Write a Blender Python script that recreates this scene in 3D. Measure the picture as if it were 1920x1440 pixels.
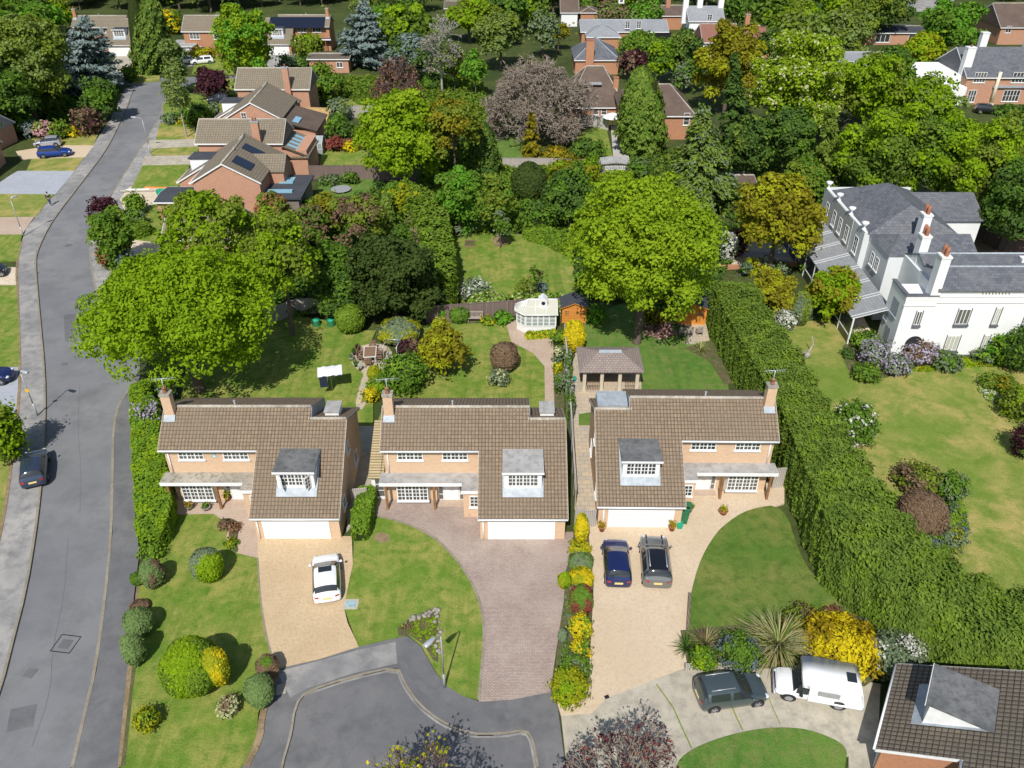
import bpy, bmesh, math, random
import numpy as np
from mathutils import Vector, Matrix, noise as mn
R = math.radians
for o in list(bpy.data.objects): bpy.data.objects.remove(o, do_unlink=True)
scn = bpy.context.scene
# ------------------------------------------------------------------ camera (drone, 39.6 m up, 34.3 degrees down)
CF, CT, CH = 1540.0, R(34.3), 39.6
cam_d = bpy.data.cameras.new('camera'); cam = bpy.data.objects.new('camera', cam_d)
scn.collection.objects.link(cam); scn.camera = cam
cam.location = (0, 0, CH); cam.rotation_euler = (R(90) - CT, 0, 0)
cam_d.sensor_width = 36; cam_d.lens = 36 * CF / 1920; cam_d.clip_start = 0.5; cam_d.clip_end = 3000
# ------------------------------------------------------------------ sky and sun
SUN_EL, SUN_AZ = R(49), R(190)      # the sun stands behind the camera, a little to the left
w = bpy.data.worlds.new('World'); scn.world = w; w.use_nodes = True
nt = w.node_tree; bg = nt.nodes['Background']
sky = nt.nodes.new('ShaderNodeTexSky'); sky.sky_type = 'NISHITA'; sky.sun_disc = False
sky.sun_elevation = SUN_EL; sky.sun_rotation = SUN_AZ; sky.air_density = 1.0; sky.dust_density = 1.0
nt.links.new(sky.outputs[0], bg.inputs[0]); bg.inputs[1].default_value = 0.10
sl = bpy.data.lights.new('sun', 'SUN'); sl.energy = 4.3; sl.angle = R(0.5); sl.color = (1.0, 0.97, 0.925)
so = bpy.data.objects.new('sun', sl); scn.collection.objects.link(so)
sd = Vector((math.sin(SUN_AZ) * math.cos(SUN_EL), math.cos(SUN_AZ) * math.cos(SUN_EL), math.sin(SUN_EL)))
so.rotation_euler = sd.to_track_quat('Z', 'Y').to_euler(); so.location = (0, -40, 80)
vs = scn.view_settings; vs.view_transform = 'Standard'; vs.look = 'None'; vs.exposure = 0.17; vs.gamma = 1
scn.render.engine = 'CYCLES'
scn.cycles.max_bounces = 5; scn.cycles.transparent_max_bounces = 4; scn.cycles.diffuse_bounces = 3
# ------------------------------------------------------------------ survey helpers: photo pixel (1920 x 1440) <-> metres on the site
sT, cT = math.sin(CT), math.cos(CT)
def G(px, py, z=0.0):
    u = (px - 960) / CF; v = (720 - py) / CF
    t = (z - CH) / (-sT + v * cT)
    return (u * t, (cT + v * sT) * t)
def DEP(x, y, z=0.0): return y * cT - (z - CH) * sT
def HGT(bx, by, tx, ty):
    X, Y = G(bx, by); v = (720 - ty) / CF
    return CH + Y / (cT + v * sT) * (-sT + v * cT)
# ------------------------------------------------------------------ scene helpers
def link(o, parent=None):
    scn.collection.objects.link(o)
    if parent is not None: o.parent = parent
    return o
def tag(o, label=None, cat=None, group=None, kind=None):
    if label: o['label'] = label
    if cat: o['category'] = cat
    if group: o['group'] = group
    if kind: o['kind'] = kind
    return o
def thing(name, label, cat, loc=(0, 0, 0), rz=0.0, group=None):
    o = bpy.data.objects.new(name, None); o.empty_display_size = 0.3; link(o)
    o.location = loc if len(loc) == 3 else (loc[0], loc[1], 0); o.rotation_euler = (0, 0, rz)
    return tag(o, label, cat, group)
def kids(o): return [c for c in bpy.data.objects if c.parent == o]
def copy_tree(o, parent=None):
    c = o.copy(); scn.collection.objects.link(c); c.parent = parent
    for ch in kids(o): copy_tree(ch, c)
    return c
class MB:
    def __init__(s): s.v = []; s.f = []; s.m = []; s.sm = []
    def face(s, pts, m=0, sm=False):
        b = len(s.v); s.v += [tuple(p) for p in pts]; s.f.append(tuple(range(b, b + len(pts)))); s.m.append(m); s.sm.append(sm)
    def grid(s, rows, m=0, closed=False, sm=True):
        b = len(s.v); n = len(rows[0])
        for r in rows: s.v += [tuple(p) for p in r]
        for i in range(len(rows) - 1):
            for j in range(n if closed else n - 1):
                k = (j + 1) % n
                s.f.append((b + i * n + j, b + i * n + k, b + (i + 1) * n + k, b + (i + 1) * n + j)); s.m.append(m); s.sm.append(sm)
    def box(s, x0, y0, z0, x1, y1, z1, m=0):
        b = len(s.v)
        s.v += [(x, y, z) for z in (z0, z1) for y in (y0, y1) for x in (x0, x1)]
        for q in ((0, 2, 3, 1), (4, 5, 7, 6), (0, 1, 5, 4), (2, 6, 7, 3), (0, 4, 6, 2), (1, 3, 7, 5)):
            s.f.append(tuple(b + i for i in q)); s.m.append(m); s.sm.append(False)
        return s
    def fbox(s, o, r, u, a0, b0, c0, a1, b1, c1, m=0):   # box in a frame: right r, up u, out r x u
        o, r, u = Vector(o), Vector(r), Vector(u); n = r.cross(u); b = len(s.v)
        s.v += [tuple(o + r * a + u * bb + n * c) for c in (c0, c1) for bb in (b0, b1) for a in (a0, a1)]
        for q in ((0, 2, 3, 1), (4, 5, 7, 6), (0, 1, 5, 4), (2, 6, 7, 3), (0, 4, 6, 2), (1, 3, 7, 5)):
            s.f.append(tuple(b + i for i in q)); s.m.append(m); s.sm.append(False)
    def prism(s, poly, z0, z1, m=0, mt=None):
        n = len(poly); mt = m if mt is None else mt
        s.face([(p[0], p[1], z1) for p in poly], mt); s.face([(p[0], p[1], z0) for p in poly][::-1], m)
        for i in range(n):
            a, b = poly[i], poly[(i + 1) % n]
            s.face([(a[0], a[1], z0), (b[0], b[1], z0), (b[0], b[1], z1), (a[0], a[1], z1)], m)
        return s
    def extr(s, prof, x0, x1, m=0, me=None):            # profile of (y, z) swept along x
        n = len(prof); me = m if me is None else me
        s.face([(x0, p[0], p[1]) for p in prof], me); s.face([(x1, p[0], p[1]) for p in prof][::-1], me)
        for i in range(n):
            a, b = prof[i], prof[(i + 1) % n]
            s.face([(x0, a[0], a[1]), (x1, a[0], a[1]), (x1, b[0], b[1]), (x0, b[0], b[1])], m)
        return s
    def tube(s, p0, p1, r0, r1=None, n=8, m=0, cap=True):
        r1 = r0 if r1 is None else r1
        p0, p1 = Vector(p0), Vector(p1); d = (p1 - p0)
        if d.length < 1e-6: return s
        d.normalize(); a = d.cross(Vector((0, 0, 1)) if abs(d.z) < .9 else Vector((1, 0, 0))).normalized(); b = d.cross(a)
        ra = [p0 + (a * math.cos(t) + b * math.sin(t)) * r0 for t in [2 * math.pi * i / n for i in range(n)]]
        rb = [p1 + (a * math.cos(t) + b * math.sin(t)) * r1 for t in [2 * math.pi * i / n for i in range(n)]]
        s.grid([ra, rb], m, True)
        if cap: s.face(ra[::-1], m); s.face(rb, m)
        return s
    def lathe(s, c, prof, n=14, m=0):
        s.grid([[(c[0] + r * math.cos(2 * math.pi * i / n), c[1] + r * math.sin(2 * math.pi * i / n), c[2] + z) for i in range(n)] for r, z in prof], m, True); return s
    def ico(s, c, r, rz=None, m=0, jit=0.0, seed=0, n=10):
        rz = r if rz is None else rz; rows = []
        for i in range(n + 1):
            th = math.pi * i / n
            rows.append([])
            for j in range(2 * n):
                ph = math.pi * j / n; d = Vector((math.sin(th) * math.cos(ph), math.sin(th) * math.sin(ph), math.cos(th)))
                k = 1 + jit * mn.noise(d * 2.3 + Vector((seed, seed * 1.7, 0)))
                rows[-1].append((c[0] + d.x * r * k, c[1] + d.y * r * k, c[2] + d.z * rz * k))
        s.grid(rows, m, True); return s
    def build(s, name, mats, parent=None, norm=True):
        me = bpy.data.meshes.new(name); me.from_pydata(s.v, [], s.f)
        mats = mats if isinstance(mats, (list, tuple)) else [mats]
        for m in mats: me.materials.append(m)
        me.polygons.foreach_set('material_index', s.m); me.polygons.foreach_set('use_smooth', s.sm)
        if norm:
            bm = bmesh.new(); bm.from_mesh(me); bmesh.ops.remove_doubles(bm, verts=bm.verts, dist=1e-4)
            bmesh.ops.recalc_face_normals(bm, faces=bm.faces); bm.to_mesh(me); bm.free()
        uvs(me)
        return link(bpy.data.objects.new(name, me), parent)
def uvs(me):       # metres laid out along each face: u level, v up the slope
    uv = me.uv_layers.new(name='uv'); dat = np.zeros(len(me.loops) * 2)
    for p in me.polygons:
        n = p.normal
        if abs(n.z) > .999: t = Vector((1, 0, 0))
        else: t = Vector((-n.y, n.x, 0)).normalized()
        b = n.cross(t)
        for li in p.loop_indices:
            c = me.vertices[me.loops[li].vertex_index].co; dat[2 * li] = c.dot(t); dat[2 * li + 1] = c.dot(b)
    uv.data.foreach_set('uv', dat)
# ------------------------------------------------------------------ materials
M = {}
def nodes(name, rough=.8, spec=.3, metal=0.0):
    m = bpy.data.materials.new(name); m.use_nodes = True; t = m.node_tree; b = t.nodes['Principled BSDF']
    b.inputs['Roughness'].default_value = rough; b.inputs['Specular IOR Level'].default_value = spec; b.inputs['Metallic'].default_value = metal
    return m, t, b
def mixc(t, a, b, fac, bt='MIX'):
    n = t.nodes.new('ShaderNodeMix'); n.data_type = 'RGBA'; n.blend_type = bt
    for s, v in ((n.inputs[6], a), (n.inputs[7], b), (n.inputs[0], fac)):
        if hasattr(v, 'links'): t.links.new(v, s)
        elif isinstance(v, (int, float)): s.default_value = v
        else: s.default_value = (*v, 1) if len(v) == 3 else v
    return n.outputs[2]
def noise(t, scale, detail=4, rough=.6, coord='pos', lo=.35, hi=.65, sc=None, dist=0.0):
    n = t.nodes.new('ShaderNodeTexNoise'); n.inputs['Scale'].default_value = scale; n.inputs['Detail'].default_value = detail
    n.inputs['Roughness'].default_value = rough; n.inputs['Distortion'].default_value = dist
    if coord == 'pos': src = t.nodes.new('ShaderNodeNewGeometry').outputs['Position']
    elif coord == 'obj': src = t.nodes.new('ShaderNodeTexCoord').outputs['Object']
    else: src = t.nodes.new('ShaderNodeUVMap').outputs[0]
    if sc:
        mp = t.nodes.new('ShaderNodeMapping'); mp.inputs['Scale'].default_value = sc; t.links.new(src, mp.inputs[0]); src = mp.outputs[0]
    t.links.new(src, n.inputs['Vector'])
    r = t.nodes.new('ShaderNodeMapRange'); r.inputs[1].default_value = lo; r.inputs[2].default_value = hi
    t.links.new(n.outputs[0], r.inputs[0]); return r.outputs[0]
def bump(t, b, h, strength=.4, dist=.02):
    n = t.nodes.new('ShaderNodeBump'); n.inputs['Strength'].default_value = strength; n.inputs['Distance'].default_value = dist
    t.links.new(h, n.inputs['Height']); t.links.new(n.outputs[0], b.inputs['Normal'])
def flat(name, c, rough=.6, spec=.3, metal=0.0, var=.12, scale=3.0, coat=0.0):
    m, t, b = nodes(name, rough, spec, metal)
    f = noise(t, scale, 3, .6, 'obj')
    t.links.new(mixc(t, c, tuple(min(1, x * (1 - var)) for x in c), f), b.inputs['Base Color'])
    if coat: b.inputs['Coat Weight'].default_value = coat; b.inputs['Coat Roughness'].default_value = .05
    M[name] = m; return m
def layered(name, c1, c2, c3, s1=.25, s2=2.5, s3=18, rough=.9, bmp=.3, f3=.35, spec=.15, dist=0.0, streak=None):
    m, t, b = nodes(name, rough, spec)
    c = mixc(t, c1, c2, noise(t, s1, 5, .65, dist=dist, lo=.38, hi=.62))
    if streak: c = mixc(t, c, tuple(x * .78 for x in c1), noise(t, 1.0, 4, .7, sc=streak, lo=.5, hi=.75))
    c = mixc(t, c, c3, noise(t, s2, 5, .7, lo=.45, hi=.72))
    g = noise(t, s3, 3, .7, lo=.3, hi=.7)
    c = mixc(t, c, (1.35, 1.35, 1.35), mixc(t, (0, 0, 0), (f3, f3, f3), g), 'MULTIPLY')
    t.links.new(c, b.inputs['Base Color']); bump(t, b, g, bmp, .03); M[name] = m; return m
def brick(name, c1, c2, mortar, w=.225, h=.075, ms=.012, rough=.85, var=.35, bmp=.3, offset=.5, stain=(.12, .1, .08), sf=.3, rib=0.0, s1=.35):
    m, t, b = nodes(name, rough, .2)
    uv = t.nodes.new('ShaderNodeUVMap').outputs[0]
    br = t.nodes.new('ShaderNodeTexBrick'); br.offset = offset; t.links.new(uv, br.inputs['Vector'])
    br.inputs['Scale'].default_value = 1; br.inputs['Brick Width'].default_value = w; br.inputs['Row Height'].default_value = h
    br.inputs['Mortar Size'].default_value = ms; br.inputs['Mortar Smooth'].default_value = .3; br.inputs['Bias'].default_value = 0
    for k, c in (('Color1', c1), ('Color2', c2), ('Mortar', mortar)): br.inputs[k].default_value = (*c, 1)
    c = mixc(t, br.outputs[0], stain, mixc(t, (0, 0, 0), (sf, sf, sf), noise(t, s1, 5, .7, 'uv', lo=.42, hi=.68)))
    g = noise(t, 9, 4, .75, 'uv', lo=.25, hi=.75)
    c = mixc(t, c, (1 + var, 1 + var, 1 + var), g, 'MULTIPLY')
    t.links.new(c, b.inputs['Base Color']); h_ = br.outputs['Fac']
    iv = t.nodes.new('ShaderNodeMath'); iv.operation = 'SUBTRACT'; iv.inputs[0].default_value = 1; t.links.new(h_, iv.inputs[1])
    h2 = iv.outputs[0]
    if rib:
        wv = t.nodes.new('ShaderNodeTexWave'); wv.inputs['Scale'].default_value = 1 / (w * 3.1416 * 2) * math.pi * 1.0; wv.bands_direction = 'X'
        t.links.new(uv, wv.inputs['Vector']); wv.inputs['Scale'].default_value = .3142 / w
        ad = t.nodes.new('ShaderNodeMath'); ad.operation = 'MULTIPLY_ADD'; t.links.new(wv.outputs['Fac'], ad.inputs[0]); ad.inputs[1].default_value = rib; t.links.new(h2, ad.inputs[2]); h2 = ad.outputs[0]
    bump(t, b, h2, bmp, .03); M[name] = m; return m
layered('asphalt', (.165, .168, .175), (.215, .215, .212), (.14, .14, .142), .06, .35, 14, f3=.22, bmp=.15)
layered('asphalt_old', (.22, .215, .21), (.36, .34, .31), (.16, .16, .16), .16, .9, 12, f3=.25, bmp=.15)
layered('asphalt_close', (.128, .128, .134), (.175, .172, .168), (.105, .105, .107), .12, .6, 12, f3=.22, bmp=.15)
layered('tarmac_patch', (.13, .13, .135), (.15, .15, .15), (.12, .12, .12), .3, 2, 30, f3=.1, bmp=.1)
layered('kerb', (.30, .27, .21), (.24, .21, .16), (.20, .165, .11), .4, 3, 20, f3=.2)
layered('dirt', (.22, .15, .085), (.30, .22, .13), (.12, .10, .05), .5, 3, 20, f3=.5)
layered('gravel', (.55, .45, .32), (.62, .53, .40), (.40, .33, .24), .8, 5, 30, f3=.5)
layered('concrete', (.46, .415, .325), (.38, .34, .27), (.27, .25, .20), .25, 1.5, 16, f3=.3, streak=(.8, .4, 1), bmp=.12)
layered('concrete_pale', (.50, .47, .42), (.43, .41, .38), (.34, .33, .3), .3, 2, 20, f3=.15, bmp=.1)
layered('slabs_grey', (.38, .40, .43), (.35, .37, .40), (.31, .33, .35), .3, 2, 20, f3=.1, bmp=.1)
layered('buff', (.49, .365, .22), (.55, .42, .265), (.40, .29, .17), .3, 6, 14, f3=.3, bmp=.15)
layered('resin', (.53, .42, .29), (.58, .465, .33), (.46, .36, .245), .25, 5, 22, f3=.25, bmp=.1)
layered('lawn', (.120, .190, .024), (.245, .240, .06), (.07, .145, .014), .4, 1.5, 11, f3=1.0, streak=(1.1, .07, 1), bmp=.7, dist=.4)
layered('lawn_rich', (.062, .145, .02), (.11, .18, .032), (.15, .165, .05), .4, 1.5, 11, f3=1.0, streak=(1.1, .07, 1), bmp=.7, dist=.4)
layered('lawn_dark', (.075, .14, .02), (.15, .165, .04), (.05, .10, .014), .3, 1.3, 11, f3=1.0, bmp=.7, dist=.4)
layered('lawn_dry', (.135, .19, .03), (.33, .265, .09), (.10, .165, .02), .14, .7, 9, f3=1.0, bmp=.7, dist=1.2)
layered('ground_mat', (.035, .06, .014), (.075, .095, .024), (.045, .04, .02), .12, 1.2, 10, f3=.7, bmp=.8)
layered('bed', (.10, .085, .045), (.07, .10, .025), (.16, .13, .07), .9, 3, 12, f3=.6, bmp=.8)
brick('pavers_mauve', (.255, .198, .17), (.32, .25, .205), (.165, .125, .105), .2, .1, .014, sf=.4, stain=(.40, .335, .28), var=.6)
brick('pavers_pink', (.38, .28, .21), (.44, .33, .25), (.26, .2, .15), .2, .1, .014, sf=.3, stain=(.5, .44, .35), var=.4)
brick('flags', (.44, .37, .27), (.35, .32, .27), (.24, .21, .16), .6, .45, .02, sf=.4, stain=(.6, .42, .25), var=.2)
brick('roof_tile', (.222, .163, .108), (.175, .130, .088), (.085, .063, .046), .23, .27, .022, offset=0, var=.55, sf=.6, stain=(.165, .13, .09), bmp=1.0, rib=1.2, s1=.22)
brick('roof_brown', (.155, .13, .095), (.125, .105, .08), (.045, .035, .028), .26, .28, .03, offset=0, var=.45, sf=.4, stain=(.10, .09, .07), bmp=.8, rib=.6)
brick('roof_far', (.215, .18, .125), (.185, .155, .11), (.115, .095, .07), .33, .36, .035, offset=0, var=.3, sf=.35, stain=(.14, .12, .09), bmp=.6, rib=.4)
brick('roof_plain', (.12, .085, .068), (.10, .072, .058), (.06, .045, .035), .3, .2, .02, var=.3, sf=.5, stain=(.16, .12, .09))
brick('roof_red', (.26, .12, .085), (.22, .10, .07), (.12, .06, .05), .3, .25, .02, var=.3)
brick('slate', (.075, .08, .092), (.12, .125, .135), (.05, .052, .06), .4, .28, .014, rough=.55, var=.5, sf=.45, stain=(.15, .15, .15))
brick('slate_grey', (.22, .23, .24), (.27, .275, .28), (.15, .155, .16), .4, .3, .014, rough=.6, var=.3, sf=.4, stain=(.16, .17, .18))
brick('shingle', (.23, .185, .165), (.28, .23, .2), (.12, .10, .085), .3, .22, .02, var=.3, sf=.4, stain=(.15, .12, .1))
brick('brick_buff', (.60, .40, .24), (.52, .33, .195), (.58, .46, .34), var=.2, sf=.2, stain=(.5, .3, .2))
brick('brick_red', (.42, .17, .088), (.50, .23, .125), (.42, .33, .26), var=.15, sf=.35, stain=(.5, .3, .2), s1=1.0)
brick('brick_orange', (.47, .19, .09), (.40, .15, .07), (.42, .3, .2), var=.15, sf=.25, stain=(.3, .15, .1))
brick('boards', (.165, .12, .105), (.20, .15, .13), (.07, .05, .045), .14, 3.0, .02, offset=0, var=.3)
brick('lean_tiles', (.40, .33, .19), (.34, .27, .15), (.12, .09, .05), .9, .22, .035, offset=0, var=.4)
brick('boards_grey', (.42, .38, .33), (.36, .33, .3), (.2, .18, .16), .14, 3.0, .02, offset=0, var=.3)
brick('boards_new', (.66, .45, .20), (.60, .39, .17), (.4, .26, .12), .14, 3.0, .02, offset=0, var=.2)
brick('boards_red', (.22, .075, .04), (.25, .09, .05), (.12, .04, .03), .14, 3.0, .02, offset=0, var=.2)
brick('shed_orange', (.62, .26, .05), (.55, .22, .04), (.32, .12, .02), 3.0, .12, .012, offset=0, var=.15, sf=.1)
brick('shed_grey', (.2, .18, .15), (.24, .21, .18), (.1, .09, .08), 3.0, .12, .012, offset=0, var=.2, sf=.1)
layered('roof_felt', (.12, .125, .125), (.18, .182, .178), (.08, .08, .078), .7, 2.5, 20, f3=.2, rough=.8)
layered('felt_mossy', (.30, .28, .23), (.42, .39, .32), (.12, .11, .09), .5, 3.2, 14, f3=.5)
layered('felt_pale', (.34, .33, .31), (.42, .41, .39), (.22, .22, .21), .6, 2.0, 20, f3=.3)
layered('felt_dark', (.055, .06, .07), (.07, .075, .085), (.05, .05, .06), .6, 3, 20, f3=.2)
layered('ridge_tile', (.42, .37, .29), (.30, .26, .2), (.5, .47, .42), .6, 3, 14, f3=.4)
flat('white', (.82, .82, .80), .45); flat('white_wall', (.80, .80, .78), .8, var=.05, scale=.4); flat('shaded_white', (.66, .68, .67), .8, var=.06, scale=.4)  # the last is the villa white with cool shade put into its colour
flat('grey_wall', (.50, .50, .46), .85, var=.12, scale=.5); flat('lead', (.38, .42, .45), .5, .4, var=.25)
flat('upvc_garage', (.83, .82, .80), .4, var=.03); flat('post_wood', (.30, .155, .065), .6, var=.3); flat('black', (.02, .02, .022), .5)
flat('terracotta', (.38, .155, .09), .8, var=.2); flat('post_tan', (.55, .42, .25), .6); flat('plastic_green', (.03, .16, .07), .45)
flat('steel', (.55, .57, .58), .35, .5, .4); flat('steel_grey', (.42, .43, .44), .45, .5, .3); flat('bark', (.16, .125, .095), .95, var=.4, scale=6)
flat('bark_pale', (.42, .39, .34), .95, var=.4, scale=6); flat('twig', (.34, .28, .22), .95, var=.35, scale=1.5); flat('twig_dark', (.16, .10, .09), .95, var=.3)
flat('wood_grey', (.38, .33, .28), .8, var=.25, scale=8); flat('wood_brown', (.26, .16, .10), .7, var=.25, scale=8); flat('tan', (.58, .50, .38), .8)
flat('yellow', (.75, .45, .03), .6); flat('plate', (.78, .6, .22), .4, var=.02); flat('lamp_red', (.45, .03, .04), .25, .5, var=.1); flat('headlight', (.6, .62, .64), .15, .6)
flat('tyre', (.025, .025, .027), .9); flat('rim', (.45, .46, .48), .35, .5, .6); flat('rim_dark', (.12, .12, .13), .35, .5, .6); flat('cream', (.72, .66, .50), .6)
flat('skin', (.45, .28, .2), .6); flat('cloth_navy', (.02, .03, .055), .9); flat('cloth_jean', (.06, .09, .14), .9); flat('hair', (.03, .02, .015), .8)
flat('fabric_white', (.80, .80, .84), .85, var=.06); flat('stone', (.33, .30, .25), .9, var=.35, scale=4); flat('cover_blue', (.35, .52, .55), .6, var=.35, scale=4)
flat('orange', (.8, .28, .04), .6); flat('solar', (.012, .016, .03), .15, .6, var=.02); flat('green_plastic', (.02, .35, .2), .5); flat('rust', (.35, .14, .07), .8, var=.3)
flat('copper_pipe', (.6, .25, .2), .6)
def glassm(name, c, rough=.14):
    m, t, b = nodes(name, rough, .8); b.inputs['Base Color'].default_value = (*c, 1); M[name] = m
glassm('glass', (.03, .035, .042)); _t = M['glass'].node_tree; _t.links.new(mixc(_t, (.02, .025, .03), (.16, .155, .14), _t.nodes.new('ShaderNodeObjectInfo').outputs['Random']), _t.nodes['Principled BSDF'].inputs['Base Color']); glassm('glass_car', (.025, .03, .032), .04); glassm('glass_pale', (.30, .34, .33), .12); glassm('glass_blue', (.05, .28, .45), .1)
glassm('glass_cream', (.50, .49, .40), .25); glassm('sky_glass', (.25, .45, .55), .1)
def paint(name, c, metal=.3):
    m, t, b = nodes(name, .32, .5, metal); b.inputs['Base Color'].default_value = (*c, 1); b.inputs['Coat Weight'].default_value = .8; b.inputs['Coat Roughness'].default_value = .04; M[name] = m
paint('paint_white', (.80, .80, .80), 0); paint('paint_navy', (.012, .022, .10)); paint('paint_grey', (.20, .205, .20), .5); paint('paint_black', (.012, .014, .018))
paint('paint_slate', (.075, .10, .105), .4); paint('paint_blue', (.01, .045, .30)); paint('paint_silver', (.45, .47, .52), .5); paint('paint_dark', (.03, .04, .06)); paint('paint_midnight', (.035, .05, .085))
LEAF = {}
def leafmat(name, c1, c2, trans=.3, rough=.6):      # c1 and c2: the two leaf tones of the species, mixed leaf by leaf
    if name in LEAF: return LEAF[name]
    m, t, b = nodes('leaf_' + name, .7, .07)
    at = t.nodes.new('ShaderNodeAttribute'); at.attribute_name = 'rnd'
    n = noise(t, .5, 3, .6, 'pos', lo=.3, hi=.7)
    f = t.nodes.new('ShaderNodeMath'); f.operation = 'MULTIPLY_ADD'; t.links.new(at.outputs['Fac'], f.inputs[0]); f.inputs[1].default_value = .75
    q = t.nodes.new('ShaderNodeMath'); q.operation = 'MULTIPLY'; t.links.new(n, q.inputs[0]); q.inputs[1].default_value = .25; t.links.new(q.outputs[0], f.inputs[2])
    c = mixc(t, c1, c2, f.outputs[0]); t.links.new(c, b.inputs['Base Color'])
    tr = t.nodes.new('ShaderNodeBsdfTranslucent'); t.links.new(mixc(t, c, (1.2, 1.3, .6), 1.0, 'MULTIPLY'), tr.inputs[0])
    mx = t.nodes.new('ShaderNodeMixShader'); mx.inputs[0].default_value = trans
    t.links.new(b.outputs[0], mx.inputs[1]); t.links.new(tr.outputs[0], mx.inputs[2])
    t.links.new(mx.outputs[0], t.nodes['Material Output'].inputs[0]); LEAF[name] = m; return m
for k, a, b_, tr in (('spring', (.09, .168, .006), (.235, .33, .012), .38), ('lime', (.105, .175, .008), (.245, .325, .016), .35), ('olive', (.08, .12, .014), (.18, .225, .028), .35),
    ('mid', (.052, .115, .012), (.13, .215, .026), .38), ('bright', (.06, .16, .012), (.13, .27, .025), .35), ('dark', (.026, .056, .012), (.07, .12, .022), .2),
    ('yew', (.03, .058, .012), (.075, .105, .022), .2), ('conifer', (.055, .10, .014), (.14, .19, .03), .2), ('blue', (.075, .105, .095), (.16, .20, .185), .15),
    ('hedge', (.05, .10, .010), (.135, .20, .018), .2), ('golden', (.24, .17, .008), (.42, .32, .02), .3), ('amber', (.15, .145, .010), (.30, .265, .022), .3),
    ('yellow', (.45, .34, .008), (.72, .60, .02), .3), ('yelgreen', (.20, .24, .01), (.42, .42, .02), .3), ('purple', (.035, .012, .018), (.10, .035, .045), .2),
    ('maroon', (.10, .025, .02), (.2, .05, .04), .2), ('bronze', (.12, .08, .048), (.25, .165, .10), .2), ('sage', (.10, .145, .07), (.21, .26, .15), .2),
    ('white', (.4, .41, .34), (.62, .62, .56), .2), ('cream', (.36, .37, .18), (.58, .56, .32), .2), ('lilac', (.25, .21, .29), (.45, .41, .50), .2), ('pink', (.4, .2, .2), (.65, .4, .4), .2),
    ('birch', (.09, .13, .03), (.17, .22, .06), .3), ('straw', (.36, .31, .14), (.60, .54, .30), .2), ('rosemary', (.07, .10, .08), (.15, .19, .20), .15), ('heather', (.12, .19, .06), (.21, .30, .10), .3),
    ('autumn', (.17, .07, .03), (.27, .13, .06), .2), ('thatch', (.25, .19, .14), (.45, .38, .32), .1), ('wood', (.05, .095, .012), (.15, .21, .028), .35), ('laurel', (.06, .13, .012), (.17, .26, .02), .25)):
    q_ = 1.0 if k in ('bronze', 'heather', 'yellow', 'white', 'cream', 'lilac', 'golden', 'straw', 'pink', 'thatch', 'amber', 'yew', 'purple', 'yelgreen', 'sage', 'rosemary') else 1.42
    leafmat(k, tuple(x * q_ for x in a), tuple(x * q_ for x in b_), tr)
# ------------------------------------------------------------------ foliage: every crown is thousands of leaf faces over branches or a solid dark core
rng = np.random.default_rng(7)
def leaf_mesh(name, P, N, size, mats, parent=None, asp=1.5, rnd=None, mi=None, T=None, jit=.55):
    """P points, N facing, T long-axis (optional): one kite-shaped leaf spray per point"""
    n = len(P); N = N + rng.normal(0, jit, (n, 3)); N /= np.linalg.norm(N, axis=1, keepdims=True) + 1e-9
    A = rng.normal(0, 1, (n, 3)) if T is None else T + rng.normal(0, .25, (n, 3))
    A -= (A * N).sum(1, keepdims=True) * N; A /= np.linalg.norm(A, axis=1, keepdims=True) + 1e-9
    B = np.cross(N, A); s = (size * rng.uniform(.65, 1.3, n))[:, None] if np.isscalar(size) else (size * rng.uniform(.65, 1.3, n))[:, None]
    L = s * asp * .5; W = s * .5
    V = np.stack([P - A * L, P + B * W - A * L * .1, P + A * L, P - B * W - A * L * .1], 1).reshape(-1, 3).astype(np.float32)
    me = bpy.data.meshes.new(name); me.vertices.add(4 * n); me.vertices.foreach_set('co', V.ravel())
    me.loops.add(4 * n); me.loops.foreach_set('vertex_index', np.arange(4 * n, dtype=np.int32))
    me.polygons.add(n); me.polygons.foreach_set('loop_start', np.arange(0, 4 * n, 4, dtype=np.int32))
    for m in mats: me.materials.append(LEAF[m])
    if mi is not None: me.polygons.foreach_set('material_index', mi.astype(np.int32))
    a = me.attributes.new('rnd', 'FLOAT', 'FACE'); a.data.foreach_set('value', (rng.uniform(0, 1, n) if rnd is None else rnd).astype(np.float32))
    me.update(calc_edges=True)
    return link(bpy.data.objects.new(name, me), parent)
def unit(n, up=0.0):
    d = rng.normal(0, 1, (n, 3)); d[:, 2] += up; return d / np.linalg.norm(d, axis=1, keepdims=True)
def lump(d, seed, amp, f=2.2):
    """smooth uneven radius so an outline is never a clean oval"""
    a = 0
    for k in range(3):
        ph = seed * 1.37 + k * 2.1; q = f * (1 + .7 * k)
        a = a + np.sin(d[:, 0] * q + ph) * np.cos(d[:, 1] * q * 1.1 - ph * .7) * (1 / (1 + k)) + .5 * np.sin(d[:, 2] * q * 1.3 + ph * 2)
    return 1 + amp * a
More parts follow.
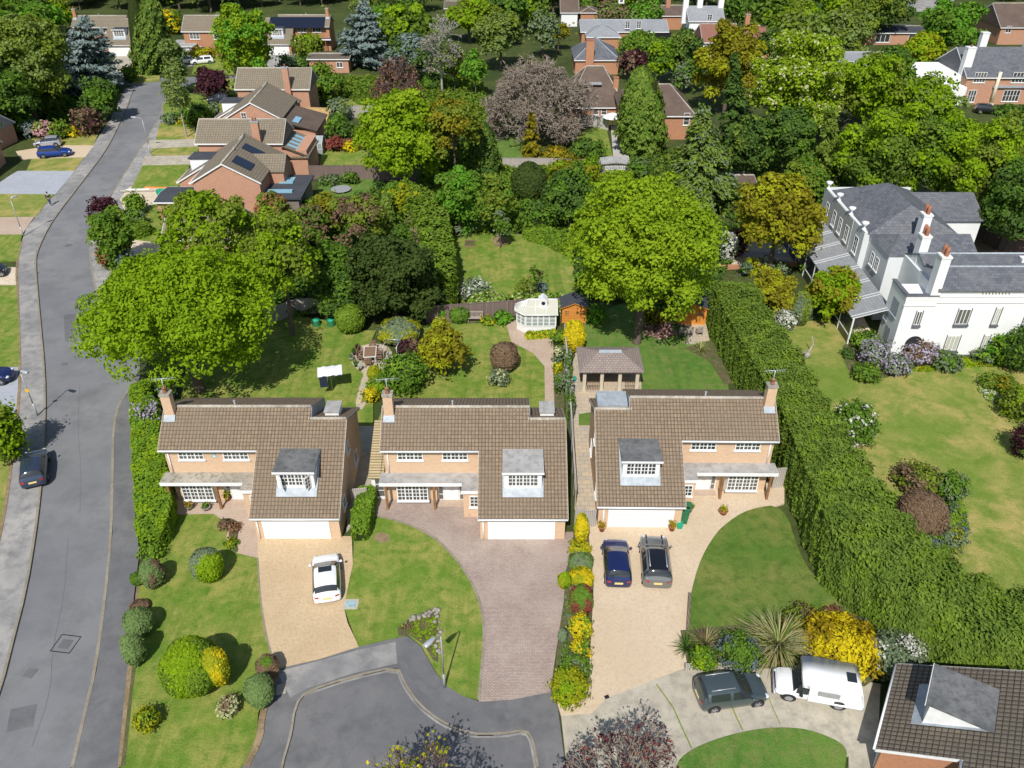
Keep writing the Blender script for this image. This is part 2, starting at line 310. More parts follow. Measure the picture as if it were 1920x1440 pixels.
def limbs(tb, base, top, tips, r0, m=0):
    """tapered trunk with a slight bend and limbs out to the tips"""
    base, top = Vector(base), Vector(top); h = (top - base).length
    b1 = base.lerp(top, .4) + Vector((random.uniform(-.04, .04) * h, random.uniform(-.04, .04) * h, 0))
    tb.tube(base, b1, r0, r0 * .72, 7, m, False); tb.tube(b1, top, r0 * .72, r0 * .3, 7, m, False)
    for t in tips:
        t = Vector(t); k = random.uniform(.25, .9); s = b1.lerp(top, k) if k > .1 else b1
        mid = s.lerp(t, .5) + Vector((0, 0, (t - s).length * random.uniform(-.02, .14))); r = r0 * random.uniform(.22, .38)
        tb.tube(s, mid, r, r * .65, 5, m, False); tb.tube(mid, t, r * .65, r * .15, 5, m, False)
def solve(x0, y0, x1, y1, trunk, kind):
    """world base point, radius, half height of a crown that fills the photo box"""
    cx, cy = (x0 + x1) / 2, (y0 + y1) / 2; zc = 2.0; 
    for _ in range(14):
        X, Y = G(cx, cy, zc); d = DEP(X, Y, zc); r = (x1 - x0) / 2 * d / CF
        hp = (y1 - y0) / 2 * d / CF; dl = math.atan2(CH - zc, Y)
        q = hp * hp - (r * .92 * math.sin(dl)) ** 2
        rz = math.sqrt(max(q, (.28 * r) ** 2)) / math.cos(dl); rz = min(rz, 2.6 * r)
        zc = zc * .4 + (trunk + rz) * .6
    return X, Y, r, rz, zc, d
NT = [0]
def tree(name, label, cat, box, cols, trunk=2.0, clumps=46, leaf=3.0, dens=1.0, bark='bark', group=None, flower=0.0, amp=.10, shell=.9, open_=0.0, gap=.0, crs=.30, flat_=0, seed=None, per=None):
    NT[0] += 1; sd = NT[0] if seed is None else seed; random.seed(sd * 13 + 1)
    X, Y, r, rz, zc, d = solve(*box, trunk, 0)
    t = thing(name, label, cat, (X, Y, 0), 0, group)
    ls = leaf * d / 821.0                                   # leaf spray size
    K = clumps; dr = unit(K, .35); dr[:, 2] = np.where(dr[:, 2] < -.7, -dr[:, 2] * .6, dr[:, 2])
    rad = rng.uniform(.45, 1.0, K) ** .6 * lump(dr, sd, amp); C = dr * rad[:, None] * np.array([r, r, rz]) * (1 - crs * .55)
    rc = r * crs * rng.uniform(.7, 1.2, K); area = 4 * math.pi * ((r * r + 2 * r * rz) / 3)
    n = int(min(60000, 3.2 * dens * area / (ls * ls))); per_c = n // K
    TF = 9 if ls < .35 else 7; ci = np.repeat(np.arange(K), max(1, per_c // TF)); D = unit(len(ci), .45)
    out = dr[ci]; D = D + out * .5; D /= np.linalg.norm(D, axis=1, keepdims=True)
    rr = rng.uniform(.6, 1.05, len(ci))
    P = C[ci] + D * (rc[ci] * rr)[:, None] * np.array([1, 1, .72])
    N = D * .8 + np.array([0, 0, .5]); tr_ = rng.uniform(0, 1, len(ci)); m_ = len(ci)
    N /= np.linalg.norm(N, axis=1, keepdims=True); ts = ls * rng.uniform(.8, 1.7, m_)     # tufts: sprays of leaves with gaps between
    ti = np.repeat(np.arange(m_), TF); O = rng.normal(0, 1, (len(ti), 3)); dn = (O * N[ti]).sum(1, keepdims=True); O = O - dn * N[ti] * .72
    P = P[ti] + O * ts[ti][:, None]; P -= N[ti] * ((np.linalg.norm(O, axis=1) ** 2) * .28 * ts[ti])[:, None]; N = N[ti] + O * .35; ci = ci[ti]; rr = rr[ti]
    cr = rng.uniform(0, 1, K); rnd = cr[ci] * .25 + tr_[ti] * .35 + rng.uniform(0, .4, len(ci))
    mi = np.zeros(len(ci), int)
    if len(cols) > 1:
        if flower: mi = np.where((rng.uniform(0, 1, len(ci)) < flower * 2 * (rr > .8)), 1, 0)
        else: mi = np.where(cr[ci] * .8 + rng.uniform(0, .4, len(ci)) > .62, 1, 0)
    if not open_:
        k2 = n // (6 if ls < .3 else 3); D2 = unit(k2); P2 = D2 * (rng.uniform(.2, .72, k2) ** .7)[:, None] * np.array([r, r, rz]) * .92
        P = np.vstack([P, P2]); N = np.vstack([N, D2 + [0, 0, .4]]); rnd = np.r_[rnd, rng.uniform(0, .8, k2)]; mi = np.r_[mi, np.zeros(k2, int)]
    P = P + np.array([0, 0, zc]); P[:, 2] = np.maximum(P[:, 2], .05 + rng.uniform(0, .2, len(P)))
    leaf_mesh('crown', P, N, ls, cols, t, rnd=rnd, mi=mi)
    tb = MB(); tips = [tuple(C[i] * .93 + np.array([0, 0, zc])) for i in range(0, K, 2 if open_ else 3)][:26]
    limbs(tb, (0, 0, -.1), (0, 0, zc + rz * .35), tips, max(.05, min(.45, r * .065)))
    tb.build('trunk', M[bark], t, norm=False)
    return t
def shrub(name, label, cat, box, cols, leaf=2.4, dens=1.0, group=None, flower=0.0, amp=.05, tight=True, asp=1.4, stem=True, squash=1.0, patch=False):
    """clipped or loose shrub standing on the ground"""
    NT[0] += 1; sd = NT[0]; X, Y, r, rz, zc, d = solve(*box, 0.05, 0); rz *= squash
    t = thing(name, label, cat, (X, Y, 0), 0, group); ls = leaf * d / 821.0
    area = 4 * math.pi * ((r * r + 2 * r * rz) / 3); n = int(min(30000, (4.2 if tight else 3.4) * dens * area / (ls * ls)))
    D = unit(n, .25); k = lump(D, sd, amp, 3.0); rr = rng.uniform(.86, 1.0, n) if tight else rng.uniform(.55, 1.04, n)
    if not tight: k = k * (1 + .10 * np.sin(D[:, 0] * 9 + sd) * np.sin(D[:, 1] * 9) + .08 * np.sin(D[:, 2] * 11))
    P = D * (k * rr)[:, None] * np.array([r, r, rz]); P[:, 2] += zc; P[:, 2] = np.abs(P[:, 2]) + .02
    mi = np.zeros(n, int)
    if len(cols) > 1:
        if flower: mi = (rng.uniform(0, 1, n) < flower).astype(int)
        elif patch: mi = ((D[:, 0] * .8 - D[:, 1] * .7 + rng.normal(0, .12, n)) > .35).astype(int)
        else: mi = ((np.sin(D[:, 0] * 4 + sd) + np.cos(D[:, 1] * 5 + sd) + rng.normal(0, .5, n)) > .5).astype(int)
        if len(cols) > 2: mi = np.where(rng.uniform(0, 1, n) < .12, 2, mi)
    if not tight:
        TF = 7; m_ = n // TF; ti = np.repeat(np.arange(m_), TF); O = rng.normal(0, 1, (len(ti), 3)) * [1, 1, .7]; P = P[:m_][ti] + O * ls * .95; D = D[:m_][ti] + O * .3; mi = mi[:m_][ti]; P[:, 2] = np.abs(P[:, 2]) + .02
    leaf_mesh('foliage', P, D + [0, 0, .25], ls, cols, t, asp=asp, mi=mi, jit=.35 if tight else .6)
    if stem:
        tb = MB(); tb.ico((0, 0, zc), r * .8, rz * .8, jit=.15, seed=sd, n=6); tb.build('shaded_core', M['leafcore'], t, norm=False)  # solid blob in dark green, painted as the shaded inside
    return t
def conifer(name, label, cat, box, cols, kind='spruce', leaf=3.0, dens=1.0, group=None, tw=.5):
    """box = left, top, right, bottom in the photo; the tree narrows to its tip"""
    NT[0] += 1; sd = NT[0]; random.seed(sd); x0, y0, x1, y1 = box; cx = (x0 + x1) / 2
    X, Y = G(cx, y1 - (x1 - x0) * .22); d = DEP(X, Y, 3); r = (x1 - x0) / 2 * d / CF
    v = (720 - y0) / CF; h = CH + Y / (cT + v * sT) * (-sT + v * cT); h = max(h, 1.2 * r); d = DEP(X, Y, h / 2)
    lean = (G(cx, y0, h)[0] - X)
    t = thing(name, label, cat, (X, Y, 0), 0, group); ls = leaf * d / 821.0
    prof = {'spruce': lambda s: (1 - s) ** .8 * .98 + .02, 'column': lambda s: np.minimum(1, (1 - s) * 2.6) ** .6 * np.minimum(1, .7 + s), 'cone': lambda s: np.sqrt(np.maximum(0, 1 - s ** 1.6)) * np.minimum(1, .72 + s * 1.2),
            'cedar': lambda s: (1 - s ** 2.2) * .95 + .05, 'weep': lambda s: (1 - s) ** .9 * .9 + .06}[kind]
    area = math.pi * r * math.hypot(r, h) * (1.5 if kind in ('column', 'cone') else 1.15); n = int(min(45000, 4.6 * dens * area / (ls * ls)))
    if kind in ('spruce', 'cedar', 'weep'):
        K = int(max(40, min(240, h * 11))); s = np.sort(rng.uniform(0.02, .98, K) ** 1.15); az = rng.uniform(0, 2 * math.pi, K)
        if kind == 'cedar': s = np.round(s * 9) / 9 + rng.normal(0, .012, K)
        s = np.clip(s, .02, .985); L = prof(s) * r * rng.uniform(.72, 1.06, K)
        wgt = L + .15 * r; bi = rng.choice(K, n, p=wgt / wgt.sum()); f = rng.uniform(.12, 1, n) ** .75
        droop = {'spruce': -.28, 'cedar': .02, 'weep': -.75}[kind]; wd = .20 if kind != 'cedar' else .30
        side = rng.normal(0, 1, n) * wd * L[bi] * (1.05 - f) + rng.normal(0, .05, n) * r
        ca, sa = np.cos(az[bi]), np.sin(az[bi]); rad = f * L[bi]
        P = np.stack([ca * rad - sa * side, sa * rad + ca * side, .04 * h + s[bi] * h * .96 + droop * rad * f * .9 + rng.normal(0, .03 if kind == 'cedar' else .05, n) * r + (.10 * rad if kind == 'cedar' else 0)], 1)
        N = np.stack([ca * .45, sa * .45, np.full(n, 1.0)], 1); T = np.stack([ca, sa, np.full(n, droop)], 1)
        tb = MB()
        for i in range(0, K, 3): tb.tube((0, 0, .04 * h + s[i] * h * .96), (math.cos(az[i]) * L[i] * .9, math.sin(az[i]) * L[i] * .9, .04 * h + s[i] * h * .96 + droop * L[i] * .8), .05 * (1 - s[i]) + .02, .01, 4, 0, False)
        rnd = rng.uniform(0, .6, n) + .4 * f
    else:
        s = rng.uniform(0, 1, n) ** 1.1; az = rng.uniform(0, 2 * math.pi, n)
        k = 1 + .09 * np.sin(az * 5 + s * 9 + sd) + .08 * np.sin(az * 9 - s * 21 + sd) + .05 * np.sin(s * 47 + az * 3)
        rad = prof(s) * r * k * rng.uniform(.78, 1.03, n); ca, sa = np.cos(az), np.sin(az)
        P = np.stack([ca * rad, sa * rad, .03 * h + s * h * .97 + rng.normal(0, .04, n) * r], 1); N = np.stack([ca, sa, np.full(n, .55)], 1); T = np.stack([ca * .3, sa * .3, np.full(n, 1.0)], 1)
        tb = MB(); rows = []
        for q in np.linspace(0.02, .95, 8):
            rr = float(prof(np.array([q]))[0]) * r * .74; rows.append([(math.cos(a) * rr, math.sin(a) * rr, q * h) for a in np.linspace(0, 2 * math.pi, 9)[:-1]])
        tb.grid(rows, 1, True); rnd = rng.uniform(0, 1, n)  # solid core, inner shade painted in dark green
    P[:, 0] += lean * P[:, 2] / h; P[:, 2] = np.maximum(P[:, 2], .05)
    mi = ((rng.uniform(0, 1, n) < .25).astype(int) if len(cols) > 1 else None)
    leaf_mesh('foliage', P, N, ls, cols, t, asp=2.0, T=T, mi=mi, rnd=rnd, jit=.45)
    tb.tube((0, 0, -.1), (lean * .97, 0, h * .97), max(.08, r * .07), .02, 7, 0, False); tb.build('trunk', [M['bark'], M['leafcore']], t, norm=False)
    return t
def bare_tree(name, label, cat, box, mat, trunk=1.5, n0=9, depth=5, seed=3, leafc=None, leafn=0, group=None, droop=-.02, thick=1.0, base=None, ls=None, wig=.24):
    X, Y, r, rz, zc, d = solve(*box, trunk, 0)
    if base: X, Y, r, rz, zc = base; d = DEP(X, Y, zc)
    t = thing(name, label, cat, (X, Y, 0), 0, group); rd = random.Random(seed); tb = MB(); tips = []
    mn_r = .028 * d / 60 * thick
    def grow(p, dv, ln, rad, k):
        q = p + dv * ln; tb.tube(p, q, rad, max(mn_r * .5, rad * .72), 5 if k < 2 else 3, 0, False)
        if k >= depth: tips.append(q); return
        for _ in range(3 if k < depth - 1 else 4):
            nd = (dv + Vector((rd.gauss(0, 1), rd.gauss(0, 1), rd.gauss(0, .8))) * (.34 + .05 * k) + Vector((0, 0, droop * k))).normalized()
            c = Vector((q.x / r, q.y / r, (q.z - zc) / rz))
            if c.length > .95: nd = (nd - Vector((c.x, c.y, c.z * .8)) * .35).normalized()
            grow(q, nd, ln * rd.uniform(.62, .86), max(mn_r, rad * .62), k + 1)
    r0 = max(.10, r * .06); tb.tube((0, 0, -.1), (0, 0, trunk + .2 * rz), r0, r0 * .8, 8, 0, False)
    for i in range(n0):
        a = 2 * math.pi * i / n0 + rd.uniform(-.3, .3); el = rd.uniform(.1, 1.35)
        dv = Vector((math.cos(a) * math.cos(el), math.sin(a) * math.cos(el), math.sin(el)))
        ext = 1 / math.sqrt((math.cos(el) / r) ** 2 + (math.sin(el) / (rz * 1.75)) ** 2)
        grow(Vector((0, 0, trunk + rd.uniform(0, .35) * rz)), dv, ext * .27, r0 * .5, 1)
    tb.build('branches', M[mat], t, norm=False)
    if leafc:
        T_ = np.array([tuple(p) for p in tips]); idx = rng.integers(0, len(T_), leafn); l = ls or 2.0 * d / 821
        P = T_[idx] + rng.normal(0, l * 1.2, (leafn, 3)); leaf_mesh('leaves', P, unit(leafn, .8), l, leafc, t, mi=(rng.uniform(0, 1, leafn) < .3).astype(int) if len(leafc) > 1 else None)
    return t
def hedge(name, label, path, wd, ht, cols, leaf=2.6, dens=1.0, rough=.10, group=None, cat='hedge', tang=False, world=False, taper=1.0, flower=0):
    """clipped hedge swept along a path of photo pixels (of its foot line); wd, ht may be lists"""
    NT[0] += 1; sd = NT[0]; pts = [Vector((*p, 0)) if world else Vector((*G(*p), 0)) for p in path]; n = len(pts)
    W = wd if isinstance(wd, list) else [wd] * n; H = ht if isinstance(ht, list) else [ht] * n
    cum = [0]
    for a, b in zip(pts, pts[1:]): cum.append(cum[-1] + (b - a).length)
    L = cum[-1]; o = pts[0].copy(); cumn = np.array(cum); xs = np.array([p.x - o.x for p in pts]); ys = np.array([p.y - o.y for p in pts])
    t = thing(name, label, cat, (o.x, o.y, 0), 0, group); d = DEP(*((pts[0] + pts[-1]) / 2)); ls = leaf * d / 821
    def at(s):
        x = np.interp(s, cumn, xs); y = np.interp(s, cumn, ys); e = .5
        dx = np.interp(s + e, cumn, xs) - np.interp(s - e, cumn, xs); dy = np.interp(s + e, cumn, ys) - np.interp(s - e, cumn, ys); q = np.hypot(dx, dy) + 1e-9
        return x, y, dx / q, dy / q, np.interp(s, cumn, W), np.interp(s, cumn, H)
    def shape(s, a, k):      # a: 0..1 over left foot, top, right foot
        x, y, dx, dy, w_, h_ = at(s); end = np.minimum(1, np.minimum(s, L - s) / (.35 * w_ + .01)) ** .4
        q = np.clip((a - .3) / .4, 0, 1) * 2 - 1; zf = np.minimum(1, np.minimum(a, 1 - a) / .3)      # q across the top, zf up the sides
        lat_ = np.where(a < .3, -1, np.where(a > .7, 1, q)) * (1 - .10 * zf ** 5 * (np.abs(q) > .999)) * (1 - (1 - taper) * zf)
        z = h_ * np.where((a >= .3) & (a <= .7), 1 - .07 * np.abs(q) ** 4, zf * .93) * k * (.5 + .5 * end)
        lat = -lat_ * w_ / 2 * k * (.35 + .65 * end); c = np.where(a < .3, 1.0, np.where(a > .7, -1.0, -q ** 5 * .6)); si = np.where((a < .3) | (a > .7), .15, 1.0)
        return x - dy * lat, y + dx * lat, z, c, si, dx, dy
    mw, mh = float(np.mean(W)), float(np.mean(H)); nn = int(min(260000, 4.2 * dens * L * (mw + 2 * mh) / (ls * ls)))
    s = rng.uniform(0, L, nn)
    fr = mh / (mw + 2 * mh); u = rng.uniform(0, 1, nn)
    a = np.where(u < fr, u / fr * .30, np.where(u > 1 - fr, 1 - (1 - u) / fr * .30, .30 + (u - fr) / (1 - 2 * fr) * .40))
    k = 1 + rough * (np.sin(s * 1.9 + a * 9 + sd) * .5 + np.sin(s * 4.3 - a * 17) * .35 + rng.normal(0, .35, nn)) - .03
    x, y, z, c, si, dx, dy = shape(s, a, k)
    N = np.stack([-dy * c, dx * c, si + .3], 1); z = np.maximum(z, .03)
    T = np.stack([dx * .3 + rng.normal(0, .3, nn), dy * .3 + rng.normal(0, .3, nn), np.full(nn, .8)], 1) if tang else None
    cr = .5 + .5 * np.sin(s * 2.1 + sd) * np.sin(a * 14 + s * .7); rnd = np.clip(.45 * cr + rng.uniform(0, .6, nn), 0, 1)
    mi = (((rng.uniform(0, 1, nn) < flower) if flower else (cr + rng.normal(0, .35, nn) > .8)).astype(int) if len(cols) > 1 else None)
    leaf_mesh('foliage', np.stack([x, y, z], 1), N, ls, cols, t, asp=2.2 if tang else 1.4, T=T, rnd=rnd, mi=mi, jit=.45)
    rows = []; m_ = max(3, int(L / 1.2))
    for i in range(m_ + 1):
        si_ = np.full(9, L * (.01 + .98 * i / m_)); x, y, z, *_ = shape(si_, np.array([0, .15, .29, .36, .5, .64, .71, .85, 1]), .87); rows.append(list(zip(x, y, z)))
    tb = MB(); tb.grid(rows, 0, False); tb.face([rows[0][i] for i in range(9)]); tb.face([rows[-1][i] for i in range(9)]); tb.build('shaded_core', M['leafcore'], t, norm=False)  # solid core under the leaves, its dark green stands for inner shade
    return t
def spiky(name, label, cat, px, r, h, cols, n=160, group=None, lw=.07, z0=0):
    X, Y = G(*px); t = thing(name, label, cat, (X, Y, z0), 0, group); V = MB()
    rd = random.Random(int(px[0] + px[1]))
    for i in range(n):
        a = rd.uniform(0, 6.283); el = rd.uniform(.15, 1.45); L = r * rd.uniform(.75, 1.1); d = Vector((math.cos(a), math.sin(a), 0)); s = Vector((-d.y, d.x, 0)) * lw * .5
        pts = []
        for k in range(5):
            f = k / 4; rad = L * math.cos(el) * f + .3 * L * f * f * math.sin(el); z = h * math.sin(el) * f * 1.3 - h * .75 * f * f * 1.0 * (.4 + math.sin(el) * .4) + .15
            pts.append((d * rad + Vector((0, 0, max(.03, z))), s * (1 - f * .85)))
        m = rd.randrange(len(cols))
        V.grid([[tuple(p - w_), tuple(p + w_)] for p, w_ in pts], m, False, False)
    V.build('leaves', [LEAF[c] for c in cols], t, norm=False)
    me = t.children[0].data if t.children else None
    return t
def ground_cover(name, label, poly, hgt, cols, leaf=2.2, dens=1.0, flower=0.0, kind='stuff', cat='ground cover'):
    """low planting that nobody could count: one object over a polygon of photo pixels"""
    W = [G(*p) for p in poly]; xs = [p[0] for p in W]; ys = [p[1] for p in W]; d = DEP(sum(xs) / len(xs), sum(ys) / len(ys)); ls = leaf * d / 821
    A = abs(sum(W[i][0] * W[(i + 1) % len(W)][1] - W[(i + 1) % len(W)][0] * W[i][1] for i in range(len(W)))) / 2
    n = int(min(50000, 3.5 * dens * A / (ls * ls))); k = int(n * (max(xs) - min(xs)) * (max(ys) - min(ys)) / A * 1.05) + 10
    x = rng.uniform(min(xs), max(xs), k); y = rng.uniform(min(ys), max(ys), k); ins = np.zeros(k, bool)
    for i in range(len(W)):
        x1, y1 = W[i]; x2, y2 = W[(i + 1) % len(W)]
        ins ^= ((y1 > y) != (y2 > y)) & (x < (x2 - x1) * (y - y1) / (y2 - y1 + 1e-12) + x1)
    x, y = x[ins], y[ins]; n = len(x); b = .5 + .5 * np.sin(x * 2.3 + 1) * np.sin(y * 2.1) ; z = .12 + hgt * (.15 + .85 * b) * rng.uniform(.3, 1, n)
    mi = ((rng.uniform(0, 1, n) < flower) if flower else (b + rng.normal(0, .3, n) > .65)).astype(int) if len(cols) > 1 else None
    o = leaf_mesh(name, np.stack([x, y, z], 1), np.tile([0, 0, 1.0], (n, 1)), ls, cols, None, mi=mi, jit=.7)
    return tag(o, label, cat, kind=kind)
_m, _t, _b = nodes('leafcore', .95, .05); _t.links.new(mixc(_t, (.035, .05, .012), (.02, .03, .008), noise(_t, 4, 3, .6)), _b.inputs['Base Color']); M['leafcore'] = _m  # plant cores: the shade inside the foliage is put into this dark green
# ------------------------------------------------------------------ ground, roads, lawns, drives
def chaikin(p, it=2, closed=True):
    for _ in range(it):
        q = []; n = len(p)
        for i in range(n if closed else n - 1):
            a, b = p[i], p[(i + 1) % n]; q += [(a[0] * .75 + b[0] * .25, a[1] * .75 + b[1] * .25), (a[0] * .25 + b[0] * .75, a[1] * .25 + b[1] * .75)]
        p = q if closed else [p[0]] + q + [p[-1]]
    return p
def area(name, pts, z, mat, sm=0, world=False, kind='structure', edge=None, depth=.3):
    W = pts if world else [G(*p) for p in pts]
    if sm: W = chaikin(W, sm)
    b = MB().prism(W, z - depth, z); o = b.build(name, M[mat], None); bm = bmesh.new(); bm.from_mesh(o.data); bmesh.ops.triangulate(bm, faces=[f for f in bm.faces if len(f.verts) > 4]); bm.to_mesh(o.data); bm.free()
    uvs2(o.data); return tag(o, kind=kind)
def uvs2(me):
    uv = me.uv_layers[0]
    for l in me.loops: c = me.vertices[l.vertex_index].co; uv.data[l.index].uv = (c.x, c.y)
def strip(name, pts, wd, z, mat, sm=1, world=False, h=.3, kind='structure', side=0):
    P = [Vector((*(p if world else G(*p)), 0)) for p in (chaikin(pts, sm, False) if sm else pts)]; A = []; B = []
    for i, p in enumerate(P):
        a = P[max(0, i - 1)]; c = P[min(len(P) - 1, i + 1)]; d = (c - a).normalized(); n = Vector((-d.y, d.x, 0))
        A.append(p + n * (wd / 2 + side * wd / 2)); B.append(p - n * (wd / 2 - side * wd / 2))
    b = MB(); z0 = Vector((0, 0, z)); zb = Vector((0, 0, z - h))
    b.grid([[A[i] + zb, A[i] + z0, B[i] + z0, B[i] + zb] for i in range(len(A))], 0, False, False)
    return tag(b.build(name, M[mat]), kind=kind)
gb = MB(); gb.face([(-700, -400, 0), (700, -400, 0), (700, 1100, 0), (-700, 1100, 0)]); tag(gb.build('ground', M['ground_mat'], norm=False), kind='structure')
# main road: left and right kerb lines
LK = [(-140, 1700), (-60, 1460), (0, 1290), (20, 1210), (46, 1110), (63, 1010), (73, 930), (79, 860), (83, 780), (82, 700), (75, 620), (68, 540), (65, 492), (68, 474), (83, 440), (100, 411), (135, 365), (160, 333), (187, 297), (203, 273), (217, 245), (230, 218), (242, 190), (253, 164), (228, 152), (215, 148)]
RK = [(100, 1700), (140, 1440), (165, 1330), (182, 1260), (200, 1130), (212, 1000), (214, 900), (215, 800), (228, 752), (262, 712), (262, 640), (185, 560), (172, 500), (170, 450), (176, 403), (207, 373), (233, 330), (250, 303), (273, 267), (290, 237), (302, 220), (308, 190), (330, 170), (345, 148)]
area('road', LK + RK[::-1], .012, 'asphalt', 0)
area('far_road', [(60, 128), (215, 147), (222, 158), (330, 162), (480, 158), (480, 142), (300, 146), (235, 140), (120, 118)], .008, 'asphalt', 0)
LP = [(-260, 1700), (-160, 1460), (-90, 1290), (-20, 1100), (2, 1000), (13, 940), (21, 880), (31, 800), (37, 740), (38, 690), (36, 620), (34, 560), (31, 500), (41, 455), (50, 430), (67, 408), (90, 380), (104, 366), (139, 320), (156, 300), (173, 277), (188, 253), (207, 225), (222, 192), (236, 166)]
area('left_pavement', LK[:-2] + LP[::-1], .11, 'asphalt_old', 0)
RP = [(180, 1700), (225, 1440), (236, 1330), (244, 1250), (252, 1120), (262, 1040), (253, 960), (250, 850), (250, 740), (262, 712)]
area('right_pavement', RK[:10] + RP[::-1], .11, 'asphalt_close', 0)
RP2 = [(185, 560), (215, 500), (225, 430), (230, 395), (238, 372), (257, 335), (286, 292), (300, 262), (320, 222), (312, 190)]
area('far_right_pavement', RK[11:-2] + RP2[::-1], .11, 'asphalt_old', 0)
strip('left_kerb', LK[1:-3], .16, .125, 'kerb', 1, side=-1); strip('right_kerb', RK[1:10], .18, .125, 'kerb', 1, side=1); strip('far_right_kerb', RK[11:-2], .16, .125, 'kerb', 1, side=1)
strip('left_channel', LK[2:-3], .16, .018, 'kerb', 1, side=1.2); strip('right_channel', RK[1:9], .14, .018, 'kerb', 1, side=-1.3)
strip('left_verge_edge', LP[2:14], .22, .135, 'dirt', 1, side=0)
strip('right_verge_edge', [(228, 1440), (238, 1330), (246, 1250), (252, 1190), (262, 1100)], .3, .14, 'dirt', 1)
# close (cul-de-sac)
CK = [(505, 1600), (530, 1440), (548, 1380), (556, 1325), (575, 1300), (660, 1272), (745, 1253), (757, 1285), (785, 1325), (828, 1358), (880, 1380), (940, 1380), (985, 1372), (997, 1390), (1006, 1440), (1030, 1600)]
CO = [(400, 1600), (455, 1440), (488, 1388), (497, 1340), (512, 1300), (519, 1256), (600, 1237), (672, 1215), (745, 1198), (765, 1195), (790, 1215), (815, 1260), (840, 1290), (870, 1308), (900, 1318), (970, 1310), (1035, 1295), (1046, 1330), (1060, 1440), (1090, 1600)]
area('close_road', CK, .010, 'asphalt_close', 0)
area('close_pavement', CK + CO[::-1], .105, 'asphalt_close', 0)
strip('close_kerb', CK[:-1], .12, .12, 'kerb', 1, side=1); strip('close_channel', CK[4:-1], .12, .016, 'asphalt_old', 1, side=-1)
area('crossover_left', [(520, 1262), (672, 1221), (742, 1206), (745, 1246), (665, 1264), (575, 1293), (545, 1310)], .1095, 'asphalt_old', 0)
area('crossover_patch', [(945, 1340), (998, 1325), (1000, 1342), (950, 1352)], .1135, 'tarmac_patch', 0)
area('crossover_right', [(905, 1322), (1034, 1302), (1042, 1340), (985, 1362), (900, 1368), (880, 1340)], .1095, 'asphalt_close', 0)
area('trench_scar', [(748, 1236), (770, 1250), (800, 1285), (860, 1340), (852, 1346), (790, 1298), (752, 1252)], .1135, 'tarmac_patch', 0)
for q in ([(520, 1287), (537, 1282), (536, 1302), (518, 1306)],): area('access_slab', q, .1150, 'concrete', 0)
# left verge lawns and drives
for i, (q, m) in enumerate((([(-200, 1500), (-200, 900), (18, 864), (18, 900), (0, 1000), (-60, 1150), (-120, 1440)], 'lawn_dry'), ([(-200, 850), (-200, 760), (-20, 770), (28, 820), (22, 860)], 'lawn'),
    ([(-300, 537), (32, 537), (36, 620), (37, 688), (-300, 688)], 'lawn'), ([(-300, 440), (42, 442), (34, 490), (-300, 500)], 'lawn'), ([(-200, 364), (90, 366), (103, 366), (91, 379), (68, 407), (-200, 410)], 'lawn_dry'),
    ([(60, 300), (158, 297), (140, 322), (50, 322)], 'lawn_dry'), ([(118, 258), (186, 250), (176, 274), (105, 274), (60, 262)], 'lawn_dry'), ([(170, 226), (200, 222), (207, 205), (222, 184), (180, 190), (150, 215)], 'lawn'))):
    area('verge_lawn', q, .13 + .004 * i, m, 0)
area('grey_drive', [(-30, 364), (20, 330), (34, 322), (142, 320), (104, 366), (20, 366)], .122, 'slabs_grey'); area('buff_drive', [(40, 300), (60, 298), (160, 296), (178, 272), (105, 273), (30, 285)], .118, 'resin')
area('brick_drive', [(-200, 412), (65, 408), (42, 441), (-200, 445)], .120, 'pavers_pink'); area('left_drive', [(-300, 690), (36, 690), (35, 760), (30, 800), (-300, 760)], .124, 'slabs_grey'); area('gravel_drive', [(-300, 500), (33, 503), (32, 535), (-300, 535)], .126, 'gravel')
# right side of the road, plots of the brick row
for i, (q, m) in enumerate((([(300, 232), (366, 234), (368, 262), (292, 264)], 'lawn_dry'), ([(285, 280), (372, 276), (372, 291), (283, 292)], 'lawn_dry'), ([(268, 312), (356, 310), (345, 345), (320, 358), (246, 356)], 'lawn'),
    ([(330, 170), (440, 196), (440, 222), (310, 228), (305, 200)], 'lawn'), ([(390, 145), (450, 150), (450, 180), (400, 178), (350, 165)], 'lawn'), ([(250, 395), (310, 380), (320, 460), (240, 450)], 'lawn'), ([(240, 150), (260, 140), (300, 143), (300, 152), (250, 158)], 'lawn_dry'),
    ([(605, 283), (690, 280), (690, 318), (598, 316)], 'lawn'), ([(595, 224), (640, 222), (640, 255), (592, 256)], 'lawn'), ([(640, 185), (700, 188), (695, 212), (620, 210)], 'lawn'), ([(600, 338), (720, 335), (720, 400), (590, 400)], 'lawn_rich'), ([(370, 105), (420, 108), (440, 140), (360, 140)], 'lawn'),
    ([(930, 255), (985, 258), (980, 300), (920, 300)], 'lawn_rich'), ([(1080, 250), (1135, 235), (1150, 300), (1070, 305)], 'lawn'))):
    area('garden_lawn', q, .13 + .004 * i, m, 0)
area('pale_drive', [(282, 264), (368, 262), (372, 276), (277, 281)], .114, 'concrete'); area('pale_drive', [(272, 294), (372, 292), (372, 311), (266, 312)], .117, 'concrete'); area('build_yard', [(243, 352), (330, 352), (345, 400), (235, 400), (225, 375)], .119, 'gravel')
area('side_drive', [(310, 195), (440, 186), (445, 200), (320, 205)], .118, 'concrete'); area('rear_yard', [(245, 445), (300, 440), (300, 480), (245, 482)], .116, 'gravel')
area('villa_terrace', [(1145, 238), (1165, 238), (1180, 300), (1150, 300)], .150, 'concrete_pale')
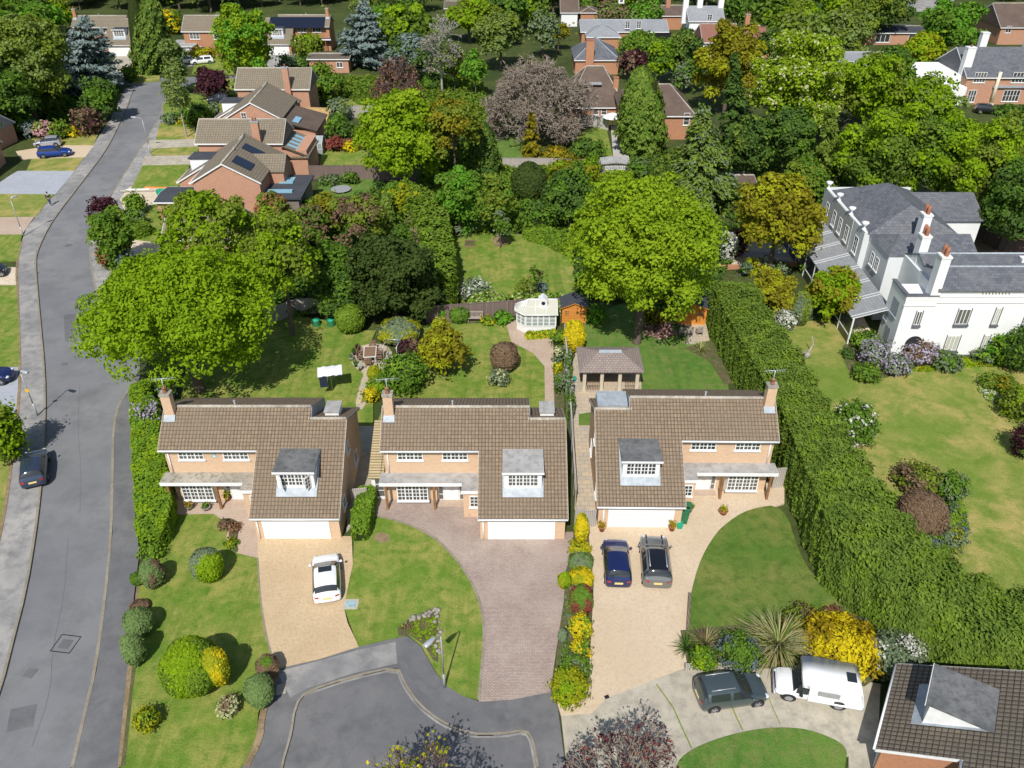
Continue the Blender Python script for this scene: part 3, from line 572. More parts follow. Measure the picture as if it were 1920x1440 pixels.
area('far_drive', [(225, 100), (260, 110), (240, 140), (215, 148), (200, 130)], .12, 'concrete'); area('far_forecourt', [(310, 95), (400, 98), (410, 118), (330, 128)], .12, 'asphalt_old'); area('far_forecourt', [(505, 96), (560, 98), (570, 130), (500, 130)], .124, 'asphalt_old')
area('far_car_park', [(1690, 0), (1790, 0), (1770, 25), (1690, 20)], .12, 'asphalt_old')
# plot 1
area('front_lawn', [(318, 1000), (332, 968), (400, 966), (428, 985), (424, 1012), (445, 1040), (484, 1050), (488, 1120), (500, 1200), (514, 1250), (505, 1290), (485, 1340), (482, 1388), (455, 1440), (400, 1600), (180, 1600), (228, 1440), (246, 1310), (256, 1200), (262, 1100), (272, 1040)], .150, 'lawn', 0)
area('buff_block_drive', [(484, 1008), (660, 1008), (662, 1060), (645, 1140), (652, 1170), (673, 1215), (600, 1238), (520, 1256), (502, 1200), (489, 1120), (484, 1050)], .142, 'buff')
area('paved_forecourt', [(325, 925), (470, 925), (486, 1015), (484, 1048), (445, 1040), (424, 1012), (430, 985), (400, 966), (330, 968)], .136, 'pavers_pink', 0)
area('flower_bed', [(412, 975), (440, 975), (450, 990), (446, 1012), (436, 1020), (430, 1010), (430, 998), (414, 992)], .158, 'bed', 1); area('flower_bed', [(422, 1016), (440, 1014), (448, 1030), (446, 1040), (430, 1032)], .160, 'bed', 1); area('flower_bed', [(228, 1440), (244, 1300), (250, 1245), (258, 1240), (250, 1300), (236, 1440)], .161, 'bed')
strip('drive_edging', [(484, 1048), (488, 1120), (500, 1200), (519, 1256)], .1, .156, 'kerb'); strip('close_verge_edge', [(519, 1262), (505, 1300), (492, 1345), (488, 1390), (462, 1440)], .35, .154, 'dirt', 1)
# plot 2
area('front_lawn', [(705, 972), (760, 982), (820, 1012), (868, 1065), (900, 1125), (909, 1180), (904, 1250), (898, 1314), (870, 1308), (840, 1290), (815, 1258), (790, 1213), (765, 1193), (672, 1215), (655, 1168), (645, 1140), (662, 1060), (664, 1010), (690, 985)], .152, 'lawn', 0)
area('mauve_block_drive', [(688, 925), (1000, 925), (1000, 1000), (1082, 1000), (1075, 1030), (1060, 1075), (1057, 1130), (1046, 1200), (1032, 1300), (960, 1314), (898, 1318), (904, 1250), (909, 1180), (900, 1125), (868, 1065), (820, 1012), (760, 982), (690, 968)], .138, 'pavers_mauve')
strip('drive_edging', [(700, 968), (760, 982), (820, 1012), (868, 1065), (900, 1125), (909, 1180), (904, 1250), (898, 1316)], .16, .158, 'kerb', 2)
area('rockery_bed', [(745, 1180), (765, 1165), (800, 1148), (822, 1152), (822, 1245), (812, 1240), (795, 1212), (768, 1193), (748, 1196)], .160, 'bed', 0)
area('shared_border', [(1076, 965), (1102, 965), (1104, 1010), (1112, 1100), (1108, 1180), (1104, 1270), (1075, 1320), (1036, 1320), (1046, 1200), (1057, 1130), (1060, 1075), (1074, 1030)], .163, 'bed', 0)
area('worn_patch', [(702, 1005), (715, 1000), (730, 1006), (732, 1018), (715, 1022), (703, 1016)], .1565, 'dirt', 2)
# plot 3
area('resin_drive', [(1104, 955), (1290, 955), (1290, 905), (1470, 905), (1470, 946), (1410, 966), (1366, 996), (1330, 1040), (1312, 1100), (1306, 1180), (1283, 1256), (1215, 1282), (1140, 1310), (1110, 1340), (1052, 1345), (1045, 1322), (1076, 1318), (1104, 1268), (1109, 1180), (1113, 1100), (1104, 1010)], .1405, 'resin')
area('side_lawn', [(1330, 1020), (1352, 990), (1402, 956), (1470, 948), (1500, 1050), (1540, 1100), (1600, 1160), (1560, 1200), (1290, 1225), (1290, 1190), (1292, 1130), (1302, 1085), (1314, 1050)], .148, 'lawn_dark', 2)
area('corner_bed', [(1275, 1185), (1640, 1150), (1700, 1230), (1620, 1290), (1450, 1256), (1290, 1258)], .155, 'bed', 0)
area('concrete_drive', [(1140, 1310), (1215, 1282), (1283, 1257), (1450, 1255), (1650, 1285), (1640, 1500), (1590, 1440), (1590, 1420), (1530, 1400), (1420, 1395), (1310, 1430), (1282, 1460), (1250, 1600), (1080, 1600), (1052, 1345), (1110, 1340)], .134, 'concrete', 0)
strip('slab_joint', [(1230, 1285), (1262, 1330), (1282, 1375), (1296, 1405)], .07, .1385, 'lawn', 0); strip('slab_joint', [(1372, 1328), (1382, 1352), (1392, 1372)], .07, .1385, 'lawn', 0); strip('slab_joint', [(1440, 1310), (1450, 1335), (1462, 1360)], .05, .1385, 'lawn', 0)
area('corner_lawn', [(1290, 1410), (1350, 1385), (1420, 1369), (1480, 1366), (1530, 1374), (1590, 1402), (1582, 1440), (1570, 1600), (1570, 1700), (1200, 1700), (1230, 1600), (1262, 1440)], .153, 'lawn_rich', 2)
strip('road_crack', [(60, 1400), (95, 1300), (98, 1220), (120, 1120), (128, 1010)], .035, .0165, 'tarmac_patch', 1); strip('road_crack', [(150, 960), (152, 880), (146, 800), (150, 720)], .03, .0165, 'tarmac_patch', 1); strip('road_crack', [(640, 1440), (668, 1390), (720, 1350), (742, 1300)], .03, .0145, 'tarmac_patch', 1)
area('road_repair', [(120, 590), (142, 588), (146, 640), (122, 642)], .0162, 'asphalt_close'); area('road_repair', [(20, 1330), (70, 1320), (62, 1362), (12, 1374)], .0162, 'asphalt_close')
area('drain_grate', [(1132, 1308), (1140, 1305), (1143, 1311), (1135, 1314)], .145, 'black')
# side passages and back gardens
area('flag_path', [(1066, 700), (1090, 640), (1100, 700), (1118, 960), (1078, 962), (1072, 850)], .128, 'flags'); area('side_passage', [(660, 800), (720, 800), (704, 940), (650, 1000)], .100, 'concrete')
area('back_lawn', [(330, 800), (350, 700), (430, 630), (540, 592), (625, 605), (655, 622), (705, 622), (690, 660), (690, 700), (700, 740), (700, 800)], .144, 'lawn', 0)
area('back_lawn', [(705, 800), (770, 640), (800, 610), (950, 608), (960, 645), (1000, 665), (1022, 690), (1024, 800)], .146, 'lawn', 0)
area('crazy_paving', [(655, 670), (672, 652), (705, 645), (735, 655), (738, 690), (712, 705), (700, 715), (685, 770), (664, 770), (676, 720), (684, 702), (664, 692)], .156, 'flags', 1)
area('garden_path', [(948, 606), (985, 600), (1000, 628), (1045, 636), (1037, 690), (1042, 800), (1022, 800), (1021, 690), (1000, 665), (958, 642)], .158, 'pavers_pink', 0)
area('border_bed', [(1037, 636), (1056, 636), (1058, 800), (1040, 800)], .164, 'bed'); area('border_bed', [(820, 575), (950, 575), (955, 604), (880, 608), (800, 612)], .166, 'bed'); area('island_bed', [(920, 690), (945, 692), (955, 710), (950, 730), (938, 726), (922, 708)], .168, 'bed', 1)
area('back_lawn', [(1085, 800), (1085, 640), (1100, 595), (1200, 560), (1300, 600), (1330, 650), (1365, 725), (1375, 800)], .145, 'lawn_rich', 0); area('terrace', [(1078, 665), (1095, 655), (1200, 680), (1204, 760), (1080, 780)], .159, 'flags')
area('shed_terrace', [(1262, 605), (1322, 604), (1330, 640), (1300, 648), (1284, 648)], .160, 'flags'); area('border_bed', [(1284, 655), (1335, 640), (1372, 720), (1358, 724), (1330, 680)], .162, 'bed')
area('upper_lawn', [(838, 435), (990, 442), (1072, 475), (1085, 560), (870, 568), (848, 560), (845, 500)], .147, 'lawn', 0); area('soil_patch', [(920, 445), (950, 445), (952, 460), (930, 468)], .157, 'dirt', 2)
area('villa_lawn', [(1440, 640), (1480, 606), (1600, 600), (1660, 660), (1990, 640), (2300, 700), (2300, 1250), (1950, 1170), (1830, 1090), (1700, 1020), (1560, 900), (1500, 760), (1460, 700)], .143, 'lawn_dry', 0)
area('villa_bed', [(1578, 640), (1640, 640), (1680, 680), (1860, 676), (1700, 694), (1650, 716), (1610, 712), (1582, 690)], .157, 'bed', 1)
area('villa_path', [(1370, 485), (1560, 482), (1600, 560), (1640, 640), (1610, 640), (1560, 560), (1500, 500), (1370, 500)], .149, 'gravel'); area('yard', [(1440, 420), (1560, 440), (1540, 490), (1380, 485)], .135, 'concrete_pale')
area('far_lawn', [(1795, 420), (1990, 470), (1990, 520), (1800, 470)], .12, 'dirt')
# ------------------------------------------------------------------ houses
def window(par, o, r, w, h, cols=3, rows=3, panes=2, mat='white', glass='glass', sill=True, name='window', fw=.07, dz=.05, u=(0, 0, 1)):
    """framed window on a wall: o lower-left corner, r along the wall; cols casements, each panes wide, rows high"""
    b = MB(); f = fw
    b.fbox(o, r, u, 0, 0, 0, w, f, dz); b.fbox(o, r, u, 0, h - f, 0, w, h, dz); b.fbox(o, r, u, 0, f, 0, f, h - f, dz); b.fbox(o, r, u, w - f, f, 0, w, h - f, dz)
    cw = (w - 2 * f) / cols
    for i in range(cols):
        x = f + i * cw
        if i: b.fbox(o, r, u, x - f * .6, f, 0, x + f * .6, h - f, dz - .003)
        for k in range(1, panes): b.fbox(o, r, u, x + cw * k / panes - .022, f, 0, x + cw * k / panes + .022, h - f, dz - .012)
    for k in range(1, rows): y = f + (h - 2 * f) * k / rows; b.fbox(o, r, u, f, y - .022, 0, w - f, y + .022, dz - .016)
    if sill: b.fbox(o, r, u, -.06, -.10, 0, w + .06, -.002, dz + .06)
    W = b.build(name, M[mat], par, norm=False)
    g = MB(); g.fbox(o, r, u, f * .5, f * .5, .004, w - f * .5, h - f * .5, .016); g.build('pane', M[glass], W, norm=False)
    return W
def chimney(par, x, y, z0, z1, w=.75, d=.6, mat='brick_buff', pots=1, cap='felt_mossy', lead=True, aerial=0, potm='terracotta', face=None):
    b = MB(); b.box(x - w / 2, y - d / 2, z0, x + w / 2, y + d / 2, z1 - .16, 0); b.box(x - w / 2 - .05, y - d / 2 - .05, z1 - .16, x + w / 2 + .05, y + d / 2 + .05, z1, 1)
    c = b.build('chimney', [M[mat], M[cap]], par)
    for k in range(pots):
        px = x + (k - (pots - 1) / 2) * .36; p = MB().lathe((px, y, z1), [(.0, 0), (.15, 0), (.14, .1), (.11, .34), (.14, .36), (.14, .42), (.09, .42), (.08, .3)], 12); p.build('chimney_pot', M[potm], c)
    if aerial:
        a = MB(); a.tube((x, y, z1 - .3), (x, y, z1 + 1.1), .025, n=6); a.tube((x - .7, y, z1 + 1.05), (x + .8, y + .2, z1 + 1.05), .02, n=5)
        for k in range(8): a.tube((x - .6 + k * .18, y - .22 + k * .02, z1 + 1.05), (x - .6 + k * .18, y + .24 + k * .02, z1 + 1.05), .012, n=4)
        a.build('tv_aerial', M['steel'], c)
    return c
def house(label, loc, rz, sx, vm='ridge_tile', wallm='brick_buff', roofm='roof_tile', L=12.2, gw=5.6, yw=3.85, yr=5.95, yb=9.2, sl=.72, sb=.5, low=2.3, dorm=(1.55, 4.0), dormm='roof_felt', cham=True, bay=True, canopy='felt_mossy', det=True, leanto=False, chm=None,
          open_dorm=False, rearbox=True, solar=(), sidewin=True, sign=False, garage=True, gpl=None, cat='house', group=None, chx=None, chh=8.1, pipes=True):
    t = thing('house', label, cat, loc, rz, group); X = lambda u: sx * u
    zf = lambda y: 2.3 + (y + .17) * sl; ze = zf(yw - .35); zr = zf(yr); yl = yr - .7; zl = zf(yl); zb = lambda y: zr - (y - yr) * sb; zbl = lambda y: zl - (y - yl) * sb; ye = yb + .25
    k = .14
    def slab(u0, u1, prof, nm=None):        # prof: list of (y, z) top line; roof of thickness k
        return [(u0, u1, prof)]
    # walls
    b = MB()
    def wall(u0, u1, prof): b.extr(prof, X(u0), X(u1), 0)
    wall(0, low, [(0, 0), (0, zf(0) - k), (yl, zl - k - .02), (yb, zbl(yb) - k), (yb, 0)])
    wall(low, gw, [(0, 0), (0, zf(0) - k), (yr, zr - k - .02), (yb, zb(yb) - k), (yb, 0)])
    wall(gw, L, [(yw, 0), (yw, zf(yw) - k), (yr, zr - k - .02), (yb, zb(yb) - k), (yb, 0)])
    b.build('wall', M[wallm], t)
    # roof: tiled slab with low and high ridge
    b = MB(); y0 = -.28
    def sh(u0, u1, ya, yr_, zr_, zbf):
        b.extr([(ya, zf(ya)), (yr_, zr_), (ye, zbf(ye)), (ye, zbf(ye) - k), (yr_, zr_ - k - .01), (ya, zf(ya) - k)], X(u0), X(u1), 0)
    sh(-.14, low, y0, yl, zl, zbl); sh(low + .003, gw + .12, y0, yr, zr, zb); sh(gw + .123, L + .16, yw - .4, yr, zr, zb)
    rf = b.build('roof', M[roofm], t)
    b = MB(); b.tube((X(-.15), yl, zl - .01), (X(low), yl, zl - .01), .11, n=8); b.tube((X(low), yr, zr - .01), (X(L + .17), yr, zr - .01), .12, n=8)
    for i in range(0, int(L / .45)): b.tube((X(i * .45 + .1), (yl if i * .45 < low else yr), (zl if i * .45 < low else zr) - .005), (X(i * .45 + .16), (yl if i * .45 < low else yr), (zl if i * .45 < low else zr) - .005), .128, n=8)
    b.build('ridge_tiles', M['ridge_tile'], rf)
    b = MB(); b.fbox((X(low) - .02, yl, 0), (0, 1, 0), (0, 0, 1), 0, 0, 0, .001, .001, .001) if 0 else None
    b.extr([(yl + .1, zl - k), (yr, zr - .03), (ye - .05, zb(ye) - .03), (ye - .05, zbl(ye) - k)], X(low) - .03, X(low) + .03); b.build('gable_infill', M['lead'], t)
    # fascia + gutters, verges
    b = MB()
    for u0, u1, ya in ((-.14, gw + .12, y0), (gw + .14, L + .16, yw - .4)):
        x0, x1 = sorted((X(u0), X(u1))); b.box(x0, ya - .012, zf(ya) - k - .10, x1, ya + .02, zf(ya) - .045); b.tube((x0, ya - .07, zf(ya) - .08), (x1, ya - .07, zf(ya) - .08), .06, n=8)
    for u, pr in ((-.16, [(y0, zf(y0)), (yl, zl), (ye, zbl(ye))]), (L + .18, [(yw - .4, zf(yw - .4)), (yr, zr), (ye, zb(ye))]), (gw + .14, [(y0, zf(y0)), (yw - .4, zf(yw - .4))])):
        for (ya, za), (yc, zc) in zip(pr, pr[1:]): b.extr([(ya, za - .02), (yc, zc - .02), (yc, zc - .2), (ya, za - .2)], X(u) - .02, X(u) + .02, 1)
    b.build('fascia', [M['white'], M[vm]], t)
    if pipes:
        b = MB(); x = X(.35) if sx > 0 else X(gw - .2); b.tube((x, -.35, zf(y0) - .1), (x, -.07, zf(y0) - .5), .045, n=7); b.tube((x, -.07, zf(y0) - .47), (x, -.07, 0), .045, n=7); b.build('downpipe', M['white'], t)
        b = MB(); x = X(L - .25); b.tube((x, yw - .45, ze - .12), (x, yw - .07, ze - .5), .045, n=7); b.tube((x, yw - .07, ze - .5), (x, yw - .07, 2.6), .045, n=7)
        b.build('downpipe', M['white'], t)
    # garage door
    if garage:
        b = MB(); x0, x1 = sorted((X(.75 if sx < 0 else .75), X(5.0))); x0, x1 = (x0, x1); b.box(x0, -.035, 0, x1, .1, 2.12, 0); b.box(x0 - .09, -.05, 0, x0 - .003, .1, 2.2, 0); b.box(x1 + .003, -.05, 0, x1 + .09, .1, 2.2, 0)
        for i in range(1, 5): b.box(x0 + .02, -.046, 2.12 * i / 5 - .008, x1 - .02, -.036, 2.12 * i / 5 + .008, 1)
        b.build('garage_door', [M['upvc_garage'], M['concrete_pale']], t)
    # front dormer
    if dorm:
        a, c = dorm; x0, x1 = sorted((X(a), X(c))); yd = 1.3; zd = zf(yd); zt = zd + 1.5; ybk = yd + 1.5 / sl
        b = MB(); b.extr([(yd, zd - .15), (yd, zt), (ybk + .05, zt), (ybk + .05, zt - .3)], x0, x1); dm = b.build('dormer', M['white'], t)
        b = MB(); b.box(x0 - .13, yd - .22, zt + .002, x1 + .13, ybk + .15, zt + .10); b.box(x0 - .15, yd - .25, zt - .06, x1 + .15, yd - .215, zt + .09, 1); b.build('dormer_roof', [M[dormm], M['white']], dm)
        b = MB(); b.extr([(yd - .45, zf(yd - .45) + .012), (yd, zd + .012), (yd, zd + .08), (yd - .02, zd + .08), (yd - .45, zf(yd - .45) + .03)], x0 - .12, x1 + .12)
        for xx in (x0 - .13, x1 + .0): b.extr([(yd - .1, zf(yd - .1) + .02), (ybk, zf(ybk) + .02), (ybk, zf(ybk) + .05), (yd - .1, zf(yd - .1) + .05)], xx, xx + .13)
        b.build('flashing', M['lead'], dm)
        wx = x0 + .22; window(dm, (wx, yd, zd + .28), (1, 0, 0), x1 - x0 - .44, 1.0, 4, 3, 2 if det else 1, sill=False)
        if open_dorm:
            for q, s in ((x0 + .22, 1), (x1 - .22, -1)):
                window(dm, (q, yd - .06, zd + .3), Vector((s * .5, -.86, 0)) if s > 0 else Vector((s * .5, -.86, 0)), .52, .95, 1, 3, 2, sill=False, name='open_casement')
    # rear flat box on the low ridge
    if rearbox:
        x0, x1 = sorted((X(.6), X(1.55))); yq = yl + 1.0; b = MB(); b.box(x0, yq, zbl(yq) - .3, x1, yq + 1.2, zl - .22, 0); rb = b.build('rear_dormer', M['white'], t); b = MB(); b.box(x0 - .06, yq - .08, zl - .219, x1 + .06, yq + 1.28, zl - .15); b.build('dormer_roof', M['felt_pale'], rb)
    # upper windows
    for a in (9.55, 6.5): window(t, (min(X(a), X(a + 1.75)), yw, 3.75), (1, 0, 0), 1.75, .95, 3, 3 if det else 1, 2 if det else 1)
    if sign: b = MB(); b.face([(X(8.6), yw - .03, 3.95), (X(9.1), yw - .03, 3.95), (X(8.85), yw - .03, 4.4)]); b.box(X(8.85) - .08, yw - .05, 4.0, X(8.85) + .08, yw - .031, 4.1, 1); b.build('alarm_box', [M['cover_blue'], M['white']], t)
    # canopy, porch block, posts
    if canopy:
        ca, cb = 6.9, L + .35; x0, x1 = sorted((X(ca), X(cb))); b = MB(); b.box(x0, yw - 1.12, 2.44, x1, yw - .002, 2.60, 0); b.box(*sorted((X(gw + .02), X(ca)))[:1], yw - 1.9, 2.44, sorted((X(gw + .02), X(ca)))[1], yw - .002, 2.60, 0)
        cn = b.build('canopy_roof', M[canopy], t)
        b = MB(); b.box(x0, yw - 1.16, 2.36, x1, yw - 1.121, 2.62); xp = sorted((X(gw + .02), X(ca + .05))); b.box(xp[0], yw - 1.94, 2.36, xp[1], yw - 1.905, 2.62); b.build('fascia', M['white'], cn)
        b = MB(); xq = sorted((X(gw), X(ca - .1))); b.box(xq[0], yw - 1.75, 0, xq[1], yw, 2.43); pb = b.build('porch_block', M[wallm], t)
        window(pb, (xq[0] + .42, yw - 1.75, 1.05), (1, 0, 0), .62, 1.0, 1, 3, 2)
        for a in ((12.15, 8.85) if det else (12.15, 8.85)): b = MB(); b.box(X(a) - .08, yw - 1.05, 0, X(a) + .08, yw - .89, 2.43); b.build('post', M['post_wood'], t)
        # front door and side lights
        b = MB(); xd = sorted((X(7.25), X(8.25))); b.box(xd[0], yw - .06, .12, xd[1], yw, 2.15); dr = b.build('front_door', M['white'], t)
        b = MB(); b.box(xd[0] + .4, yw - .075, 1.05, xd[0] + .65, yw - .062, 1.1); b.build('letter_plate', M['steel'], dr)
        for q in (xd[0] - .42, xd[1] + .02): window(t, (q, yw, .12), (1, 0, 0), .4, 2.03, 1, 4, 1, sill=False, name='side_light')
        b = MB(); b.box(xd[0] - .5, yw - .7, 0, xd[1] + .4, yw - .01, .17); b.build('door_step', M['pavers_pink'], t)
    if bay:
        x0, x1 = sorted((X(9.2), X(11.6))); yv = yw - .55; b = MB(); b.prism([(x0, yw), (x0 + .12, yv), (x1 - .12, yv), (x1, yw)], .32, 2.42); bw = b.build('bay_window', M['white'], t)
        window(bw, (x0 + .12, yv, .55), (1, 0, 0), x1 - x0 - .24, 1.7, 4, 5, 2, sill=True)
    if chm is not None or chx is None:
        chimney(t, X(L - .35 if chx is None else chx), yr - .35 if chx is None else yr, ze, chh, .64, .55, mat='brick_buff' if wallm == 'brick_buff' else wallm, pots=1, aerial=1 if det else 0, face=1)
        b = MB(); x = X(L - .35 if chx is None else chx); b.extr([(yr - .95, zf(yr - .95) + .03), (yr - .6, zf(yr - .6) + .03), (yr - .6, zf(yr - .6) + .16), (yr - .95, zf(yr - .95) + .08)], x - .38, x + .38); b.build('flashing', M['lead'], t)
    if sidewin:
        for yy, zz, ww, hh in ((1.6, 1.1, .8, .9), (4.6, 3.5, .7, .9), (6.4, 1.0, .9, 1.0)):
            window(t, (-.001 * sx, yy, zz), (0, 1 if sx > 0 else 1, 0), ww, hh, 1, 2, 1) if sx < 0 else window(t, (0, yy + ww, zz), (0, -1, 0), ww, hh, 1, 2, 1)
    for (a, yy, ww, hh) in solar:
        nrm = Vector((0, 1, sl)).normalized(); b = MB(); x = min(X(a), X(a + ww)); b.fbox((x, yy, zf(yy) + .06), (1, 0, 0), tuple(nrm), 0, 0, 0, ww, hh, .05); b.build('solar_panel', M['solar'], t)
    b = MB(); b.tube((X(L * .62), yr + .15, zr - .2), (X(L * .62), yr + .15, zr + .3), .06, n=8); b.tube((X(L * .62), yr + .15, zr + .3), (X(L * .62), yr + .15, zr + .38), .09, n=8); b.build('vent_pipe', M['steel_grey'], t)
    return t, X, zf, zb, zr
h1 = house('buff brick house beside the long yellow-green hedge, dormer casements swung open', (-11.4, 39.55, .02), 0, -1, open_dorm=True, sign=True, group='three buff brick houses of the close')[0]
h2, X2, *_ = house('buff brick house with pale patched dormer roof above the mauve block drive', (3.5, 39.5, .02), 0, -1, dormm='felt_pale', canopy='felt_pale', group='three buff brick houses of the close')
h3 = house('buff brick house with its garage at left, against the tall conifer hedge', (5.8, 40.68, .02), R(-.7), 1, dormm='roof_felt', canopy='felt_pale', group='three buff brick houses of the close')[0]
# lean-to of house 2
b = MB(); b.prism([(-13.3, 3.95), (-12.25, 3.95), (-12.25, 8), (-13.3, 8)], 0, 2.2); b.build('lean_to', M['white'], h2)
b = MB(); b.extr([(3.7, 2.25), (8.2, 3.9), (8.2, 3.8), (3.7, 2.15)], -13.45, -12.38); b.build('lean_to_roof', M['lean_tiles'], h2)
window(h2, (-13.1, 3.95, .3), (1, 0, 0), .7, 1.8, 1, 3, 1, sill=False, name='side_door')
# satellite/solar box on the low ridge of house 3
b = MB(); b.box(.1, 5.7, 5.3, 2.2, 7.4, 6.18); b.build('rear_flat_roof', M['lead'], h3)
# the brick row along the road
RR = dict(vm='white', wallm='brick_red', roofm='roof_far', yw=4.4, yr=8.2, yb=12.2, sl=.56, sb=.55, det=False, canopy=None, bay=False, rearbox=False, dormm='felt_dark', sidewin=False, pipes=True)
r4, X4, zf4, zb4, zr4 = house('brick gabled house of the road row with two black solar panels', (-42.0, 105.6, .02), R(-90), 1, chx=11.9, chh=8.6, **RR)
def solar(par, x, y0, wx, ly, zr_, yr_, sb_):
    n = Vector((0, 1, -sb_)).normalized(); b = MB(); b.fbox((x, y0, zr_ - (y0 - yr_) * sb_ + .06), (1, 0, 0), tuple(n), 0, 0, 0, wx, ly, .05); b.build('solar_panel', M['solar'], par)
solar(r4, 8.6, 8.9, 2.2, 2.3, zr4, 8.2, .55); solar(r4, 4.2, 8.8, 1.8, 2.6, zr4, 8.2, .55)
# rear wing and flat extension with roof lights
b = MB(); b.extr([(0, 0), (0, 4.6), (2.0, 5.9), (4.0, 4.6), (4, 0)], 0, 3.4); wg = b.build('rear_wing', M['brick_red'], r4); wg.matrix_basis = Matrix.Translation((6.0, 10.6, 0)) @ Matrix.Rotation(R(90), 4, 'Z') @ Matrix.Translation((0, -2, 0))
b = MB(); b.extr([(-.2, 4.5), (2.0, 6.0), (4.2, 4.5), (4.2, 4.4), (2, 5.88), (-.2, 4.4)], -1.8, 3.6); o = b.build('wing_roof', M['roof_far'], r4); o.matrix_basis = wg.matrix_basis.copy()
b = MB(); b.box(5.3, 12.3, 0, 12.6, 16.6, 2.75, 1); b.box(5.0, 12.25, 2.751, 12.9, 17.0, 2.95, 0); ex = b.build('flat_extension', [M['felt_dark'], M['shed_grey']], r4)
b = MB(); b.box(6.3, 13.3, 2.95, 8.1, 15.0, 3.12); b.build('roof_light', M['sky_glass'], ex); b = MB(); b.box(10.6, 12.6, 2.95, 11.2, 15.6, 3.2); b.build('roof_light', M['sky_glass'], ex)
r2 = house('brick house of the road row with the broad gable and a small white gable window', (-45.4, 131.0, .02), R(-90), 1, chx=2.0, chh=9.2, **RR)[0]
window(r2, (12.2, 6.6, 4.0), (0, 1, 0), .8, 1.5, 1, 3, 2)
def block(name, label, cat, loc, rz, L, D, ze, zr, wall='brick_red', roof='roof_far', hip=0.0, chim=(), wins=(), ov=.3, group=None, fascia='white', ridge=True, wall2=None):
    """plain gabled or hipped block: x along the ridge, front wall at y = 0"""
    t = thing(name, label, cat, (*loc, .02), rz, group); b = MB(); ym = D / 2; s = (zr - ze) / (ym + ov); zw = ze + ov * s - .12
    if hip: b.box(0, 0, 0, L, D, zw)
    else: b.extr([(0, 0), (0, zw), (ym, zr - .16), (D, zw), (D, 0)], 0, L)
    b.build('wall', M[wall], t); b = MB(); A = [(-ov, -ov, ze), (L + ov, -ov, ze), (L + ov, D + ov, ze), (-ov, D + ov, ze)]; hh = hip
    r0, r1 = ((-ov, ym, zr), (L + ov, ym, zr)) if not hip else ((hh, ym, zr), (L - hh, ym, zr)); dn = lambda p: (p[0], p[1], p[2] - .12)
    b.face([A[0], A[1], r1, r0]); b.face([A[2], A[3], r0, r1])
    if hip: b.face([A[1], A[2], r1]); b.face([A[3], A[0], r0])
    b.face([dn(A[3]), dn(A[2]), dn(A[1]), dn(A[0])])
    for i in range(4):
        p, q = A[i], A[(i + 1) % 4]
        if hip or i % 2 == 0: b.face([dn(p), dn(q), q, p])
    if not hip:
        for (p, q, rr) in ((A[1], A[2], r1), (A[3], A[0], r0)): b.face([dn(p), dn(q), q, rr, p])
    rf = b.build('roof', M[roof], t)
    if ridge:
        b = MB(); b.tube((r0[0], r0[1], r0[2]), (r1[0], r1[1], r1[2]), .12, n=6)
        if hip:
            for p, q in ((A[0], r0), (A[3], r0), (A[1], r1), (A[2], r1)): b.tube((p[0], p[1], p[2]), q, .09, n=6)
        b.build('ridge_tiles', M['lead' if 'slate' in roof else 'ridge_tile'], rf)
    b = MB()
    for y in (-ov - .03, D + ov + .005): b.box(-ov, y, ze - .16, L + ov, y + .03, ze + .01)
    if not hip:
        for x in (-ov - .03, L + ov + .003): b.extr([(-ov, ze - .18), (-ov, ze + .02), (ym, zr + .02), (D + ov, ze + .02), (D + ov, ze - .18), (ym, zr - .2)], x, x + .03)
    b.build('fascia', M[fascia], t)
    for (x, y, z1, w_, d_) in chim: chimney(t, x, y, ze - .5, z1, w_, d_, wall if wall2 is None else wall2, pots=2 if w_ > .9 else 1, cap='lead')
    for q in wins:
        side, a, z, ww, hh_ = q[:5]; c_, r_, p_ = q[5:8] if len(q) > 5 else (2, 3, 2)
        if side == 'f': window(t, (a, 0, z), (1, 0, 0), ww, hh_, c_, r_, p_)
        if side == 'r': window(t, (L, a, z), (0, 1, 0), ww, hh_, c_, r_, p_)
        if side == 'l': window(t, (0, a + ww, z), (0, -1, 0), ww, hh_, c_, r_, p_)
    return t
r3 = block('house', 'long brick house with its ridge across, directly behind the house with solar panels', 'house', (-41.4, 107.1), 0, 11.0, 6.2, 4.9, 7.1, wins=[('f', 9.3, 3.0, .5, .9, 1, 2, 1)])
chimney(r3, 8.1, -.35, 0, 7.9, .95, .6, 'brick_red', pots=2, cap='lead')
b = MB(); b.extr([(0, 0), (0, 3.9), (6.2, 3.9), (6.2, 0)], 11.01, 14.2); b.build('rear_wing', M['brick_red'], r3); b = MB(); b.grid([[(11, -.3, 4.6), (11, 6.5, 4.6)], [(14.5, -.3, 3.2), (14.5, 6.5, 3.2)]], 0, False, False); b.grid([[(11, -.3, 4.45), (11, 6.5, 4.45)], [(14.5, -.3, 3.05), (14.5, 6.5, 3.05)]], 0, False, False); b.box(10.95, -.34, 3.0, 14.5, -.3, 3.2); b.build('wing_roof', M['roof_far'], r3)
for i in range(4): b = MB(); b.fbox((11.6, .7 + i * 1.35, 4.6 - .6 * .4 + .05), (0, 1, 0), (.928, 0, -.371), 0, 0, 0, .65, 1.6, .05); b.build('roof_light', M['sky_glass'], r3)
r1 = block('house', 'brick house at the far end of the road row, ridge across, behind the broad gable', 'house', (-43.6, 133.8), 0, 11.3, 6.4, 4.9, 7.3)
chimney(r1, 8.2, -.35, 0, 8.3, .9, .6, 'brick_red', pots=1, cap='lead')
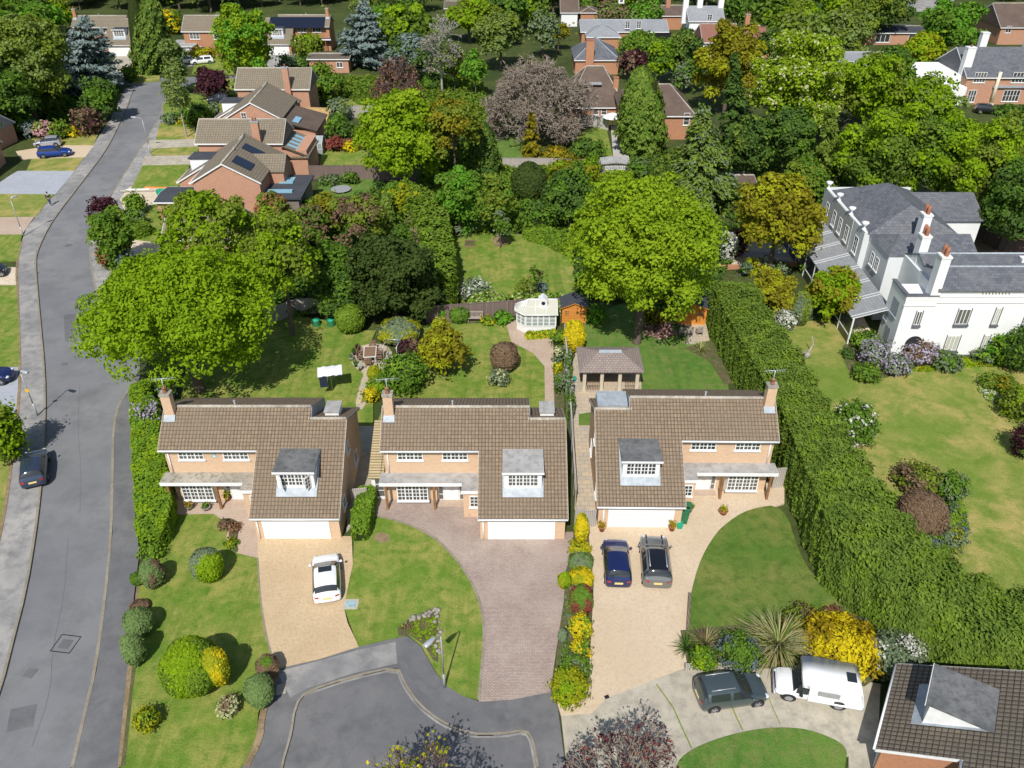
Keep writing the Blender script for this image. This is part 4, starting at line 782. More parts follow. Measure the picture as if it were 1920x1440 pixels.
b = MB(); b.extr([(0, 0), (0, 2.9), (8, 2.9), (8, 0)], 0, 4.6); ow = b.build('rear_wing', M['brick_red'], r2); ow.matrix_basis = Matrix.Translation((12.2, 12.3, 0)) @ Matrix.Rotation(R(90), 4, 'Z')
b = MB(); b.grid([[(12.5, 12.2, 4.3), (4, 12.2, 4.3)], [(12.5, 17.2, 2.9), (4, 17.2, 2.9)]], 0, False, False); b.grid([[(12.5, 12.2, 4.15), (4, 12.2, 4.15)], [(12.5, 17.2, 2.75), (4, 17.2, 2.75)]], 0, False, False); b.build('wing_roof', M['roof_plain'], r2)
b = MB(); b.fbox((11.4, 13.6, 3.98), (-1, 0, 0), (0, .963, -.27), 0, 0, -.1, 2.4, .9, .0); b.build('roof_light', M['sky_glass'], r2)
# half hidden house under the big trees by the road
block('house', 'brick house mostly hidden under the tall olive tree beside the road, brown roof', 'house', G(318, 486, 0), R(-4), 8.0, 6.0, 2.5, 4.9)
block('garage', 'small brick garage with dark flat-pitched roof behind the purple shrub by the road', 'garage', G(302, 412, 0), 0, 4.0, 4.5, 2.3, 2.55, roof='felt_dark', ridge=False)
# far houses along the top
FF = dict(wallm='brick_orange', roofm='roof_far', det=False, bay=False, sidewin=False, rearbox=False, dormm='felt_dark', canopy='felt_dark', pipes=False)
t3, XT, zfT, *_ = house('far brick house with a wide black solar array on its roof, top of the photo', (-51.0, 178.6, .02), 0, 1, L=13.0, **FF)
b = MB(); n = Vector((0, 1, .72)).normalized(); b.fbox((.8, 3.0, zfT(3.0) + .1), (1, 0, 0), tuple(n), 0, 0, 0, 11.4, 2.9, .05); b.build('solar_panel', M['solar'], t3)
t1 = house('far brick house at top left between the blue cedar and dark cone tree', (-77.6, 177.8, .02), 0, -1, L=13.2, **FF)[0]
t2 = block('house', 'far brick house at the top between the dark cone tree and the lime green tree', 'house', (-66.6, 177.5), 0, 12, 6.4, 4.9, 7.3, wall='brick_orange', wins=[('f', 1.2, 3.4, 2.0, 1.2, 3, 2, 1), ('f', 1.0, .8, 2.6, 1.2, 4, 2, 1), ('f', 6, 3.4, 2, 1.2, 3, 2, 1)])
g2 = block('garage', 'far white garage with grey flat roof beside parked white cars', 'garage', G(322, 111), 0, 4.8, 5.5, 2.5, 2.65, wall='brick_orange', roof='felt_pale', ridge=False)
b = MB(); b.box(.4, -.06, 0, 4.4, .05, 2.2); b.build('garage_door', M['white'], g2)
block('bungalow', 'low pink-roofed outbuilding right of the far lime green tree', 'outbuilding', G(582, 137), 0, 7.5, 5, 2.6, 3.0, roof='roof_brown', wins=[('f', 5.2, 1, 1.2, 1, 2, 1, 1)])
block('house', 'brick house cut by the left edge, garden shed roof beside the blue parked car', 'house', (-84.5, 117), R(-8), 9.0, 7.5, 2.8, 5.6, roof='slate_grey', fascia='white')
block('house', 'brick house cut by the left edge, white gable window facing the pale grey drive', 'house', G(-165, 350, 0), R(8), 9.0, 8, 2.9, 6.0, wins=[('r', 2.5, 1.2, 1.0, 1.2, 2, 2, 1)])
def PY(px, py, Y):
    u = (px - 960) / CF; v = (720 - py) / CF; t = Y / (cT + v * sT); return u * t, CH + t * (-sT + v * cT)
def PX(px, py, X):
    u = (px - 960) / CF; v = (720 - py) / CF; t = X / u; return t * (cT + v * sT), CH + t * (-sT + v * cT)
def bpx(name, label, cat, x0, x1, yb, ye, yr, D, **k):
    X0, Y = G(x0, yb); X1, _ = G(x1, yb); ze = PY(x0, ye, Y - .3)[1]; zr = PY((x0 + x1) / 2, yr, Y + D / 2)[1]; zr = max(ze + .6, min(zr, ze + D * .55))
    return block(name, label, cat, (X0, Y), 0, X1 - X0, D, ze, zr, **k)
# ------------------------------------------------------------------ white villa on the right
vx, vy = 33.7, 62.2
v = thing('villa', 'large white stuccoed villa with slate roofs, urns and tall terracotta-potted chimneys', 'villa', (vx, vy, .02))
zf_ = PY(1770, 543, vy)[1]
b = MB(); FL = 26; FY = 6.8; gx = 2.6                        # front range
b.box(gx, 0, 0, FL, FY, zf_, 0); b.face([(gx - .02, .0, zf_), (gx - .02, 2.0, zf_ + 1.0), (gx - .02, 3.3, zf_ + .5), (gx - .02, 4.7, zf_ + .95), (gx - .02, FY, zf_)], 1)
b.box(gx - .25, .35, 0, gx - .005, FY, zf_ - .0, 1); b.build('wall', [M['white_wall'], M['shaded_white']], v)  # side wall: white stucco, its shade painted in as a duller white
b = MB(); z = zf_
for (y0, z0, y1, z1) in ((-.25, z - .1, 2.0, z + 1.05), (2.0, z + 1.05, 3.3, z + .5), (3.3, z + .5, 4.7, z + 1.0), (4.7, z + 1.0, FY + .3, z - .1)):
    b.extr([(y0, z0), (y1, z1), (y1, z1 + .12), (y0, z0 + .12)], gx - .1, FL + .2)
rf = b.build('roof', M['slate'], v)
b = MB(); b.tube((gx - .1, 2.0, z + 1.16), (FL, 2.0, z + 1.16), .1, n=6); b.tube((gx - .1, 4.7, z + 1.12), (FL, 4.7, z + 1.12), .1, n=6); b.build('ridge_tiles', M['lead'], rf)
b = MB(); b.extr([(3.6, z + .7), (3.6, z + 1.1), (4.3, z + 1.1)], 11.2, 12.6); b.build('roof_dormer', M['white'], v)
b = MB(); b.box(gx, -.06, z - .75, FL, -.001, z - .62); b.box(gx, -.08, z - 1.3, FL, -.001, z - 1.22); b.box(gx, -.12, 0, FL, -.001, .35, 1); b.box(gx - .1, -.2, z - .14, FL + .2, -.05, z - .02); b.build('cornice', [M['white'], M['slate']], v)
b = MB()
for x0 in (6.4, 11.6): 
    for i in range(9): b.box(x0 + i * .28, -.15, z - .35, x0 + i * .28 + .1, -.002, z - .15)
b.build('eaves_brackets', M['concrete_pale'], v)
# corner block
cz = PY(1700, 563, vy)[1]; b = MB(); b.box(0, -.12, 0, gx + .1, 3.0, cz, 0); b.build('corner_block', M['white_wall'], v)
b = MB(); b.box(-.02, -.14, cz - .002, gx + .12, .2, cz + .42, 0); b.box(-.02, .2, cz - .002, .25, 3.0, cz + .42, 0); b.box(-.07, -.19, cz + .42, gx + .16, .25, cz + .5, 1); b.box(-.07, .25, cz + .42, .3, 3.05, cz + .5, 1); b.box(-.08, -.2, cz - .5, gx + .1, -.121, cz - .42, 0); b.build('parapet', [M['white'], M['slate']], v)
b = MB()
for (y0, z0, w_, h_) in ((.7, 3.7, 1.3, 1.5), (.9, .8, 1.0, 1.6), (2.1, 2.6, .6, .7)): b.fbox((0, y0 + w_, z0), (0, -1, 0), (0, 0, 1), 0, 0, 0, w_, h_, .012); b.fbox((0, y0 + w_, z0), (0, -1, 0), (0, 0, 1), -.08, -.1, 0, w_ + .08, 0, .10)
b.build('blind_recess', M['lead'], v)
def vwin(px0, py0, px1, py1, c=2, r=3, p=1, gl='glass'):
    xa, za = PY(px0, py1, vy); xb, zb_ = PY(px1, py0, vy); xa -= vx; xb -= vx
    off = -.13 if xa < gx - .3 else -.001
    window(v, (xa, off + (.0), za), (1, 0, 0), xb - xa, zb_ - za, c, r, p, glass=gl, fw=.05, dz=.03, sill=False)
    b = MB(); b.box(xa - .12, off - .2, za - .2, xb + .12, off - .001, za - .01); b.build('window_sill', M['slate'], v)
    b = MB(); b.box(xa - .09, off - .03, za - .01, xa - .005, off, zb_ + .08); b.box(xb + .005, off - .03, za - .01, xb + .1, off, zb_ + .08); b.build('window_reveal', M['slate'], v)
vwin(1711, 583, 1729, 608); vwin(1789, 580, 1822, 608, 3); vwin(1858, 578, 1879, 608, 2, 4, 1, 'glass_cream'); vwin(1916, 577, 1950, 608, 3)
vwin(1768, 630, 1801, 657, 3, 4, 1, 'glass_cream'); vwin(1836, 629, 1857, 657, 2, 4, 1, 'glass_cream'); vwin(1905, 627, 1940, 657, 3)
xa, za = PY(1690, 660, vy); xa -= vx; b = MB(); pts = [(xa, -.15, .3), (xa + 1.5, -.15, .3), (xa + 1.5, -.15, 1.6)] + [(xa + .75 + .75 * math.cos(t), -.15, 1.6 + .75 * math.sin(t)) for t in [math.pi * i / 10 for i in range(11)]] ; b.face(pts); b.build('arched_window', M['glass'], v)
# west range with parapet, urns and verandah
wy0, wy1, wx1 = 11.6, 23.5, 9.5; wz = 7.0
b = MB(); b.box(.4, wy0, 0, wx1, wy1, wz - .3, 0); b.box(.35, 14.6, 0, .399, wy1 + .05, wz - .05, 1); b.box(.4, wy0, wz - .3, .7, wy1, wz, 0); b.box(.4, wy1 - .3, wz - .3, wx1, wy1, wz, 0); b.box(1.0, 6.81, 0, 9, 11.59, zf_ - .2, 2); b.build('west_range', [M['shaded_white'], M['grey_wall'], M['shaded_white']], v)
b = MB(); c0 = (.75, wy0, wz - .25); c1 = (wx1, wy0, wz - .25); c2 = (wx1, wy1 - .35, wz - .25); c3 = (.75, wy1 - .35, wz - .25); r0 = (5.1, 13.5, 9.0); r1 = (5.1, wy1 - 4, 9.0)
b.face([c0, c1, r0]); b.face([c1, c2, r1, r0]); b.face([c2, c3, r1]); b.face([c3, c0, r0, r1]); b.face([(.9, 6.7, zf_ - .15), (9.2, 6.7, zf_ - .15), (9.2, 9.2, zf_ + 1.0), (2.6, 9.2, zf_ + 1.0)]); b.face([(9.2, 11.7, zf_ - .15), (.9, 11.7, zf_ - .15), (2.6, 9.2, zf_ + 1.0), (9.2, 9.2, zf_ + 1.0)]); b.face([(.9, 11.7, zf_ - .15), (.9, 6.7, zf_ - .15), (2.6, 9.2, zf_ + 1.0)]); b.build('west_roof', M['slate'], v)
b = MB()
for y in (12.2, 15.9, 19.6, 23.0): b.lathe((.5, y, wz), [(0, 0), (.22, 0), (.22, .1), (.08, .18), (.1, .3), (.3, .55), (.34, .72), (.2, .74), (0, .66)], 10); 
for i, y in enumerate((12.2, 15.9, 19.6, 23.0)): q = MB().lathe((.5, y, wz), [(.22, 0), (.22, .12), (.08, .2), (.1, .34), (.32, .6), (.36, .78), (.2, .8), (0, .7)], 10); q.build('urn', M['white'], v)
b = MB(); b.box(9.6, 18.2, 0, 15.3, 25.2, 5.4, 0); b.build('north_block', M['white_wall'], v); b = MB(); p = [(9.3, 17.9, 5.4), (15.6, 17.9, 5.4), (15.6, 25.5, 5.4), (9.3, 25.5, 5.4)]; b.face([p[0], p[1], (15.4, 21.5, 7.2), (7, 21.5, 7.2)]); b.face([p[2], p[3], (7, 21.5, 7.2), (15.4, 21.5, 7.2)]); b.face([p[1], p[2], (15.4, 21.5, 7.2)]); b.build('north_roof', M['slate'], v)
for (y, z0, w_, h_) in ((21.3, 4.3, .9, 1.6), (19.0, 4.3, .9, 1.6), (17.1, 4.3, .9, 1.6), (15.1, 4.3, .9, 1.6)): window(v, (.35, y + w_, z0), (0, -1, 0), w_, h_, 1, 3, 2, fw=.06)
for (y, z0, w_, h_, x) in ((12.5, 4.2, 1.0, 1.7, .4), (8.4, 4.3, .8, 1.3, 1.0), (9.6, 4.3, .8, 1.3, 1.0)): window(v, (x - .001, y + w_, z0), (0, -1, 0), w_, h_, 1, 3, 2, fw=.06, mat='white')
for (bx_, by_, zb_, ty_) in ((1758, 521, 7.8, 478), (1724, 477, 7.6, 440), (1729, 430, 7.8, 400)):
    x, y = G(bx_, by_, zb_); z1 = PY(bx_, ty_, y)[1] ; x -= vx; y -= vy; z0 = 6.2; z1 = max(z1, 9.0)
    c = chimney(v, x, y, z0, z1, .8, .95, 'white_wall', pots=0, cap='white'); 
    for dy in (-.25, .25): q = MB().lathe((x, y + dy, z1), [(.16, 0), (.18, .45), (.14, .8), (.0, .8)], 10); q.build('chimney_pot', M['terracotta'], c)
b = MB(); y0, y1 = 2.2, 24.5; n = 8
vr = thing('verandah', 'glazed lean-to verandah with dark roof bands along the left side of the white villa', 'verandah', (vx, vy, .02)); tag(vr, cat='verandah')
b.grid([[(.33, y0, 3.75), (.33, y1, 3.75)], [(-3.0, y0, 2.75), (-3.0, y1, 2.75)]], 0, False, False); b.build('roof', M['slate_grey'], vr)
for i in range(n + 1):
    y = y0 + (y1 - y0) * i / n
    for k in (0, .4) if i < n else (0,): b = MB(); b.fbox((.33, y + k, 3.76), (-.958, 0, -.287), (0, 1, 0), 0, 0, 0, 3.5, .10, .02); b.build('glazing_bar', M['shaded_white'], vr)
b = MB()
for i in range(n + 1): y = y0 + (y1 - y0) * i / n; b.box(-2.98, y - .06, 0, -2.86, y + .06, 2.75)
b.box(-2.98, y0, 2.62, -2.86, y1, 2.74); b.box(-2.97, y0, .9, -2.88, y1, 1.0); b.build('glazing_frame', M['white'], vr)
b = MB(); b.box(-2.93, y0, .05, -2.90, y1, 2.6); b.build('glass_wall', M['glass'], vr)
# ------------------------------------------------------------------ far houses
w3 = [('f', 9.2, 3.3, 1.0, 1.5, 2, 4, 1), ('f', 11.6, 3.3, 1.0, 1.5, 2, 4, 1)]
mh = bpx('house', 'far long brick house with pale grey slate roof and a small white cupola', 'house', 1090, 1249, 84, 60, 37, 8.5, wall='brick_orange', roof='slate_grey', wins=w3)
q = MB(); q.box(7.9, 3.7, 7.6, 9.1, 4.9, 9.4, 0); q.prism([(7.8, 3.6), (9.2, 3.6), (9.2, 5), (7.8, 5)], 9.4, 9.55, 1); q.grid([[(7.8, 3.6, 9.55), (9.2, 3.6, 9.55), (9.2, 5, 9.55), (7.8, 5, 9.55)], [(8.5, 4.3, 10.3)] * 4], 1, True, False); q.box(8.2, 3.66, 7.9, 8.8, 3.69, 9.1, 2); q.build('cupola', [M['white'], M['lead'], M['glass']], mh)
q = MB(); q.box(14.2, -.04, .2, 19.2, .02, 2.6); q.build('car_port', M['black'], mh)
bpx('house', 'far brick wing with hipped grey slate roof, left of the white cupola', 'house', 1100, 1160, 92, 70, 45, 8.5, wall='brick_orange', roof='slate_grey', hip=3.4)
hb = bpx('house', 'far brick house with blue-grey slate hipped roof behind the tall brick chimney', 'house', 1078, 1158, 140, 113, 70, 10, wall='brick_orange', roof='slate', hip=4.2)
chimney(hb, 2.6, -.45, 0, 6.4, 1.5, .8, 'brick_orange', pots=0, cap='terracotta')
bt = bpx('house', 'far brick house with a very large plain brown tiled roof beside the white parasol terrace', 'house', 1066, 1168, 226, 202, 124, 13, wall='brick_orange', roof='roof_plain', hip=3.0, wins=[('f', 5.2, .9, .9, 1.0, 1, 2, 1), ('f', 3.9, .9, .9, 1.0, 1, 2, 1)])
chimney(bt, 7.6, 3.2, 1.5, 6.0, .8, .8, 'brick_orange', pots=0, cap='terracotta')
q = MB(); q.box(3.3, 2.6, 4.9, 5.3, 3.6, 5.1); q.build('roof_light', M['steel'], bt)
bpx('house', 'far brick house with dark brown hipped roof behind the tall green cone tree', 'house', 1166, 1296, 262, 218, 158, 12, wall='brick_orange', roof='roof_plain', hip=3.0, wins=[('f', 9.0, 2.2, .9, 1.8, 1, 3, 1)])
wh = bpx('house', 'far tall white rendered house with grey slate roof and red chimney pots', 'house', 1288, 1350, 88, 40, 12, 8, wall='white_wall', roof='slate_grey', wins=[('f', 3.6, 5.0, 1.0, 1.5, 2, 3, 1)])
for x in (-.5, 2.5, 7.0): c = chimney(wh, x, 4, 4, 11.2, 1.1, 1.0, 'white_wall', pots=2, cap='white')
bpx('house', 'far white-walled house with a rust red roof below the tall white house', 'house', 1316, 1380, 108, 80, 45, 9, wall='white_wall', roof='roof_red', wins=[('f', 2, 2.5, 1.2, 1.2, 2, 2, 1)])
hr = bpx('house', 'far rust red roofed house behind the ochre tree crown', 'house', 1380, 1470, 108, 86, 48, 10, wall='brick_orange', roof='roof_red', hip=3.5); chimney(hr, 2.5, 5, 3, 7.4, .9, .9, 'brick_orange', pots=2)
bpx('house', 'far house with small brown roof and timber framed white wall at the top edge', 'house', 1052, 1082, 50, 24, -10, 7, wall='white_wall', roof='roof_plain'); bpx('house', 'far small brick house with hipped roof at the top edge beside the white cupola', 'house', 1088, 1120, 48, 24, 12, 6, wall='brick_orange', roof='roof_plain', hip=2.4)
bpx('house', 'far brick house with twin chimneys left of the tall white house', 'house', 1240, 1288, 56, 30, 10, 7, wall='brick_orange', roof='roof_plain', chim=[(1.5, 3, 9, 1, .8)])
bpx('pavilion', 'far low dark pavilion with open front under tall trees', 'pavilion', 1622, 1730, 84, 62, 50, 8, wall='brick_red', roof='felt_dark', wins=[('f', 2, .5, 3, 1.6, 3, 1, 1), ('f', 9, .5, 4, 1.6, 3, 1, 1)])
fl = bpx('apartment_block', 'brick apartment block with long dark slate roof and cream columns, upper right', 'apartment block', 1800, 1990, 196, 146, 88, 12, wall='brick_red', roof='slate', ridge=False, wins=[('f', 1.0, 3.6, 2.0, 1.7, 4, 2, 1), ('f', .8, .4, 1.4, 2.0, 3, 2, 1), ('f', 7.4, 3.6, 2.4, 1.7, 4, 2, 1), ('f', 6.8, .5, 2.8, 1.9, 5, 2, 1), ('f', 14, .5, 2.4, 1.9, 4, 2, 1), ('f', 14, 3.6, 2.4, 1.7, 4, 2, 1)])
for x in (5.0, 11.6): q = MB(); q.tube((x, -.35, 0), (x, -.35, 5.4), .28, n=10); q.box(x - .35, -.7, 0, x + .35, 0, .3); q.build('column', M['cream'], fl)
q = MB(); q.box(4.6, -.35, 2.8, 18, -.01, 3.15); q.build('balcony_band', M['lead'], fl)
chimney(fl, .3, 2.4, 2, 8.8, 1.4, 1.2, 'white_wall', pots=1, cap='white'); chimney(fl, 5.5, 9, 5, 9.8, 1.2, 1, 'white_wall', pots=0, cap='white'); chimney(fl, 13.5, 9, 5, 9.8, 1.2, 1, 'white_wall', pots=0, cap='white')
q = MB(); q.box(-9, 2, 0, -.05, 11, 4.4, 0); q.box(-4, -.8, 0, -.05, 1.99, 3.0, 0); q.build('white_annexe', M['white_wall'], fl)
bpx('house', 'far white rendered house seen through the pale green tree crowns', 'house', 1570, 1700, 160, 122, 98, 10, wall='white_wall', roof='slate_grey', wins=[('f', 1 + 2.6 * i, 2.5, 1.1, 1.7, 2, 3, 1) for i in range(5)])
bpx('house', 'far large grey-brown roofed house cut by the top right corner', 'house', 1868, 1990, 84, 52, 6, 12, wall='brick_red', roof='roof_plain', wins=[('f', 1, 2.4, 1.2, 1.4, 2, 2, 1)])
bpx('house', 'far house with pale brown gable roof almost hidden behind the bare white birch', 'house', 835, 868, 26, 16, 2, 6, wall='brick_orange', roof='roof_brown')
bpx('outbuilding', 'small brown roofed building in the dark trees left of the amber magnolia', 'outbuilding', 1385, 1412, 378, 352, 330, 5, wall='brick_orange', roof='roof_plain')
# neighbouring house cut by the bottom right corner
A_ = Vector((*G(1683, 1245, 2.22), 0)); n_ = Vector((math.cos(R(-31.2)), math.sin(R(-31.2)), 0)); o_ = A_ + n_ * .28 + Vector((-.518, -.855, 0)) * .14
bh = house('brown tiled catslide house cut by the bottom right corner, steep dormer facing left', (o_.x, o_.y, .02), R(-121.2), 1, vm='white', wallm='brick_orange', roofm='roof_brown', gw=5.5, yw=3.5, yr=6.4, sl=.58, dorm=(1.35, 3.75), dormm='roof_felt', canopy=None, bay=False, rearbox=False, sidewin=False, pipes=False)[0]
# ------------------------------------------------------------------ garden buildings
X0, Y0 = G(985, 627); sh = thing('summerhouse', 'white glazed summerhouse with pale panelled roof and a small round-windowed gablet', 'summerhouse', (X0, Y0, .15))
fp = [(0, 0), (3.0, 0), (3.0, 2.7), (0, 2.7), (-.85, 1.9), (-.85, .8)]; b = MB(); b.prism(fp, 0, .75); b.build('wall', M['white'], sh)
for (o, r, L_, c_) in (((0, 0, .76), (1, 0, 0), 3.0, 5), ((-.85, .8, .76), Vector((.85, -.8, 0)).normalized(), 1.167, 2), ((-.85, 1.9, .76), (0, -1, 0), 1.1, 2), ((3.0, 0, .76), (0, 1, 0), 2.7, 4), ((3, 2.7, .76), (-1, 0, 0), 3.0, 5), ((0, 2.7, .76), Vector((-.85, -.8, 0)).normalized(), 1.167, 2)): window(sh, o, r, L_, 1.35, c_, 3, 1, glass='glass_pale', sill=False, fw=.09)
b = MB(); ov = [(-.1, -.18), (3.15, -.18), (3.15, 2.88), (-.1, 2.88), (-1.02, 2.0), (-1.02, .7)]; ra, rb = (.35, 1.35, 3.1), (3.15, 1.35, 3.1); E_ = [(x, y, 2.13) for x, y in ov]
for q in ([E_[0], E_[1], rb, ra], [E_[2], E_[3], ra, rb], [E_[5], E_[0], ra], [E_[4], E_[5], ra], [E_[3], E_[4], ra], [E_[1], E_[2], rb]): b.face(q)
sr = b.build('roof', M['glass_cream'], sh); b = MB()
for q in (0, 3.25 / 3, 6.5 / 3, 3.25): b.tube((-.1 + q, -.18, 2.15), (max(.35, -.1 + q), 1.35, 3.12), .035, n=4); b.tube((-.1 + q, 2.88, 2.15), (max(.35, -.1 + q), 1.35, 3.12), .035, n=4)
for p in E_: b.tube(p, ra if p[0] < 1 else rb, .035, n=4)
for i in range(4): p = Vector(E_[5]).lerp(Vector(E_[0]), i / 4); b.tube(p, ra, .025, n=4); p = Vector(E_[4]).lerp(Vector(E_[5]), i / 4); b.tube(p, ra, .025, n=4)
b.tube(ra, rb, .06, n=6)
for i in range(6): b.tube(E_[i], E_[(i + 1) % 6], .06, n=6)
b.tube((-.1, .58, 2.64), (3.15, .58, 2.64), .03, n=4); b.build('glazing_bars', M['white'], sr)
b = MB(); b.extr([(.55, 2.5), (.55, 3.3), (1.35, 3.3), (1.35, 2.9)], 1.35, 2.15); b.face([(1.3, .5, 3.28), (2.2, .5, 3.28), (1.75, .5, 3.65)]); b.face([(1.3, .5, 3.28), (1.75, .5, 3.65), (1.75, 1.6, 3.65), (1.3, 1.6, 3.28)]); b.face([(2.2, .5, 3.28), (1.75, .5, 3.65), (1.75, 1.6, 3.65), (2.2, 1.6, 3.28)]); sh.scale = (.94, .94, .94); gbt = b.build('gablet', M['white'], sh, norm=False); q = MB(); q.tube((1.75, .54, 3.05), (1.75, .53, 3.05), .2, n=14); q.build('round_window', M['black'], gbt)
def shed(label, px, py, w_, d_, h_, mat, wins, roof='felt_dark', rz=0.0, cat='shed', apex=.45, door=True):
    X, Y = G(px, py); t = thing('garden_shed', label, cat, (X, Y, .12), rz); b = MB(); b.face([(0, 0, 0), (w_, 0, 0), (w_, 0, h_), (w_ / 2, 0, h_ + apex), (0, 0, h_)]); b.face([(0, d_, 0), (w_, d_, 0), (w_, d_, h_), (w_ / 2, d_, h_ + apex), (0, d_, h_)]); b.face([(0, 0, 0), (0, d_, 0), (0, d_, h_), (0, 0, h_)]); b.face([(w_, 0, 0), (w_, d_, 0), (w_, d_, h_), (w_, 0, h_)]); b.build('wall', M[mat], t)
    b = MB(); 
    for s_ in (0, 1):
        x0 = -.15 if not s_ else w_ + .15; b.face([(x0, -.2, h_ - .04), (w_ / 2, -.2, h_ + apex + .05), (w_ / 2, d_ + .15, h_ + apex + .05), (x0, d_ + .15, h_ - .04)]); b.face([(x0, -.2, h_ - .12), (w_ / 2, -.2, h_ + apex - .03), (w_ / 2, -.2, h_ + apex + .05), (x0, -.2, h_ - .04)], 1)
    b.build('roof', [M[roof], M[mat]], t, norm=False)
    for x in wins: window(t, (x, 0, h_ * .52), (1, 0, 0), .5, .5, 2, 2, 1, mat='white' if mat != 'shed_orange' else 'shed_orange', sill=False, fw=.05)
    if door:
        b = MB(); b.box(w_ / 2 - .55, -.03, .05, w_ / 2 - .01, -.001, h_ - .1); b.box(w_ / 2 + .01, -.03, .05, w_ / 2 + .55, -.001, h_ - .1); b.build('door', M[mat], t)
    return t
shed('orange timber garden shed with grey felt roof beside the white summerhouse', 1053, 608, 2.35, 2.0, 1.75, 'shed_orange', (.25, 1.6))
shed('orange timber shed half shaded under the large lime green tree, next to the conifer hedge', 1268, 610, 2.7, 2.1, 1.85, 'shed_orange', (.3, 1.9), rz=R(-4))
shed('weathered grey timber shed with a wide glazed front beyond the gardens', 1128, 332, 3.6, 2.4, 1.75, 'shed_grey', (.4, 1.0, 1.6, 2.2, 2.7), apex=.12, roof='felt_pale', door=False)
X0, Y0 = G(1092, 736); gz = thing('garden_pavilion', 'open garden pavilion with hipped shingle roof and pale posts, directly behind the right house', 'pavilion', (X0, Y0, .15))
W_, D_ = 4.6, 3.2; b = MB(); e = [(-.4, -.4, 2.15), (W_ + .4, -.4, 2.15), (W_ + .4, D_ + .4, 2.15), (-.4, D_ + .4, 2.15)]; ra, rb = (1.4, D_ / 2, 3.0), (W_ - 1.4, D_ / 2, 3.0)
b.face([e[0], e[1], rb, ra]); b.face([e[1], e[2], rb]); b.face([e[2], e[3], ra, rb]); b.face([e[3], e[0], ra]); b.face([(p[0], p[1], 2.08) for p in e]); b.build('roof', M['shingle'], gz, norm=False)
b = MB(); b.fbox((1.35, D_ / 2 - .26, 2.92), (1, 0, 0), (0, .92, .39), 0, 0, 0, W_ - 2.7, .3, .03); b.fbox((1.35, D_ / 2 + .03, 3.03), (1, 0, 0), (0, .92, -.39), 0, 0, 0, W_ - 2.7, .3, .03); b.build('ridge_capping', M['lead'], gz)
for x in (.1, 1.55, 3.05, W_ - .1):
    for y in ((0, D_) if x in (.1, W_ - .1) else (0,)): b = MB(); b.box(x - .14, y - .1, 0, x + .14, y + .14, 2.1); b.build('post', M['tan'], gz)
for x in (.3, 3.5):
    b = MB(); b.box(x, -.02, .85, x + 1.1, .04, .92); 
    for i in range(8): b.box(x + .05 + i * .14, -.01, .15, x + .1 + i * .14, .03, .85)
    b.build('balustrade', M['wood_brown'], gz)
b = MB(); b.box(.2, D_ - .1, 0, W_ - .2, D_, 2.0); b.build('back_wall', M['wood_brown'], gz)
X0, Y0 = G(572, 292); gh = thing('greenhouse', 'small aluminium greenhouse against the red-brown fence behind the road row', 'greenhouse', (X0, Y0, .1)); b = MB()
for x in np.linspace(0, 2.6, 5): b.tube((x, 0, 0), (x, 0, 1.6), .03, n=4); b.tube((x, 3, 0), (x, 3, 1.6), .03, n=4); b.tube((x, 0, 1.6), (x, 1.5, 2.3), .03, n=4); b.tube((x, 3, 1.6), (x, 1.5, 2.3), .03, n=4)
for y, z in ((0, 1.6), (1.5, 2.3), (3, 1.6), (0, .8), (3, .8), (.75, 1.95)): b.tube((0, y, z), (2.6, y, z), .035, n=4)
b.build('frame', M['white'], gh); b = MB(); b.extr([(.02, 0), (.02, 1.58), (1.5, 2.27), (2.98, 1.58), (2.98, 0)], .02, 2.58); b.build('glazing', M['glass_pale'], gh)
# ------------------------------------------------------------------ fences and walls
def fence(label, path, h, mat, z0=0.1, cat='fence', post=2.4, th=.06):
    P = [Vector((*G(*p), 0)) for p in path]; o = P[0]; t = thing('fence' if cat == 'fence' else 'garden_wall', label, cat, (o.x, o.y, z0)); b = MB(); pb = []
    for a, c in zip(P, P[1:]):
        d = (c - a); L = d.length; d.normalize(); b.fbox(a - o, d, (0, 0, 1), 0, 0, -th / 2, L, h, th / 2); 
        if cat == 'fence': b.fbox(a - o, d, (0, 0, 1), 0, h, -th, L, h + .05, th)
        for i in range(int(L / post) + 1): pb.append(a - o + d * min(L, i * post))
    b.build('panels' if cat == 'fence' else 'wall', M[mat], t)
    if cat == 'fence':
        for p in pb: q = MB(); q.box(p.x - .06, p.y - .06, 0, p.x + .06, p.y + .06, h + .08); q.build('post', M[mat], t)
    return t
fence('dark brown boarded fence behind the middle garden bench', [(800, 606), (860, 602), (970, 594), (1048, 590)], 1.7, 'boards')
fence('tall grey boarded side fence between the middle and right houses', [(1058, 640), (1068, 780), (1078, 955)], 1.7, 'boards_grey'); fence('grey gate panel beside the right garage', [(1078, 992), (1116, 990)], 1.5, 'boards_grey')
fence('dark brown fence right of the flat grey extension', [(582, 338), (700, 338), (780, 345)], 1.9, 'boards'); fence('new yellow wood fence panels behind the road row', [(577, 226), (622, 228)], 2.0, 'boards_new'); fence('weathered grey fence left of the big yellow-green tree', [(622, 228), (640, 222), (700, 222)], 1.9, 'boards_grey')
fence('red-brown fence behind the greenhouse', [(570, 282), (605, 284), (680, 282)], 1.6, 'boards_red'); fence('grey fence beyond the gardens below the bare beech', [(925, 318), (1010, 318), (1130, 322)], 1.5, 'boards_grey'); fence('pale fence panel under the left house side wall', [(664, 955), (692, 952)], 1.7, 'boards_grey')
fence('low brick wall with pale top near the villa terrace', [(1340, 508), (1450, 502), (1500, 500)], .5, 'brick_orange', cat='wall', th=.25); fence('white garden wall beside the amber tree', [(1355, 465), (1370, 470), (1460, 475)], 2.0, 'white_wall', cat='wall', th=.2)
